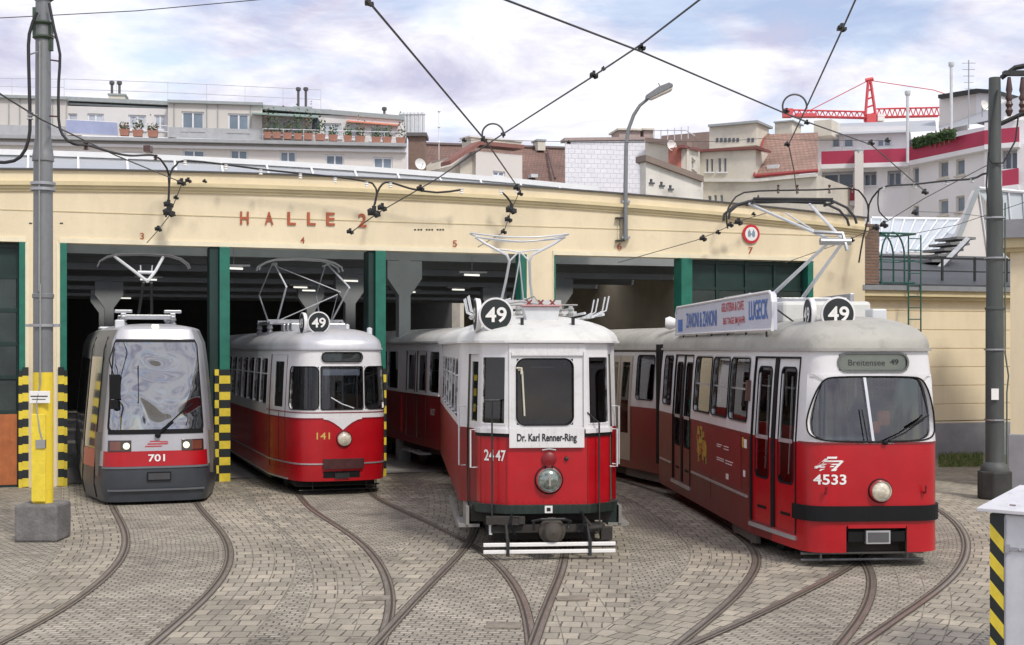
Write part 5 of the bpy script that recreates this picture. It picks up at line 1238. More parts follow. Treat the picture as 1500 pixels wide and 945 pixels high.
    m_.build('lifeguard_bars', PAINTW, T, bevel=.008)
    m_ = MB()
    for x in (-.55, .50): m_.box(x-.02, x+.02, -.44, -.36, .06, .27); m_.tube([(x, -.40, .25), (x, -.15, .42)], .02, 6)
    m_.build('lifeguard_bracket', IRON, T)
    # vertical rods in front of the corner windows
    for x, zt, zb_ in ((-.72, 2.02, .28), (.68, 1.72, .40)):
        p0 = S.pt(x*1.0, 1, .06); m_ = MB(); m_.tube([(p0.x, p0.y-.02, zt), (p0.x, p0.y-.02, .75), (p0.x, p0.y-.06, zb_)], .012, 6); m_.tube([(p0.x-.1, p0.y-.02, zt), (p0.x+.1, p0.y-.02, zt)], .014, 6) if x < 0 else m_.tube([(p0.x-.16, p0.y-.04, zt+.14), (p0.x, p0.y-.02, zt)], .009, 5)
        m_.build('signal_rod', IRON, T)
    m_ = MB(); m_.cyl((-.74, -.0, .28), (-.74, -.0, .52), .022, 8); m_.build('rod_tip', STEELW, T)
    # wiper, hand rails
    m_ = MB(); m_.tube([S.pt(-.38, 2.42, .02), S.pt(-.33, 2.40, .04), S.pt(-.30, 1.82, .03)], .013, 6); m_.tube([S.pt(-.40, 2.44, .02), S.pt(-.34, 2.44, .05), S.pt(-.34, 2.36, .05)], .016, 6); m_.build('wiper', mat('cream_wiper', (.6, .58, .45), .5), T)
    for sg in (-1, 1):
        for y, z0, z1 in ((.40, 1.12, 1.62), (1.0, 1.1, 1.9)):
            p = S.pt(S.s_at_y(y, sg), 1.5, 0); m_ = MB(); d = Vector((sg*.09, -.02, 0)); m_.tube([Vector((p.x, p.y, z1)), Vector((p.x, p.y, z1))+d, Vector((p.x, p.y, z0))+d, Vector((p.x, p.y, z0))], .012, 6); m_.build('grab_handle', STEELW, T)
    # roof gear
    route_disc(T, Vector((-.65, .30, 3.14)), .22, .05); route_disc(T, Vector((-.90, .52, 3.14)), .22, -1.5)
    m_ = MB(); m_.prismy([(-.20, 3.03), (.20, 3.03), (.25, 3.26), (-.25, 3.26)], .65, 1.0); m_.box(-.27, .27, .60, 1.05, 3.262, 3.285, 1); m_.build('roof_lamp_box', [STEELW, mat('box_lid_pink', (.5, .25, .25), .5)], T, bevel=.01)
    m_ = MB()
    for x in (-.16, 0, .16): m_.tube([(x-.035, .8, 3.285), (x, .8, 3.32), (x+.035, .8, 3.355)], .012, 5); m_.tube([(x+.035, .8, 3.285), (x, .8, 3.32), (x-.035, .8, 3.355)], .012, 5)
    m_.build('cable_clamp', mat('clamp_dark_red', (.22, .04, .03), .5), T)
    m_ = MB()
    for x in (-.3, .38): m_.box(x-.02, x+.02, .30, .36, 3.0, 3.1)
    m_.build('lamp_bracket', IRON, T)
    for sg in (-1, 1):
        m_ = MB()
        for y in (1.0, 1.35, 2.0, 2.4): m_.tube([(sg*.66, y, 3.12), (sg*.80, y, 3.15), (sg*.93, y, 3.22), (sg*.97, y, 3.42)], .012, 6)
        m_.tube([(sg*.72, .8, 3.13), (sg*.72, 2.8, 3.13)], .022, 6); m_.tube([(sg*.86, .8, 3.16), (sg*.86, 2.8, 3.16)], .022, 6); m_.tube([(sg*.62, .9, 3.18), (sg*.62, 2.8, 3.18)], .018, 6); m_.build('trolley_hook_rack', STEELW, T)
    m_ = MB()
    for x in lin(-.6, .6, 5): m_.box(x-.04, x+.04, 2.2, 6.2, 3.24, 3.29)
    for y in (2.2, 3.4, 4.6, 6.1): m_.box(-.68, .68, y, y+.07, 3.2, 3.24)
    m_.box(-.5, .5, 2.6, 2.9, 3.29, 3.42); m_.build('roof_walk', WHTD, T)
    m_ = MB(); R_g = random.Random(4)
    for k in range(9): x = -.5+k*.125; m_.lathe([(.03, 3.16), (.045, 3.19), (.025, 3.22), (.045, 3.25), (.025, 3.30)], (x, 1.5+.25*(k % 2), 0), n=8)
    m_.tube([(-.6, 1.5, 3.31), (.6, 1.5, 3.31)], .012, 5); m_.tube([(-.55, 1.75, 3.31), (-.2, 1.6, 3.36), (.1, 1.3, 3.30), (.35, 1.0, 3.22)], .010, 5); m_.tube([(.1, 1.7, 3.31), (.05, 2.2, 3.46), (-.1, 2.9, 3.40)], .010, 5); m_.build('roof_wiring', mat('roof_fittings_grey', (.30, .30, .29), .5), T)
    m_ = MB()
    for x in (-.4, .4): m_.box(x-.03, x+.03, 3.6, 5.4, 3.34, 3.40); m_.tube([(x, 3.7, 3.4), (x*.3, 4.4, 3.5), (x, 5.3, 3.4)], .02, 6)
    for y in (3.7, 5.3): m_.tube([(-.5, y, 3.40), (.5, y, 3.40)], .025, 6)
    for x in (-.45, .45):
        for y in (3.7, 5.3): m_.lathe([(.06, 0), (.09, .04), (.05, .08)], (x, y, 3.28), n=10)
    m_.build('collector_base', STEELW, T)
    # lyre collector: two legs spreading at the top to hold a long oval hoop
    m_ = MB(); yb, yt = 4.3, 3.8
    for sg in (-1, 1):
        m_.tube([(sg*.27-.02, yb, 3.40), (sg*.20-.02, yb-.2, 3.75), (sg*.16-.02, yt, 4.08), (sg*.20-.02, yt, 4.18), (sg*.36-.02, yt, 4.26), (sg*.55-.02, yt, 4.36), (sg*.70-.02, yt, 4.46)], .022, 7)
        m_.tube([(sg*.16-.02, yt, 4.08), (sg*.02-.02, yt, 4.22), (-sg*.16-.02, yt, 4.25), (-sg*.36-.02, yt, 4.27)], .014, 6)
        m_.tube([(sg*.10, yb, 3.40), (0-.02, yt, 4.10), (-.02, yt, 4.22)], .012, 6)
    m_.build('collector_leg', STEELW, T, smooth=50)
    m_ = MB(); pts = [(-.02+.78*math.cos(a), yt+.42*math.sin(a), 4.47+.045*math.cos(2*a)-.0) for a in lin(0, 2*math.pi, 41)[:-1]]; m_.tube(pts, .015, 6, closed=True); m_.tube([(-.7, yt-.1, 4.45), (-.4, yt-.3, 4.40), (0, yt-.35, 4.36), (.4, yt-.3, 4.40), (.7, yt-.1, 4.45)], .015, 6); m_.build('collector_hoop', STEELW, T, smooth=50)
    interior(T, 1.0, .3, L_-.1, .85, 2.74, S=S)
    m_ = MB(); m_.box(-.98, .98, 1.5, 1.54, .85, 2.7); m_.build('bulkhead', WOOD, T)
    m_ = MB(); m_.cyl((.0, .5, .8), (.0, .5, 1.75), .12, 12); m_.cyl((.3, .4, .9), (.3, .4, 1.7), .02, 8); m_.build('controller', INT, T)
    # truck
    m_ = MB(); m_.box(-.98, .98, .4, L_-.4, .40, .62); m_.box(-.7, .7, .5, L_-.5, .14, .42); m_.box(-.9, -.8, 2.0, 7.5, .25, .48); m_.box(.8, .9, 2.0, 7.5, .25, .48)  # low middle box shaped to make the ground under the car darker
    for y in (2.9, 6.5): m_.box(-.95, -.75, y-.2, y+.2, .18, .5); m_.box(.75, .95, y-.2, y+.2, .18, .5)
    m_.build('underframe', UNDER, T, bevel=.01)
    for y in (2.9, 6.5):
        m_ = MB()
        for sx in (-1, 1): m_.lathe([(.05, 0), (.38, 0), (.42, .01), (.42, .09), (.44, .11), (.05, .12)], (sx*.7175-.05, y, .42), 'X', n=28)
        m_.cyl((-.7, y, .42), (.7, y, .42), .06, 8); m_.build('wheel_set', IRON, T, smooth=40)
    m_ = MB()
    for sg in (-1, 1): m_.box(sg*1.0-.14, sg*1.0+.14, .38, 1.15, .33, .37); m_.box(sg*1.02-.02, sg*1.02+.02, .36, 1.2, .36, .6); m_.hexa([(sg*1.1-.02, 1.2, .2), (sg*1.1+.02, 1.2, .2), (sg*1.1+.02, 4.2, .2), (sg*1.1-.02, 4.2, .2), (sg*1.1-.02, 1.2, .34), (sg*1.1+.02, 1.2, .34), (sg*1.1+.02, 4.2, .34), (sg*1.1-.02, 4.2, .34)])
    m_.build('step_board', mat('worn_step', (.24, .23, .21), .7, dirt=.4), T)
    m_ = MB(); m_.tube([(-.2, .2, 2.45), (.1, -.0+.1, 2.45)], .004, 4); m_.build('bell_cord', PAINTW, T)
    return T
tram_old()

# trailer 1827
def trailer():
    base = Vector((-.42, 27.95, 0)); T = thing('tram_trailer', 'old red and white trailer 1827 half inside the hall behind the vintage tram', 'trailer', tuple(base), AL)
    L_ = 9; S = Shell([(0, 0), (.9, 0), (1.06, .06), (1.1, .16), (1.1, L_)], OLD_IN, 0)
    sy = lambda y, sg=-1: S.s_at_y(y, sg)
    hs = []
    for sg in (-1, 1):
        for a, b in ((.28, 1.05), (3.85, 4.9), (5.0, 6.05), (6.15, 7.2)):
            s0, s1 = sy(a, sg), sy(b, sg); hs.append((min(s0, s1), max(s0, s1), 1.75, 2.62))
    dr = [(sy(2.15), sy(1.3), .7, 2.64), (sy(3.1), sy(2.25), .7, 2.64)]
    fr = [(-.8, -.3, 1.75, 2.6), (-.25, .25, 1.75, 2.6), (.3, .8, 1.75, 2.6)]
    shell_body(S, [.55, 1.1, 2.85], [(1.68, 0), (9, 1)], hs+dr+fr, T, [REDD, WHT])
    for a in hs+fr: window(S, T, *a, r=.03, frame=WHT, fw=.03, glass=GLSM)
    for a, b, z0, z1 in dr:
        m_ = MB(); mid = (a+b)/2
        slab(S, m_, a, b, z0, 1.68, -.05, -.03, 0)
        for p, q in ((a, a+.09), (b-.2, b)): slab(S, m_, p, q, 1.68, z1, -.05, -.03, 1)
        slab(S, m_, a, b, 2.55, z1, -.05, -.03, 1); slab(S, m_, a, b, 1.68, 1.76, -.05, -.03, 1); o = m_.build('sliding_door', [REDD, WHT], T); m_ = MB(); m_.grid(lambda u, v: S.pt(u, v, -.04), [a+.09, b-.2], [1.76, 2.55]); m_.build('pane', GLSM, o)
        m_ = MB(); slab(S, m_, b-.015, b+.015, z0, 2.6, -.03, .015); m_.build('door_post', mat('dark_wood_post', (.10, .03, .02), .6), o)
    m_ = MB(); slab(S, m_, sy(3.5), sy(3.35), .75, 1.6, 0, .02); m_.build('grab_panel', RED, T)
    m_ = MB(); slab(S, m_, sy(3.9), sy(.2), 1.68, 1.72, 0, .03); m_.build('waist_rail', WHT, T)
    stext(S, T, '1827', sy(.72), 1.33, .36, .14, mat('faded_lettering', (.55, .52, .48), .6), 'fleet_number')
    roof(S, 2.85, .32, L_, WHTD, T, r0=.9, e=2.0, over=.06)
    m_ = MB(); slab(S, m_, -S.L, S.L, 2.81, 2.85, 0, .09); m_.build('gutter', WHTD, T)
    interior(T, 1.02, .15, L_-.1, .85, 2.78, S=S)
    m_ = MB(); m_.box(-.95, .95, .3, L_-.3, .4, .55); m_.box(-.95, -.85, 2.2, 2.9, .3, .34); m_.box(-.3, .3, -.5, .3, .35, .47); m_.build('underframe', UNDER, T)
    m_ = MB(); m_.box(-1.2, -.95, 1.4, 2.1, .36, .40); m_.box(-1.2, -.95, 2.3, 3.0, .36, .40); m_.build('step_board', ALU, T)
    for y in (2.8, 6.2):
        m_ = MB()
        for sx in (-1, 1): m_.lathe([(.05, 0), (.38, 0), (.42, .01), (.42, .09), (.44, .11), (.05, .12)], (sx*.7175-.05, y, .42), 'X', n=24)
        m_.cyl((-.7, y, .42), (.7, y, .42), .06, 8); m_.build('wheel_set', IRON, T, smooth=40)
trailer()
# ================================================================ left pole
T = thing('overhead_line_pole', 'tall grey steel pole with yellow lower part in a concrete block', 'pole', (-6.62, 18.65, 0))
m_ = MB(); m_.lathe([(.155, .3), (.155, 2.36)], n=28); m_.build('yellow_base', YEL2, T, smooth=40).scale = (.9, .9, 1)
m_ = MB(); m_.lathe([(.15, 2.36), (.15, 3.40), (.165, 3.41), (.165, 3.46), (.15, 3.47), (.145, 5.33), (.165, 5.34), (.165, 5.40), (.155, 5.44), (.12, 5.68), (.118, 6.5), (.105, 10)], n=28); m_.build('shaft', POLEG, T, smooth=40).scale = (.9, .9, 1)
m_ = MB(); m_.prism([(-.30, -.30), (.30, -.30), (.30, .30), (-.30, .30)], 0, .52); m_.build('concrete_block', CONCD, T, bevel=.035)
m_ = MB(); m_.tube([(0.02, -.17, 3.6), (.02, -.17, 2.2), (-.03, -.18, 1.9), (0.02, -.19, 1.55), (.06, -.19, 1.4)], .012, 6); m_.box(-.03, .1, -.21, -.16, 1.3, 1.42); m_.tube([(0, -.16, 3.5), (0, -.135, 7)], .012, 6); m_.build('conduit', mat('conduit_grey', (.3, .3, .29), .5), T)
m_ = MB()
for z in (3.0, 4.92, 5.0): m_.lathe([(.165, z), (.172, z), (.172, z+.04), (.165, z+.04)], n=24)
m_.box(-.24, -.15, -.03, .03, 3.0, 3.04); m_.box(.15, .24, -.03, .03, 3.0, 3.04); m_.build('clamp_band', STEEL, T)
m_ = MB(); m_.box(-.13, .16, -.185, -.17, 1.93, 2.10); m_.build('number_tag', PAINTW, T, bevel=.005)
m_ = MB(); m_.box(-.11, .13, -.189, -.186, 2.02, 2.035); m_.box(-.09, .10, -.189, -.186, 1.98, 1.99); m_.build('tag_print', BLKT, T)
m_ = MB(); m_.box(-.10, .10, -.19, -.15, .55, 1.78); m_.build('yellow_plate', YEL, T, bevel=.01)
m_ = MB()
for z in (7.05, 7.25, 7.6): m_.lathe([(.11, z), (.15, z+.03), (.11, z+.06)], n=14)
m_.box(-.13, -.08, -.06, .05, 7.1, 7.5); m_.box(.08, .13, -.05, .05, 6.9, 7.3); m_.build('top_fittings', mat('mossy_fittings', (.06, .09, .06), .6, var=.5), T)
# feeder cables at the pole
S_ = lambda px, py, d=18.5: P(px, py, d)
def cable(name, label, pts, r, cat='cable', m_=CABLE, group=None, n=7, sm=True):
    pp = catmull(pts, .3) if sm and len(pts) > 2 else [Vector(p) for p in pts]
    base = pp[0]; e_ = thing(name, label, cat, tuple(base), 0, group)
    q = MB(); q.tube([p-base for p in pp], r, n); q.build('strand', m_, e_, smooth=60); return e_, base
def sub(e_, base, mb, name, m_, **k):
    mb.v = [tuple(Vector(v)-base) for v in mb.v]; return mb.build(name, m_, e_, **k)
def ins_on(mb, p, r=.045, h=.12):
    mb.lathe([(0, -h*.5), (r, -h*.4), (r*.5, -h*.15), (r, 0), (r*.5, h*.15), (r, h*.4), (0, h*.5)], p, n=10)
e1, b1_ = cable('feeder_cable', 'black feeder cable hanging down left of the grey pole and looping off the left edge', [S_(54, 18), S_(43, 50), S_(42, 90), S_(44, 170), S_(42, 205), S_(30, 230), S_(8, 238), S_(-30, 236)], .024, group='feeder cables by the left pole')
q = MB(); q.tube([S_(44, 80), S_(56, 76)], .012, 5); q.tube([S_(44, 170), S_(56, 168)], .012, 5); ins_on(q, S_(44, 170)); sub(e1, b1_, q, 'cable_clip', STEEL)
e2_, b2_ = cable('feeder_cable', 'thick black feeder cable sweeping from the grey pole top to the fork above bay 3', [S_(72, 5), S_(80, 45), S_(88, 80), S_(86, 120), S_(86, 175), S_(92, 198), S_(108, 211), P(130, 213, 19.5), P(160, 222, 21), P(190, 228, 23), P(226, 228, 25), P(240, 240, 25.8), P(247, 256, 26), P(247, 290, 26.1), P(243, 318, 26.2)], .020)
q = MB(); ins_on(q, P(126, 214, 19.3)); ins_on(q, P(228, 231, 25)); q.tube([S_(75, 50), S_(84, 58)], .012, 5); q.tube([S_(74, 88), S_(88, 90)], .012, 5); q.tube([S_(72, 170), S_(86, 171)], .012, 5); q.box(*[x for p in [(P(210, 222, 24.5), P(222, 214, 24.6))] for x in (p[0].x, p[1].x, p[0].y, p[1].y+.1, p[0].z, p[1].z)]); sub(e2_, b2_, q, 'insulator', INS)
def fac(px, py, off=.5):   # point in front of the hall front
    ox, oy = FX+SA*off, FY-CA*off; k = (px-750)/F; u = UF(px, ox, oy); Y = oy+u*SA; return P(px, py, Y)
e3, b3 = cable('feeder_cable', 'long black feeder cable slung along the hall parapet from bay 3 to bay 5', [fac(247, 300), fac(249, 256), fac(258, 242), fac(271, 235), fac(330, 241), fac(382, 248), fac(440, 254), fac(490, 259), fac(538, 266), fac(548, 272), fac(552, 284), fac(545, 312)], .020)
q = MB()
for px, py in ((271, 239), (331, 245), (382, 252), (440, 258), (491, 264), (537, 270)): ins_on(q, fac(px, py))
sub(e3, b3, q, 'insulator', PAINTW)
e4, b4 = cable('feeder_cable', 'black feeder cable rising from the bay 4 switch and sagging towards the bay 5 collector', [fac(549, 300), fac(553, 282), fac(560, 270), fac(572, 267), fac(600, 276), fac(640, 282), fac(676, 278)], .022)
q = MB(); ins_on(q, fac(572, 271)); ins_on(q, fac(676, 280)); sub(e4, b4, q, 'insulator', PAINTW)
e5, b5 = cable('feeder_cable', 'black feeder cable curving along the hall top down to the bay 7 switch', [fac(1066, 335), fac(1064, 315), fac(1072, 296), fac(1090, 282), fac(1140, 279), fac(1200, 278), fac(1248, 276), fac(1262, 284), fac(1271, 300), fac(1271, 322), fac(1264, 350), fac(1258, 385)], .020)
q = MB()
for px in (1140, 1168, 1215, 1248): ins_on(q, fac(px, 277), .035, .22)
sub(e5, b5, q, 'insulator', INS)
e6, b6 = cable('feeder_cable', 'black feeder cable from the right pole across to the fork at the hall corner', [P(1452, 254, 23.8), P(1440, 255, 24), P(1424, 262, 25), P(1385, 265, 26.5), P(1340, 270, 28.5), P(1298, 273, 30.4), P(1284, 282, 30.8), P(1273, 300, 31), P(1272, 325, 31)], .020)
q = MB(); ins_on(q, P(1424, 263, 25)); ins_on(q, P(1387, 267, 26.5)); ins_on(q, P(1340, 272, 28.5)); ins_on(q, P(1295, 276, 30.4)); sub(e6, b6, q, 'insulator', STEELW)
e7, b7 = cable('feeder_cable', 'thin dark jumper cable hanging in a slack curve beside the hall corner', [P(1288, 276, 30.5), P(1286, 290, 30.5), P(1288, 310, 30.6), P(1300, 322, 30.8)], .016)
# wires
def wire(label, pts, r=.012, group=None, fits=(), loops=()):
    e_, b_ = cable('overhead_wire', label, pts, r*.74, 'wire', WIRE, group, 5, sm=False)
    for f in fits:
        q = MB(); p = f[0]; k = (f[1] if len(f) > 1 else 1)*(.48 if p.y < 24 else .65)
        q.lathe([(0, -.12*k), (.05*k, -.08*k), (.035*k, 0), (.06*k, .05*k), (0, .12*k)], p, rot=Vector((.7, .5, -.3)).to_track_quat('Z', 'Y').to_matrix(), n=8); q.box(p.x-.09*k, p.x+.09*k, p.y-.03, p.y+.03, p.z-.035*k, p.z+.02*k); q.box(p.x-.03*k, p.x+.03*k, p.y-.03, p.y+.03, p.z-.02, p.z+.1*k)
        sub(e_, b_, q, 'clamp', IRON)
    for c, rr_, a0, a1 in loops:
        q = MB(); q.tube([c+Vector((rr_*math.cos(a), 0, rr_*math.sin(a))) for a in lin(a0, a1, 24)], .014, 5); sub(e_, b_, q, 'jumper_loop', WIRE, smooth=60)
    return e_
wire('thin wire rising across the top left sky', [P(-30, 28, 22), P(200, 16, 22), P(420, -4, 22)], .011)
wire('thick trolley wire running from the top edge down to the crossing above the vintage tram', [P(520, -20, 12), P(545, 8, 13), P(620, 97, 15.5), P(712, 207, 19), P(757, 272, 27)], .018, fits=((P(541, 5, 13), 1.0), (P(709, 205, 19), 1.1), (P(757, 276, 26.8), 1.2)), loops=((P(722, 197, 19), .155, -.3, 3.5),))
wire('long sagging wire from the top centre down to the roof steps at the right', [P(720, -8, 12), P(940, 76, 14.5), P(1145, 164, 18.5), P(1180, 178, 19.5), P(1276, 212, 24), P(1345, 272, 30), P(1360, 284, 31)], .016, fits=((P(940, 70, 14.5), 1.0), (P(1152, 163, 18.6), .9), (P(1182, 180, 19.6), .9), (P(1276, 210, 24), 1.0), (P(1355, 282, 31), 1.3)), loops=((P(1164, 156, 18.6), .17, -.2, 3.6),))
wire('diagonal wire from the upper right of centre down left to the letters HALLE 2', [P(1040, -12, 13), P(941, 64, 14.4), P(870, 111, 16), P(731, 200, 19), P(640, 262, 23), P(555, 311, 27), P(512, 342, 27.3)], .015, fits=((P(870, 111, 16), 1.2), (P(884, 101, 15.8), .6), (P(737, 197, 19), .8), (P(616, 277, 24), 1.2), (P(548, 312, 27), 2.2), (P(560, 305, 27), 1.6), (P(513, 340, 27.2), 1.2)))
wire('wire dropping from the top right to the collector of the articulated tram', [P(1262, -20, 13.5), P(1233, 45, 15), P(1181, 158, 18.5), P(1155, 212, 22), P(1163, 250, 26), P(1167, 284, 29)], .015, fits=((P(1233, 42, 15), 1.2), (P(1153, 212, 22), 1.1)))
wire('thin cross wire running level over the far roofs behind the lamp', [P(672, 207, 26), P(700, 205, 26), P(900, 209, 27), P(1060, 207, 27.5), P(1115, 203, 28), P(1150, 205, 28), P(1305, 206, 29)], .008, fits=((P(680, 206, 26), .8), (P(833, 209, 26.6), .7), (P(1300, 206, 29), 1.0)))
wire('wire descending from the left edge past the grey pole to the bay 3 switch', [P(-20, 125, 15), P(60, 175, 18), P(170, 228, 22), P(268, 268, 26)], .016, fits=((P(266, 268, 26), 1.4), (P(276, 265, 26), 1.0), (P(300, 266, 26), .7)))
wire('short wire with clamps hanging over the number of bay 3', [fac(266, 270), fac(248, 316), fac(232, 337), fac(215, 356)], .012, fits=((fac(248, 312), 1.9), (fac(247, 300), 1.5), (fac(232, 336), 1.1), (fac(258, 290), .8)))
wire('short wire with stacked clamps above the lyre collector in bay 5', [fac(762, 278), fac(748, 310), fac(738, 340), fac(700, 362)], .012, fits=((fac(762, 284), 1.1), (fac(749, 308), 2.0), (fac(745, 322), 1.4), (fac(738, 340), 1.1)))
e8, b8 = cable('feeder_cable', 'short curved black cable joining the clamps above bay 5', [fac(734, 281), fac(742, 288), fac(750, 300), fac(751, 312)], .022)
q = MB(); ins_on(q, fac(734, 281)); ins_on(q, fac(757, 279)); sub(e8, b8, q, 'insulator', PAINTW)
wire('wire with clamps slanting down beside the round sign of bay 7', [fac(1130, 310), fac(1082, 324), fac(1050, 340), fac(1020, 352), fac(905, 385)], .012, fits=((fac(1082, 326), 1.6), (fac(1070, 330), 1.2), (fac(1052, 341), 1.0), (fac(1030, 350), 1.4), (fac(1104, 314), .8)))
wire('wire slanting from the right pole down behind the articulated tram roof gear', [P(1450, 240, 24), P(1355, 290, 30), P(1290, 330, 30.6), P(1240, 353, 30.8), P(1150, 385, 30.8)], .012, fits=((P(1295, 330, 30.6), 1.6), (P(1340, 312, 30.2), 1.2), (P(1283, 334, 30.6), 1.4), (P(1248, 352, 30.8), 1.0)))
wire('level thin wire from the right pole over the pale glass roof', [P(1446, 318, 24), P(1400, 312, 27), P(1345, 310, 30)], .008)
wire('thin wire crossing the right edge under the pole head', [P(1520, 290, 23), P(1400, 330, 26), P(1290, 352, 30)], .008)

# ================================================================ right pole
T = thing('overhead_line_pole', 'dark green grey steel pole with wide cast base and insulators on top at the right', 'pole', (8.66, 23.7, 0))
m_ = MB(); m_.lathe([(.27, 0), (.27, .52), (.25, .60), (.18, .66), (.175, .70), (.17, 3.38), (.185, 3.39), (.185, 3.43), (.16, 3.44), (.155, 5.2), (.155, 5.35), (.125, 5.62), (.12, 7.0), (.11, 7.55), (0, 7.56)], n=24); m_.build('shaft', POLED, T, smooth=40).scale = (.92, .92, 1)
m_ = MB(); m_.prism([(.30*math.cos(math.pi/8+k*math.pi/4), .30*math.sin(math.pi/8+k*math.pi/4)) for k in range(8)], 0, .50); m_.build('cast_base', mat('cast_base_dark', (.045, .045, .042), .7, var=.4, dirt=.4), T, bevel=.03)
m_ = MB(); m_.box(-.13, .0, -.2, -.19, 1.78, 1.98); m_.build('number_tag', PAINTW, T)
m_ = MB()
for z in (1.4, 2.66, 4.3, 5.02): m_.lathe([(.178, z), (.183, z), (.183, z+.03), (.178, z+.03)], n=20)
m_.build('clamp_band', STEEL, T)
m_ = MB(); m_.tube([(.2, -.05, 0.6), (.2, -.05, 1.9), (.23, -.05, 2.2), (.17, -.05, 2.6), (.17, -.05, 5.3)], .015, 6); m_.tube([(.15, 0, 2.9), (.62, 0, 3.1)], .0, 3); m_.build('conduit', mat('conduit_green', (.10, .14, .11), .5), T)
m_ = MB(); m_.tube([(.1, 0, 6.72), (.6, -.1, 6.95), (1.1, -.2, 7.0)], .045, 6); m_.tube([(.12, 0, 7.55), (.35, -.05, 7.72), (.55, -.1, 7.75)], .05, 6); m_.box(.14, .6, -.12, 0.02, 7.58, 7.66); m_.build('cross_arm', IRON, T)
for x in (.24, .48):
    m_ = MB(); m_.lathe([(.03, 6.85), (.07, 6.95), (.04, 7.0), (.07, 7.06), (.04, 7.12), (.07, 7.18), (.04, 7.25), (.06, 7.32), (.03, 7.55)], (x, -.05, 0), n=12); m_.build('insulator', INS, T, smooth=50)
m_ = MB(); m_.tube([(.0, -.14, 7.3), (-.12, -.14, 6.7), (-.16, -.14, 6.1), (-.1, -.14, 6.0), (.1, -.14, 6.0), (.32, -.14, 6.4), (.38, -.12, 6.85)], .016, 6); m_.tube([(-.16, -.14, 6.2), (-.2, -.14, 5.6), (-.14, -.14, 5.05)], .016, 6); m_.tube([(.62, -.14, 6.95), (.58, -.14, 6.0), (.58, -.1, 5.3)], .014, 6); m_.build('jumper_cable', CABLE, T, smooth=60)

# ================================================================ street lamp on the hall front
a = UF(914); T = thing('street_lamp', 'curved grey street lamp fixed to the hall front beside bay 6', 'street lamp', (FX+a*CA+SA*.12, FY+a*SA-CA*.12, 0), 0)
def LL(px, py): p = P(px, py, FY+a*SA); return Vector((p.x-(FX+a*CA), 0, p.z))
m_ = MB(); m_.tube([LL(913, 352), LL(913, 290), LL(914, 215), LL(917, 192), LL(925, 170), LL(934, 156), LL(945, 147)], [.055, .05, .045, .042, .04, .036, .034], 10); m_.build('mast', POLEG, T, smooth=60)
p = LL(961, 138); R = Matrix.Translation(p) @ Matrix.Rotation(-math.radians(26), 4, 'Y')
m_ = MB(); pr = [(-.32, 0), (-.28, .07), (.05, .12), (.30, .10), (.36, .03), (.34, -.02), (-.3, -.03)]
n_ = len(pr)
for y, k in ((-.15, .8), (-.11, 1), (.11, 1), (.15, .8)): m_.v += [tuple(R @ Vector((x*(.9+.1*k), y, z*k))) for x, z in pr]
for j in range(3):
    for i in range(n_): m_.f.append((j*n_+i, j*n_+(i+1) % n_, (j+1)*n_+(i+1) % n_, (j+1)*n_+i)); m_.m.append(0)
m_.f += [tuple(range(n_-1, -1, -1)), tuple(range(3*n_, 4*n_))]; m_.m += [0, 0]; m_.build('lamp_head', POLEG, T, smooth=40)
m_ = MB(); m_.hexa([R @ Vector(v) for v in ((-.2, -.12, -.07), (.3, -.12, -.08), (.3, .12, -.08), (-.2, .12, -.07), (-.26, -.13, -.015), (.33, -.13, -.015), (.33, .13, -.015), (-.26, .13, -.015))]); m_.build('lamp_lens', mat('milky_lamp_lens', (.60, .56, .50), .3), T, bevel=.02)
m_ = MB(); m_.tube([R @ Vector((.1, 0, .1)), R @ Vector((.1, 0, .2))], .01, 5); m_.build('spike', IRON, T)
m_ = MB(); m_.box(-.09, .09, -.03, .12, 5.95, 6.0); m_.box(-.09, .09, -.03, .12, 5.15, 5.2); m_.build('wall_clamp', STEEL, T)

# ================================================================ cabinet at lower right
T = thing('utility_cabinet', 'white metal cabinet with overhanging lid and black and yellow striped corner', 'cabinet', (4.06, 11.2, 0), math.radians(-42))
m_ = MB(); m_.box(0.03, 1.6, 0, .8, .02, 1.30); m_.build('body', CABW, T, bevel=.012)
m_ = MB(); m_.hexa([(-.10, -.06, 1.312), (1.7, -.06, 1.312), (1.7, .95, 1.42), (-.12, .95, 1.42), (-.10, -.06, 1.345), (1.7, -.06, 1.345), (1.7, .95, 1.46), (-.12, .95, 1.46)]); m_.build('lid', mat('weathered_white_lid', (.62, .62, .64), .5, var=.12, vscale=4, dirt=.5), T, bevel=.006)
m_ = MB()
for x, y in ((.12, .1), (.22, .35), (.3, .15), (.18, .5)): m_.box(x, x+.05, y, y+.015, 1.345+.115*(y+.1)/1.05+.002, 1.345+.115*(y+.1)/1.05+.008)
m_.build('rust_marks', mat('rust_brown', (.14, .06, .04), .8), T)
m_ = MB(); z = -.1; k = 0
while z < 1.32:   # slanting stripes on an L shaped corner strip
    z1 = z+.12
    cl = lambda v: max(.03, min(1.295, v))
    if cl(z1) > cl(z) or cl(z1-.12) > cl(z-.12):
        m_.quad((-.004, -.012, cl(z)), (.115, -.012, cl(z-.13)), (.115, -.012, cl(z1-.13)), (-.004, -.012, cl(z1)), k % 2)
        m_.quad((-.004, .10, cl(z+.1)), (-.004, -.012, cl(z)), (-.004, -.012, cl(z1)), (-.004, .10, cl(z1+.1)), k % 2)
    z = z1; k += 1
m_.build('striped_corner', [YEL, BLKP], T)
m_ = MB(); m_.box(-.002, .118, -.011, .1, .02, 1.30); m_.build('corner_strip', BLKP, T)
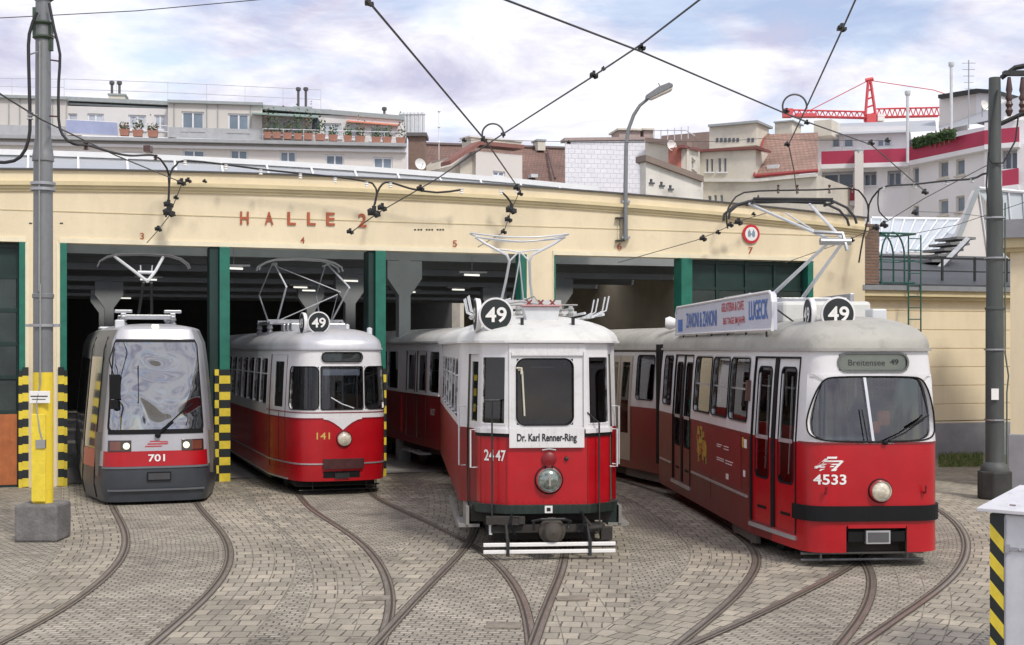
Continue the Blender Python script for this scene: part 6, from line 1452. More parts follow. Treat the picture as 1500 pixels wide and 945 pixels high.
m_ = MB(); m_.box(.12, 1.6, -.012, -.001, 1.00, 1.03); m_.box(.13, .16, -.02, -.001, .98, 1.05); m_.lathe([(.015, -.02), (.015, .0), (0, .01)], (.25, -.015, 1.015), 'Y', n=10); m_.box(.118, .13, -.01, -.001, .04, 1.28); m_.build('door_seam', mat('seam_grey', (.35, .35, .37), .5), T)

# ================================================================ far buildings
class Wall:
    def __init__(s, name, label, px0, Y0, px1, Y1, cat='building', group=None):
        a = Vector(((px0-750)/F*Y0, Y0)); b = Vector(((px1-750)/F*Y1, Y1)); d = (b-a).normalized(); s.a = a; s.c, s.s = d.x, d.y; s.al = math.atan2(d.y, d.x)
        s.T = thing(name, label, cat, (a.x, a.y, 0), s.al, group)
    def u(s, px, dy=0):
        ox, oy = s.a.x-s.s*dy, s.a.y+s.c*dy; k = (px-750)/F; return (k*oy-ox)/(s.c-k*s.s)
    def z(s, px, py, dy=0):
        Y = s.a.y+s.c*dy+s.u(px, dy)*s.s; return CH+(HZ-py)*Y/F
    def p(s, px, py, dy=0): return (s.u(px, dy), dy, s.z(px, py, dy))
    def wall(s, pl, pr, zt_px, zb, m_, holes=(), dy=0, thick=6, name='wall', reveal=.18, frame=BFRM, glass=BWIN, mull=True, top_right=None):
        ua, ub = s.u(pl, dy), s.u(pr, dy); zt = s.z(pl, zt_px, dy); zr = s.z(pr, top_right, dy) if top_right is not None else zt
        H = [(s.u(h[0], dy), s.u(h[2], dy), s.z(h[0], h[3], dy), s.z(h[0], h[1], dy)) for h in holes]
        us = sorted({ua, ub} | {x for h in H for x in h[:2]}); zz = sorted({zb, min(zt, zr)} | {x for h in H for x in h[2:]})
        mb = MB()
        for a, b in zip(us, us[1:]):
            for c, d in zip(zz, zz[1:]):
                if any(h[0] < (a+b)/2 < h[1] and h[2] < (c+d)/2 < h[3] for h in H): continue
                mb.quad((a, dy, c), (b, dy, c), (b, dy, d), (a, dy, d))
        if abs(zt-zr) > 1e-3:
            lo = min(zt, zr); mb.v += [(ua, dy, lo), (ub, dy, lo), (ub, dy, zr) if zr > zt else (ua, dy, zt)]; n = len(mb.v); mb.f.append((n-3, n-2, n-1)); mb.m.append(0)
        for a, b, c, d in H:
            r = dy+reveal
            mb.quad((a, dy, c), (a, r, c), (a, r, d), (a, dy, d)); mb.quad((b, dy, d), (b, r, d), (b, r, c), (b, dy, c)); mb.quad((a, dy, d), (a, r, d), (b, r, d), (b, dy, d)); mb.quad((b, dy, c), (b, r, c), (a, r, c), (a, dy, c))
        mb.quad((ua, dy, zb), (ua, dy, zt), (ua, dy+thick, zt), (ua, dy+thick, zb)); mb.quad((ub, dy, zr), (ub, dy, zb), (ub, dy+thick, zb), (ub, dy+thick, zr)); mb.quad((ua, dy, zt), (ub, dy, zr), (ub, dy+thick, zr), (ua, dy+thick, zt))
        mb.build(name, m_, s.T)
        for a, b, c, d in H:
            f = MB(); y = dy+reveal-.06; w_ = min(.12, (b-a)*.12)
            f.box(a+.002, a+w_, y, y+.05, c+.002, d-.002); f.box(b-w_, b-.002, y, y+.05, c+.002, d-.002); f.box(a+w_, b-w_, y, y+.05, c+.002, c+w_); f.box(a+w_, b-w_, y, y+.05, d-w_, d-.002)
            if mull and b-a > .8: f.box((a+b)/2-.06, (a+b)/2+.06, y-.01, y+.049, c+w_, d-w_)
            f.box(a-.08, b+.08, dy-.12, dy-.003, c-.1, c-.01)
            o = f.build('window', frame, s.T); g = MB(); g.quad((a, y+.04, c), (b, y+.04, c), (b, y+.04, d), (a, y+.04, d)); g.build('pane', glass, o)
    def bar(s, pts, dy0, dy1, h0, h1, m_, name='ledge'):
        mb = MB()
        for (pa, ya), (pb, yb) in zip(pts, pts[1:]):
            a, b = s.u(pa, dy0), s.u(pb, dy0); za, zb_ = s.z(pa, ya, dy0), s.z(pb, yb, dy0)
            mb.hexa([(a, dy0, za+h0), (b, dy0, zb_+h0), (b, dy1, zb_+h0), (a, dy1, za+h0), (a, dy0, za+h1), (b, dy0, zb_+h1), (b, dy1, zb_+h1), (a, dy1, za+h1)])
        return mb.build(name, m_, s.T)
    def bx(s, px0, py0, px1, py1, dy0, dy1, m_, name, bevel=0, parent=None):
        a, b = s.u(px0, dy0), s.u(px1, dy0); z1, z0 = s.z(px0, py0, dy0), s.z(px0, py1, dy0)
        return MB().box(a, b, dy0, dy1, z0, z1).build(name, m_, parent or s.T, bevel=bevel)

# A: long pale block with roof terrace
A = Wall('apartment_block', 'long pale apartment block with planted roof terrace and chimneys behind the hall', 0, 98, 596, 103)
A.wall(-120, 596, 197, 0, WALLG, holes=[(-40, 222, -14, 250), (112, 222, 142, 252), (181, 222, 208, 248), (268, 219, 300, 245), (337, 219, 363, 245), (410, 221, 434, 246), (477, 226, 504, 248), (547, 230, 575, 252)], thick=14)
A.bar([(-120, 196.5), (596, 211.6)], -.8, .6, -.15, .1, mat('terrace_edge', (.36, .37, .38), .7), 'terrace_slab')
A.bar([(-120, 207), (596, 221)], -.35, -.01, -.12, .08, WALLW, 'string_course')
BWINL = mat('curtained_window', (.50, .54, .60), .2, var=.3, vscale=.8)
AP = mat('terrace_back_wall', (.72, .70, .68), .8, var=.15, vscale=.3)
A.wall(96, 246, 155, A.z(96, 196)+.1, AP, dy=1.2, thick=8, glass=BWINL, holes=[(100, 166, 113, 188), (128, 166, 152, 190), (188, 168, 214, 190), (226, 168, 243, 190)], name='terrace_wall')
A.wall(384, 590, 166, A.z(384, 204)+.1, AP, dy=1.2, thick=8, glass=BWINL, holes=[(392, 176, 406, 198), (412, 176, 440, 198), (472, 180, 500, 202), (512, 182, 526, 204), (542, 184, 570, 206)], name='terrace_wall')
A.bar([(94, 145), (248, 152)], 1.0, 10, -.1, .2, ZINC, 'roof'); A.bar([(94, 151), (248, 158)], 1.3, 3, -.1, .05, ZINC, 'roof_edge')
A.bar([(384, 157), (490, 165), (592, 173)], 1.0, 10, -.15, .2, ZINC, 'roof')
BAYW = mat('bay_cladding', (.60, .57, .53), .7, var=.06, vscale=.3)
def bay(px0, px1, ytop, ybot, wins, name='roof_bay'):
    A.wall(px0, px1, ytop, A.z(px0, ybot)+.05, BAYW, dy=.3, thick=6, holes=wins, name=name)
    A.bar([(px0-1, ytop), (px1+1, ytop+(px1-px0)*.03)], 0, 6.5, 0, .22, ZINC, 'bay_roof')
    mb = MB(); k = px0+9
    while k < px1-3:
        if not any(w_[0]-2 < k < w_[2]+2 for w_ in wins): mb.box(A.u(k, .24)-.03, A.u(k, .24)+.03, .22, .298, A.z(k, ybot-14, .24), A.z(k, ytop+2, .24))
        k += 16
    mb.build('cladding_seams', ZINC, A.T)
    A.bx(px0, ybot-15, px1, ybot, .18, .29, mat('bay_base', (.42, .43, .44), .6), 'bay_base')
bay(-60, 96, 141, 196, [(-30, 152, -8, 182)]); bay(246, 384, 150, 201, [(266, 163, 299, 193), (334, 166, 365, 195)])
def rail(pts, dy, h, m_, name='balcony_rail', fill=None, step=1.4):
    mb = MB(); q = [Vector(A.p(px, py, dy)) for px, py in pts]
    for a, b in zip(q, q[1:]):
        for z in ((h, h*.5) if not fill else (h,)): mb.tube([a+Vector((0, 0, z)), b+Vector((0, 0, z))], .03, 5)
        n = max(1, int((b-a).length/step))
        for k in range(n+1): c = a.lerp(b, k/n); mb.tube([c, c+Vector((0, 0, h))], .022, 5)
    o = mb.build(name, m_, A.T)
    if fill:
        f = MB(); a, b = q[0], q[-1]; f.hexa([a+Vector((0, -.02, .08)), b+Vector((0, -.02, .08)), b+Vector((0, .02, .08)), a+Vector((0, .02, .08)), a+Vector((0, -.02, h)), b+Vector((0, -.02, h)), b+Vector((0, .02, h)), a+Vector((0, .02, h))]); f.build('screen', fill, o)
rail([(97, 196), (172, 200)], -.5, 1.05, BFRM, fill=mat('violet_balcony_screen', (.34, .38, .56), .6, var=.15, vscale=.8)); rail([(172, 200), (246, 202)], -.5, .9, BFRM); rail([(385, 206), (592, 211)], -.6, .9, BFRM)
TR = mat('roof_rail_thin', (.55, .57, .6), .6)
rail([(-60, 138), (94, 140)], 6, 1.3, TR, 'roof_rail', step=3); rail([(94, 145), (246, 150)], 6.5, 1.6, TR, 'roof_rail', step=3); rail([(246, 150), (470, 160)], 7, 1.6, TR, 'roof_rail', step=3)
# terrace planters, flower pots and plants
def planter(px0, px1, y, hh, kind, label=None):
    ua, ub = A.u(px0, -.45), A.u(px1, -.45); z = A.z(px0, y, -.45); c = Vector(((ua+ub)/2, -.45, z))
    wp = A.T.matrix_basis @ c
    label = label or f'terracotta planter with {("green plants", "red flowers", "sparse plants")[kind]} on the terrace'
    t = thing('planter', label, 'planter', tuple(wp), A.al, 'planters along the roof terrace')
    w_ = (ub-ua); MB().prismy([(-w_/2+.08, .0), (w_/2-.08, .0), (w_/2, .5), (-w_/2, .5)], -.2, .2).build('trough', TERR, t)
    lf = MB(); R = random.Random(int(px0)); 
    for i in range(90):
        x = R.uniform(-w_/2, w_/2)*.95; zz = .5+abs(R.gauss(0, .42))*hh; yv = R.uniform(-.25, .25); s_ = R.uniform(.05, .12); a_ = R.uniform(0, 6.28)
        p = Vector((x, yv, zz)); d1 = Vector((math.cos(a_), math.sin(a_)*.4, R.uniform(-.5, .8)))*s_; d2 = Vector((-math.sin(a_)*.5, .4, math.cos(a_)))*s_
        lf.quad(p-d1, p-d2*.6, p+d1, p+d2, R.choice([0, 0, 1]) if kind == 1 else 0)
    lf.build('foliage', [LEAF, LEAFD], t)
pl = [(386, 398, 203, 1.6, 1, 'widest'), (399, 412, 203, 2.0, 0), (414, 428, 204, 1.6, 1), (430, 443, 205, 2.4, 0), (445, 458, 205, 2.6, 1), (461, 477, 206, 1.5, 0), (481, 495, 207, .8, 2), (503, 516, 208, 1.0, 2), (520, 535, 209, 1.5, 1), (544, 558, 210, 1.0, 0), (560, 574, 210, 1.0, 0), (580, 594, 211, 1.5, 1), (175, 190, 199, .6, 1), (194, 210, 200, 1.0, 1), (216, 232, 201, .6, 1)]
names_ = ['reddish leafy terracotta planter first beside the clad bay on the terrace', 'green leafy terracotta planter second from the clad bay', 'reddish planter under the sunshade near the clad bay', 'tall green planter left of the dark parasol on the terrace', 'tallest reddish shrub planter beside the dark parasol', 'green planter just right of the dark parasol', 'sparse low planter between the parasol and the terrace middle', 'sparse low planter left of the round reddish bush', 'round reddish bush in a terracotta planter midway along the terrace', 'low green planter under the orange awning', 'low green planter right of the twin under the orange awning', 'reddish planter at the right end of the roof terrace', 'low reddish planter beside the violet balcony screen', 'middle reddish planter of the three left of the clad bay', 'low reddish planter next to the clad bay at left']
for a_, nm in zip(pl, names_): planter(a_[0], a_[1], a_[2], a_[3], a_[4], nm)
# awning, parasol
c = Vector(A.p(545, 186, 2.0)); wp = A.T.matrix_basis @ c
t = thing('awning', 'faded orange awning over the right end of the roof terrace', 'awning', tuple(wp), A.al); w_ = A.u(585)-A.u(508)
MB().hexa([(-w_/2, -1.4, .1), (w_/2, -1.4, -.1), (w_/2, .5, .45), (-w_/2, .5, .65), (-w_/2, -1.4, .16), (w_/2, -1.4, -.04), (w_/2, .5, .51), (-w_/2, .5, .71)]).build('canvas', AWN, t)
c = Vector(A.p(463, 196, 0)); wp = A.T.matrix_basis @ c
t = thing('parasol', 'closed dark parasol standing on the roof terrace', 'parasol', tuple(wp), A.al); MB().cyl((0, 0, -.4), (0, 0, 1.2), .03, 6).build('pole', STEEL, t); MB().lathe([(.25, .2), (.32, .3), (.28, 1.0), (.05, 1.35)], n=10).build('cover', mat('parasol_navy', (.05, .06, .09), .7), t)
c = Vector(A.p(420, 172, .4)); wp = A.T.matrix_basis @ c
t = thing('awning', 'green grey sunshade over the left part of the roof terrace', 'awning', tuple(wp), A.al); MB().hexa([(-2.6, -1, 0), (2.4, -1, -.15), (2.4, .9, .3), (-2.6, .9, .4), (-2.6, -1, .1), (2.4, -1, -.05), (2.4, .9, .4), (-2.6, .9, .5)]).build('canvas', mat('sunshade_green_grey', (.25, .33, .30), .7), t)
# chimneys on A
def stack(W, px0, py0, px1, py1, pots, dy, m_=WALLT, pot_h=14, cap=True):
    o = W.bx(px0, py0, px1, py1, dy, dy+1.5, m_, 'chimney')
    if cap: W.bx(px0-1.5, py0-2.5, px1+1.5, py0-.1, dy-.1, dy+1.6, ZINC, 'chimney_cap', parent=o)
    mb = MB()
    for px in pots:
        u, z, z1 = W.u(px, dy+.5), W.z(px, py0-2, dy+.5), W.z(px, py0-pot_h, dy+.5); mb.cyl((u, dy+.5, z), (u, dy+.5, z1), .10, 8); mb.lathe([(.10, z1), (.2, z1+.1), (.2, z1+.3), (.1, z1+.34)], (u, dy+.5, 0), n=8)
    mb.build('chimney_pots', mat('pot_dark', (.10, .09, .09), .6), o)
stack(A, 159, 139, 183, 150, (164, 175), 4); stack(A, 431, 158, 456, 166, (437, 448), 4, pot_h=24); stack(A, 560, 169, 566, 176, (563,), 4, pot_h=6)
A.bx(405, 158, 486, 162, 3.5, 6, ZINC, 'roof_platform')
# chimney cluster of white pipes right of A
CL = Wall('chimney_cluster', 'brown chimney stack with a row of slim silver flue pipes', 596, 104, 628, 104, 'chimney')
CL.bx(598, 198, 622, 260, 0, 2, mat('brown_brick', (.22, .15, .12), .9, var=.2), 'stack'); CL.bx(595, 194, 625, 199, -.3, 2.3, mat('stack_cap', (.14, .13, .13), .8), 'cap')
mb = MB()
for px in (587.5, 593.5, 598, 603, 608.5, 614, 620): u = CL.u(px, .8); mb.cyl((u, .8, CL.z(px, 215 if px < 598 else 196, .8)), (u, .8, CL.z(px, 169, .8)), .13, 8); mb.lathe([(.13, CL.z(px, 169, .8)), (.2, CL.z(px, 168, .8)), (.16, CL.z(px, 165, .8))], (u, .8, 0), n=8)
mb.build('flue_pipes', STEELW, CL.T)
# B: brown tiled roof and small gabled house
B = Wall('tiled_roof_house', 'wide brown tiled roof behind the skylight, between the long block and the white slate wall', 598, 108, 832, 112)
mb = MB(); a, b = B.u(598), B.u(832); c0, c1 = B.u(604, 8), B.u(832, 8)
mb.quad((a, 0, B.z(598, 275)), (b, 0, B.z(832, 280)), (c1, 8, B.z(832, 219, 8)), (c0, 8, B.z(604, 212, 8))); mb.build('tiled_roof', TILE, B.T)
mb = MB(); mb.tube([(c0, 8, B.z(604, 211, 8)), (c1, 8, B.z(832, 218, 8))], .2, 5); mb.build('ridge', mat('ridge_dark', (.12, .09, .08), .8), B.T)
B.bx(598, 276, 832, 420, .1, 14, WALLT, 'wall')
stack(B, 788, 206, 799, 220, (), 7, WALLT)
mb = MB(); mb.box(B.u(777, 1.5), B.u(787, 1.5), 1.3, 2.2, B.z(777, 260, 1.5), B.z(777, 255, 1.5)); mb.build('roof_window', STEELW, B.T)
mb = MB(); mb.tube([(B.u(801, 7), 6.8, B.z(801, 220, 7)), (B.u(812, .4), .2, B.z(812, 262, .4))], .12, 5); mb.build('roof_ladder', mat('roof_flashing', (.13, .08, .07), .8), B.T)
B2 = Wall('gable_house', 'pale rendered house with reddish eaves and paired small windows in front of the brown roof', 674, 100, 765, 103)
B2.wall(697, 765, 221, 0, WALLG, holes=[(722, 250, 740, 258)], thick=7); B2.wall(674, 697, 240, 0, WALLT, holes=[], thick=7, name='side_wall', dy=.5, top_right=221)
mb = MB()
for (p0, y0_), (p1, y1_) in (((660, 241), (704, 212)), ((704, 212), (768, 218))):
    a, b = Vector(B2.p(p0, y0_, -.4)), Vector(B2.p(p1, y1_, -.4)); mb.hexa([a, b, b+Vector((0, 1.5, .0)), a+Vector((0, 1.5, .0)), a+Vector((0, 0, .3)), b+Vector((0, 0, .3)), b+Vector((0, 1.5, .3)), a+Vector((0, 1.5, .3))])
mb.build('roof', mat('dusty_red_eaves', (.26, .12, .10), .8, var=.2), B2.T)
B2.bx(690, 200, 706, 214, 2, 3.4, WALLT, 'chimney'); B2.bx(712, 202, 764, 214, 2, 3.4, WALLT, 'chimney'); B2.bx(688, 198.5, 766, 200.5, 1.9, 3.5, WALLT2, 'chimney_cap')
# satellite dishes
def dish(px, py, Y, r, label):
    p = P(px, py, Y); t = thing('satellite_dish', label, 'satellite dish', (p.x, p.y, p.z), .3)
    R = Vector((.25, -1, .25)).to_track_quat('Z', 'Y').to_matrix(); MB().lathe([(0, -.12), (r*.6, -.06), (r, .08), (r, .11), (r*.6, -.03), (0, -.09)], rot=R, n=24).build('reflector', PAINTW, t, smooth=60)
    MB().tube([R @ Vector((0, -r*.9, 0)), R @ Vector((0, -.1, .5))], .02, 5).cyl((0, .15, 0), (0, .15, -r*1.9), .04, 6).build('arm', STEEL, t)
dish(615, 241, 95, .42, 'round white satellite dish on the brown roof right of the long block'); dish(983, 214, 82, .36, 'round white satellite dish on a red chimney behind the lamp'); dish(1441, 155, 76, .32, 'pale satellite dish on the white roof block near the right pole')
# C: white slate wall
C = Wall('white_slate_house', 'windowless white slate clad gable wall behind the street lamp', 828, 83.5, 945, 84.5)
C.wall(828, 945, 207, 0, WTILE, thick=.1, top_right=206); C.bar([(827, 206), (946, 204.5)], -.15, 1, 0, .18, mat('parapet_pinkish', (.38, .30, .28), .8), 'coping')
MB().quad((C.u(945), 0, 0), (C.u(945)+1.5, 8, 0), (C.u(945)+1.5, 8, C.z(945, 212)), (C.u(945), 0, C.z(945, 205))).build('side_wall', WTILE, C.T)
for px0, px1, y0_ in ((907, 938, 190), (943, 957, 190)): C.bx(px0, y0_, px1, 206, 6, 8, mat('pinkish_chimney', (.42, .33, .30), .9, var=.2), 'chimney'); C.bx(px0-2, y0_-2.5, px1+2, y0_, 5.8, 8.2, WALLT, 'chimney_cap')
# D: aged courtyard houses
D0 = Wall('lean_to_house', 'stained pale house wing with a sloping parapet next to the white slate wall', 946, 77, 1030, 79)
D0.wall(946, 1030, 236, 0, WALLT2, holes=[(952, 262, 956, 267), (967, 266, 971, 271), (980, 271, 984, 276)], thick=.6, top_right=266, mull=False, frame=WBLK)
D0.bar([(946, 233), (1031, 264)], -.25, .8, -.1, .25, mat('brown_verge', (.24, .19, .16), .8), 'verge')
D1 = Wall('courtyard_house', 'aged beige house with pitted plaster wall behind the curved lamp mast', 945, 84, 1006, 82)
D1.wall(945, 1006, 209, 0, WALLT, thick=.3, top_right=214); D1.bar([(945, 206), (1006, 212)], -.3, .3, -.1, .2, mat('brown_roof_edge', (.27, .20, .17), .8), 'roof_edge')
D1.bx(979, 217, 991, 252, -.7, -.01, mat('red_brick_chimney', (.42, .15, .11), .9, var=.2), 'chimney')
mb = MB()
for k in range(6): u = D1.u(958+10*k, 5); mb.cyl((u, 5, D1.z(960, 209, 5)), (u, 5, D1.z(960, 191, 5)), .035, 5)
mb.tube([(D1.u(958, 5), 5, D1.z(960, 191, 5)), (D1.u(1005, 5), 5, D1.z(1005, 191, 5)), (D1.u(1018, 5), 5, D1.z(1018, 199, 5))], .035, 5); mb.build('roof_rail', TR, D1.T)
D2 = Wall('narrow_house_wing', 'narrow pale wing with one tall window under a dark red eave', 1004, 82, 1026, 88)
D2.wall(1004, 1026, 218, 0, WALLT2, holes=[(1013, 230, 1019, 246), (1013, 275, 1019, 290)], thick=.3, top_right=222, mull=False, frame=WALLT); D2.bar([(1003, 215), (1027, 221)], -.2, .3, -.05, .12, mat('dark_red_eave', (.22, .08, .07), .7), 'eave')
D3 = Wall('beige_house', 'beige house with paired narrow windows, dark red eaves and pigeonholed chimney block', 1024, 88, 1196, 84)
D3.wall(1024, 1107, 222, 0, WALLT, holes=[(1034, 233, 1037.5, 252), (1041, 233, 1044.5, 252), (1052, 232, 1056, 252), (1060, 232, 1064, 252), (1037, 287, 1042, 297), (1046, 286, 1050, 297), (1055, 286, 1059, 297)], thick=9, mull=False, top_right=219)
D3.bar([(1022, 221.5), (1108, 217), (1120, 220)], -.3, 1, -.05, .12, mat('dark_red_eave2', (.20, .07, .06), .7), 'eave')
D3.wall(1107, 1196, 261, 0, WALLT, holes=[(1087+22, 286, 1112, 297)], thick=9, name='lower_wall', top_right=256); D3.bar([(1024, 264), (1107, 264), (1196, 256)], -.25, -.02, -.1, .1, WALLT2, 'string_course')
mb = MB(); a, b, c, d = Vector(D3.p(1105, 258, -.2)), Vector(D3.p(1198, 250, -.2)), Vector(D3.p(1198, 194, 5)), Vector(D3.p(1120, 197, 5)); mb.quad(a, b, c, d); mb.build('tiled_roof', TILE2, D3.T)
mb = MB(); mb.tube([a, b], .13, 6); mb.tube([a+Vector((0, -.05, .05)), d], .07, 6); mb.build('roof_edge', mat('red_gutter', (.36, .06, .06), .6), D3.T)
mb = MB(); p = Vector(D3.p(1134, 243, .9)); mb.box(p.x-.4, p.x+.4, .6, .9, p.z-.2, p.z+.05); mb.build('roof_window', STEELW, D3.T)
o = D3.bx(1039, 186, 1108, 218, 3, 5.5, WALLT, 'chimney_block'); D3.bx(1037, 182.5, 1110, 185.8, 2.7, 5.8, ZINC, 'chimney_cap', parent=o)
mb = MB()
for px in (1050, 1056, 1062, 1068, 1074, 1080, 1096, 1102): u = D3.u(px, 2.9); mb.box(u-.09, u+.09, 2.96, 2.99, D3.z(px, 208, 2.9), D3.z(px, 202, 2.9))
mb.build('vent_openings', WBLK, o)
D3.bx(968, 199, 1040, 225, 8, 12, mat('brown_attic_wall', (.30, .22, .19), .9, var=.2), 'attic'); D3.bx(1108, 196, 1124, 222, 5.2, 8, mat('brownish_attic2', (.26, .2, .18), .9), 'attic'); o = D3.bx(1135, 180, 1160, 200, 6, 8, WALLT, 'chimney'); D3.bx(1133, 178, 1162, 180, 5.8, 8.2, ZINC, 'chimney_cap', parent=o)
o = D3.bx(1192, 177, 1218, 200, 8, 10, WALLT, 'chimney')
# F: white block with magenta balconies
Fb = Wall('white_apartment_block', 'white modern apartment block with magenta balcony bands and roof hedge at the right', 1195, 92, 1331, 90)
Fb.wall(1195, 1331, 186, 0, WALLW, dy=1.6, thick=9, holes=[(1219, 203, 1230, 216), (1236, 203, 1250, 216), (1284, 203, 1306, 216)], name='top_wall', top_right=184)
Fb.wall(1197, 1331, 240, 0, WALLW, holes=[(1204, 252, 1250, 276), (1264, 252, 1284, 272), (1300, 250, 1320, 272), (1204, 300, 1250, 318)], name='wall', reveal=1.0, top_right=236, thick=9)
mb = MB(); a, b, c, d = Vector(Fb.p(1196, 198, .9)), Vector(Fb.p(1372, 192, .9)), Vector(Fb.p(1370, 176, 5)), Vector(Fb.p(1197, 182, 5)); mb.quad(a, b, c, d); mb.build('mansard', SLATE, Fb.T)
def balc(W, pts, h, out_, name='balcony'):
    mb = MB(); 
    for (pa, ta, ba), (pb, tb, bb) in zip(pts, pts[1:]):
        a, b = W.u(pa, -out_), W.u(pb, -out_)
        mb.hexa([(a, -out_, W.z(pa, ba, -out_)), (b, -out_, W.z(pb, bb, -out_)), (b, -out_+.1, W.z(pb, bb, -out_)), (a, -out_+.1, W.z(pa, ba, -out_)), (a, -out_, W.z(pa, ta, -out_)), (b, -out_, W.z(pb, tb, -out_)), (b, -out_+.1, W.z(pb, tb, -out_)), (a, -out_+.1, W.z(pa, ta, -out_))], 0)
    for (pa, ta, ba), (pb, tb, bb) in zip(pts, pts[1:]):
        a, b = W.u(pa, -out_), W.u(pb, -out_); za, zb_ = W.z(pa, ba, -out_), W.z(pb, bb, -out_)
        mb.hexa([(a, -out_-.05, za-.3), (b, -out_-.05, zb_-.3), (b, 1.5, zb_-.3), (a, 1.5, za-.3), (a, -out_-.05, za), (b, -out_-.05, zb_), (b, 1.5, zb_), (a, 1.5, za)], 1)
    return mb.build(name, [MAG, WALLW], W.T)
balc(Fb, [(1203, 222, 241), (1331, 217, 237)], 1, .9); balc(Fb, [(1203, 277, 296), (1252, 275, 294)], 1, .7)
o = Fb.bx(1252, 222, 1264, 320, -1.6, -.95, WALLG, 'flue_shaft'); mb = MB(); u = Fb.u(1258, -1.3); mb.lathe([(.3, Fb.z(1258, 226, -1.3)), (.34, Fb.z(1258, 220, -1.3)), (.1, Fb.z(1258, 217, -1.3))], (u, -1.3, 0), n=12); mb.build('flue_cap', ZINC, o)
Fw = Wall('white_block_wing', 'projecting white wing with narrow windows and long magenta balcony parapet', 1331, 90, 1442, 83)
Fw.wall(1331, 1442, 238, 0, WALLW, holes=[(1337, 246, 1346, 270), (1375, 237, 1389, 262), (1400, 234, 1413, 258), (1338, 302, 1346, 318), (1375, 293, 1389, 316), (1400, 288, 1413, 312)], name='wall', mull=False, top_right=214, thick=9, frame=WALLT)
balc(Fw, [(1331, 216, 236), (1442, 191, 213)], 1, .5)
Fw.wall(1331, 1442, 205, Fw.z(1331, 238), WALLW, dy=2.2, thick=6, name='top_wall', top_right=186)
mb = MB(); a, b, c, d = Vector(Fw.p(1375, 192, 2.0)), Vector(Fw.p(1500, 165, 2.0)), Vector(Fw.p(1500, 140, 6)), Vector(Fw.p(1375, 178, 6)); mb.quad(a, b, c, d); mb.build('mansard', SLATE, Fw.T)
Fr_ = Wall('white_block_end', 'far right end of the white block with magenta balconies seen past the right pole', 1442, 82.5, 1520, 81)
Fr_.wall(1442, 1520, 215, 0, WALLW, holes=[(1468, 220, 1490, 248), (1468, 278, 1490, 300)], reveal=1.0, name='wall', thick=9); balc(Fr_, [(1442, 191, 212), (1493, 186, 208)], 1, .5); balc(Fr_, [(1468, 250, 273), (1492, 246, 270)], 1, .5)
Fr_.wall(1442, 1520, 180, Fr_.z(1442, 212), WALLW, dy=3, thick=5, name='top_wall')
rb = Wall('roof_house', 'white flat roofed stair tower with dark eave on the modern block', 1376, 92, 1430, 90); rb.wall(1376, 1430, 143, 18, WALLG, thick=4, top_right=137); rb.wall(1430, 1460, 137, 18, WALLW, thick=4, name='front_wall')
rb.bar([(1374, 143), (1430, 134), (1458, 136)], -.5, 4, -.05, .2, IRON, 'eave')
for px, yt, r, lab in ((1393.5, 96, .13, 'taller slim steel flue beside the white stair tower'), (1329.5, 138, .13, 'shorter slim steel flue rising from the grey mansard'), ):
    p = P(px, yt, 88); t = thing('steel_flue', lab, 'chimney', (p.x, p.y, 15)); m_ = MB(); m_.cyl((0, 0, 0), (0, 0, p.z-15), r*.8, 10); m_.lathe([(r, p.z-15-.1), (r*1.5, p.z-15), (r*1.5, p.z-15+.2), (0, p.z-15+.3)], n=10); m_.build('pipe', STEELW, t, smooth=50)
p = P(1419, 88, 86); t = thing('roof_antenna', 'thin television antenna on the white stair tower', 'antenna', (p.x, p.y, 17)); m_ = MB(); h = p.z-17; m_.cyl((0, 0, 0), (0, 0, h), .04, 5)
for k in range(5): m_.cyl((-.45+.05*k, 0, h-.2-.42*k), (.45-.05*k, 0, h-.2-.42*k), .025, 5)
m_.build('mast', STEEL, t)
p = P(643, 163, 110); t = thing('roof_antenna', 'thin mast with small knobs above the brown tiled roof', 'antenna', (p.x, p.y, 14)); h = p.z-14; m_ = MB(); m_.cyl((0, 0, 0), (0, 0, h), .035, 5)
for k in (0, 1.3, 2.6): m_.lathe([(.02, h-k-.15), (.14, h-k), (.02, h-k+.15)], n=8)
m_.build('mast', PAINTW, t)
# roof hedge
hedge = thing('roof_hedge', 'dense dark green hedge behind the magenta parapet', 'hedge', (0, 0, 0)); lf = MB(); R = random.Random(5)
for i in range(2600):
    t_ = R.random(); px = 1339+t_*66; Y = 89.0-5.0*t_+R.uniform(-.6, .2); top_ = 203-t_*17+5*abs(math.sin(t_*9))*.6; bot = 216-t_*17
    if px > 1398: continue
    p = P(px, top_+(bot-top_)*R.random()**1.2, Y); s_ = R.uniform(.10, .22); a_ = R.uniform(0, 6.28); d1 = Vector((math.cos(a_), .3, math.sin(a_)))*s_; d2 = Vector((-math.sin(a_)*.6, R.uniform(-.6, .6), math.cos(a_)*.6))*s_; lf.quad(p-d1, p-d2, p+d1, p+d2)
lf.build('foliage', LEAF, hedge)
for k in range(8):
    t_ = (k+.5)/9; p = P(1342+t_*58, 218-t_*17, 88.9-5*t_)
    m_ = MB(); m_.tube([p-Vector((0, 0, .3)), p+Vector((0, 0, .8))], .05, 5); m_.build('stem', WOOD, hedge)
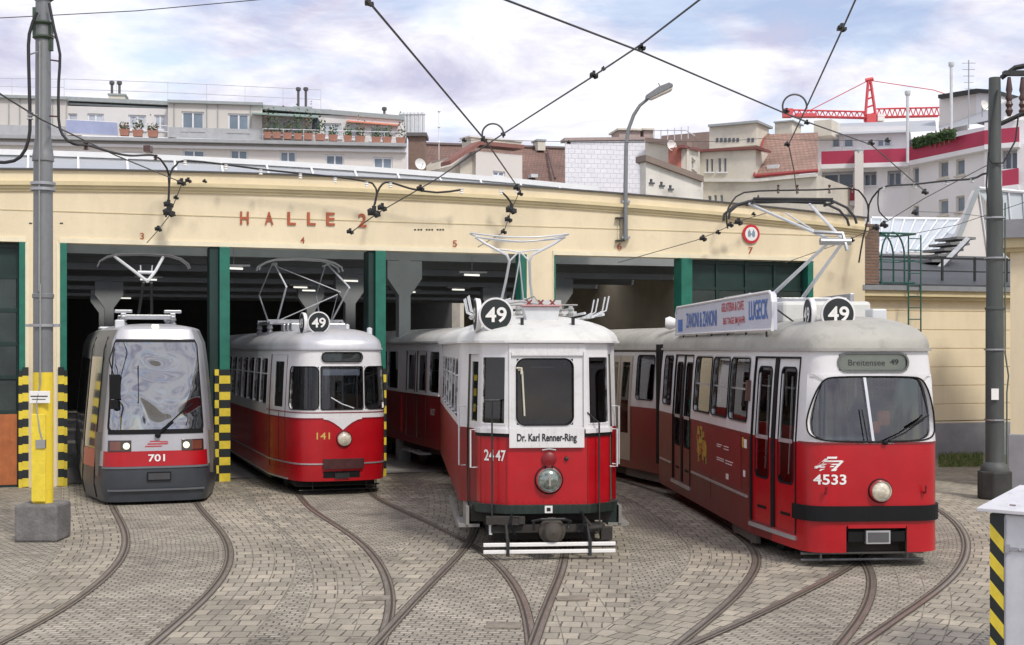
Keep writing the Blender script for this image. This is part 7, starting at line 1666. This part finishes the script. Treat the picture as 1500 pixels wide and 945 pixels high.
# crane
cy = 210; T = thing('tower_crane', 'red tower crane with lattice jib standing far behind the white block', 'crane', (0, cy, 0))
def CP(px, py, dy=0): p = P(px, py, cy); return Vector((p.x, dy, p.z))
m_ = MB(); m_.tube([CP(1267, 178), CP(1272, 117)], .24, 5); m_.tube([CP(1284, 178), CP(1275, 117)], .24, 5); 
for k in range(5): m_.tube([CP(1267+k, 170-12*k), CP(1284-k*1.7, 165-12*k)], .14, 4)
m_.tube([CP(1268, 118), CP(1279, 116)], .35, 5); m_.build('tower_head', CRED, T)
m_ = MB(); m_.box(CP(1268, 0).x, CP(1282, 0).x, -.8, .8, CP(0, 180).z, CP(0, 168).z); m_.build('slewing_unit', CRED, T)
m_ = MB(); m_.box(CP(1284, 0).x, CP(1294, 0).x, -.7, .7, CP(0, 178).z, CP(0, 168).z); m_.build('cab', PAINTW, T)
def truss(a, b, ht, n, name):
    m_ = MB()
    for y in (-.6, .6): m_.tube([a+Vector((0, y, 0)), b+Vector((0, y, 0))], .11, 4)
    m_.tube([a+Vector((0, 0, ht)), b+Vector((0, 0, ht))], .14, 4)
    for k in range(n):
        p, q = a.lerp(b, k/n), a.lerp(b, (k+1)/n); mid = (p+q)/2+Vector((0, 0, ht)); m_.tube([p, mid], .09, 4); m_.tube([mid, q], .09, 4)
    m_.build(name, CRED, T)
truss(CP(1150, 170), CP(1268, 173), 1.0, 14, 'counter_jib'); truss(CP(1284, 172), CP(1376, 170), 1.35, 12, 'jib')
m_ = MB(); m_.box(CP(1147, 0).x, CP(1160, 0).x, -.8, .8, CP(0, 172).z, CP(0, 160).z); m_.box(CP(1165, 0).x, CP(1195, 0).x, -.8, .8, CP(0, 172).z, CP(0, 167).z); m_.build('counterweight', CRED, T)
m_ = MB(); m_.tube([CP(1272, 118), CP(1180, 165)], .07, 4); m_.tube([CP(1275, 118), CP(1368, 132), CP(1450, 160)], .07, 4); m_.build('stay_cable', CRED, T)
m_ = MB(); m_.box(CP(1267, 0).x, CP(1283, 0).x, -.8, .8, 0, CP(0, 180).z); m_.build('tower_mast', CRED, T)

# ================================================================ every separate piece an object of its own
SINGLE = {'insulator': 'insulator', 'bumper_edge': 'bumper_edge', 'stickers': 'sticker', 'bogie_cover': 'bogie_cover', 'rungs': 'rung', 'chimney_pots': 'chimney_pot', 'flue_pipes': 'flue_pipe',
          'trolley_hook_rack': 'trolley_hook', 'step_board': 'step_board', 'lifeguard_bars': 'lifeguard_bar', 'seat': 'seat', 'treads': 'tread', 'stile': 'stile', 'hook': 'hook', 'resistor_grid': 'resistor_grid',
          'roof_vent': 'roof_vent', 'clamp_band': 'clamp_band', 'cable_clip': 'cable_clip', 'lamp_bracket': 'lamp_bracket', 'lifeguard_bracket': 'lifeguard_bracket', 'grab_pole': 'grab_pole', 'rear_door': 'rear_door_leaf', 'rear_door_pane': 'rear_door_pane',
          'side_trim': 'side_trim', 'door_seal': 'door_seal', 'panel_seam': 'panel_seam', 'panel_beading': 'panel_beading', 'roof_wiring': 'roof_wiring', 'clamp': 'clamp', 'hose': 'hose', 'wall_clamp': 'wall_clamp', 'lower_arm': 'lower_arm', 'upper_arm': 'upper_arm', 'advert_print': 'advert_print', 'top_fittings': 'top_fitting', 'collector_leg': 'collector_leg',
          'cable_clamp': 'cable_clamp', 'roof_box': 'roof_box', 'board_bracket': 'board_bracket', 'guard_rail': 'guard_rail', 'rust_marks': 'rust_mark', 'warning_stripes': 'warning_stripes', 'windscreen_seal': 'windscreen_seal'}
def islands(me):
    par = list(range(len(me.vertices)))
    def find(x):
        while par[x] != x: par[x] = par[par[x]]; x = par[x]
        return x
    # points in the same place belong together
    seen = {}
    for v in me.vertices:
        k = tuple(round(c, 3) for c in v.co)
        if k in seen: par[find(v.index)] = find(seen[k])
        else: seen[k] = v.index
    for p in me.polygons:
        a = find(p.vertices[0])
        for q in p.vertices[1:]: par[find(q)] = a
    g = {}
    for p in me.polygons: g.setdefault(find(p.vertices[0]), []).append(p.index)
    return list(g.values())
for o in list(COL.objects):
    if o.type != 'MESH': continue
    nm = o.name.split('.')[0]
    if nm not in SINGLE or nm == 'warning_stripes': continue
    gs = islands(o.data)
    if not 1 < len(gs) <= 40: continue
    me0 = o.data
    for fs in gs:
        ids = sorted({v for f in fs for v in me0.polygons[f].vertices}); mp_ = {v: i for i, v in enumerate(ids)}
        me = bpy.data.meshes.new(SINGLE[nm]); me.from_pydata([tuple(me0.vertices[v].co) for v in ids], [], [tuple(mp_[v] for v in me0.polygons[f].vertices) for f in fs])
        for m__ in me0.materials: me.materials.append(m__)
        for k, f in enumerate(fs): me.polygons[k].material_index = me0.polygons[f].material_index; me.polygons[k].use_smooth = me0.polygons[f].use_smooth
        if me0.polygons[fs[0]].use_smooth:
            try: me.set_sharp_from_angle(angle=math.radians(50))
            except Exception: pass
        c = bpy.data.objects.new(SINGLE[nm], me); COL.objects.link(c); c.parent = o.parent; c.location = o.location; c.rotation_euler = o.rotation_euler
        for md in o.modifiers:
            if md.type == 'BEVEL': b = c.modifiers.new('bevel', 'BEVEL'); b.width = md.width; b.segments = md.segments; b.limit_method = 'ANGLE'
    for ch in list(o.children): ch.parent = o.parent
    bpy.data.objects.remove(o)
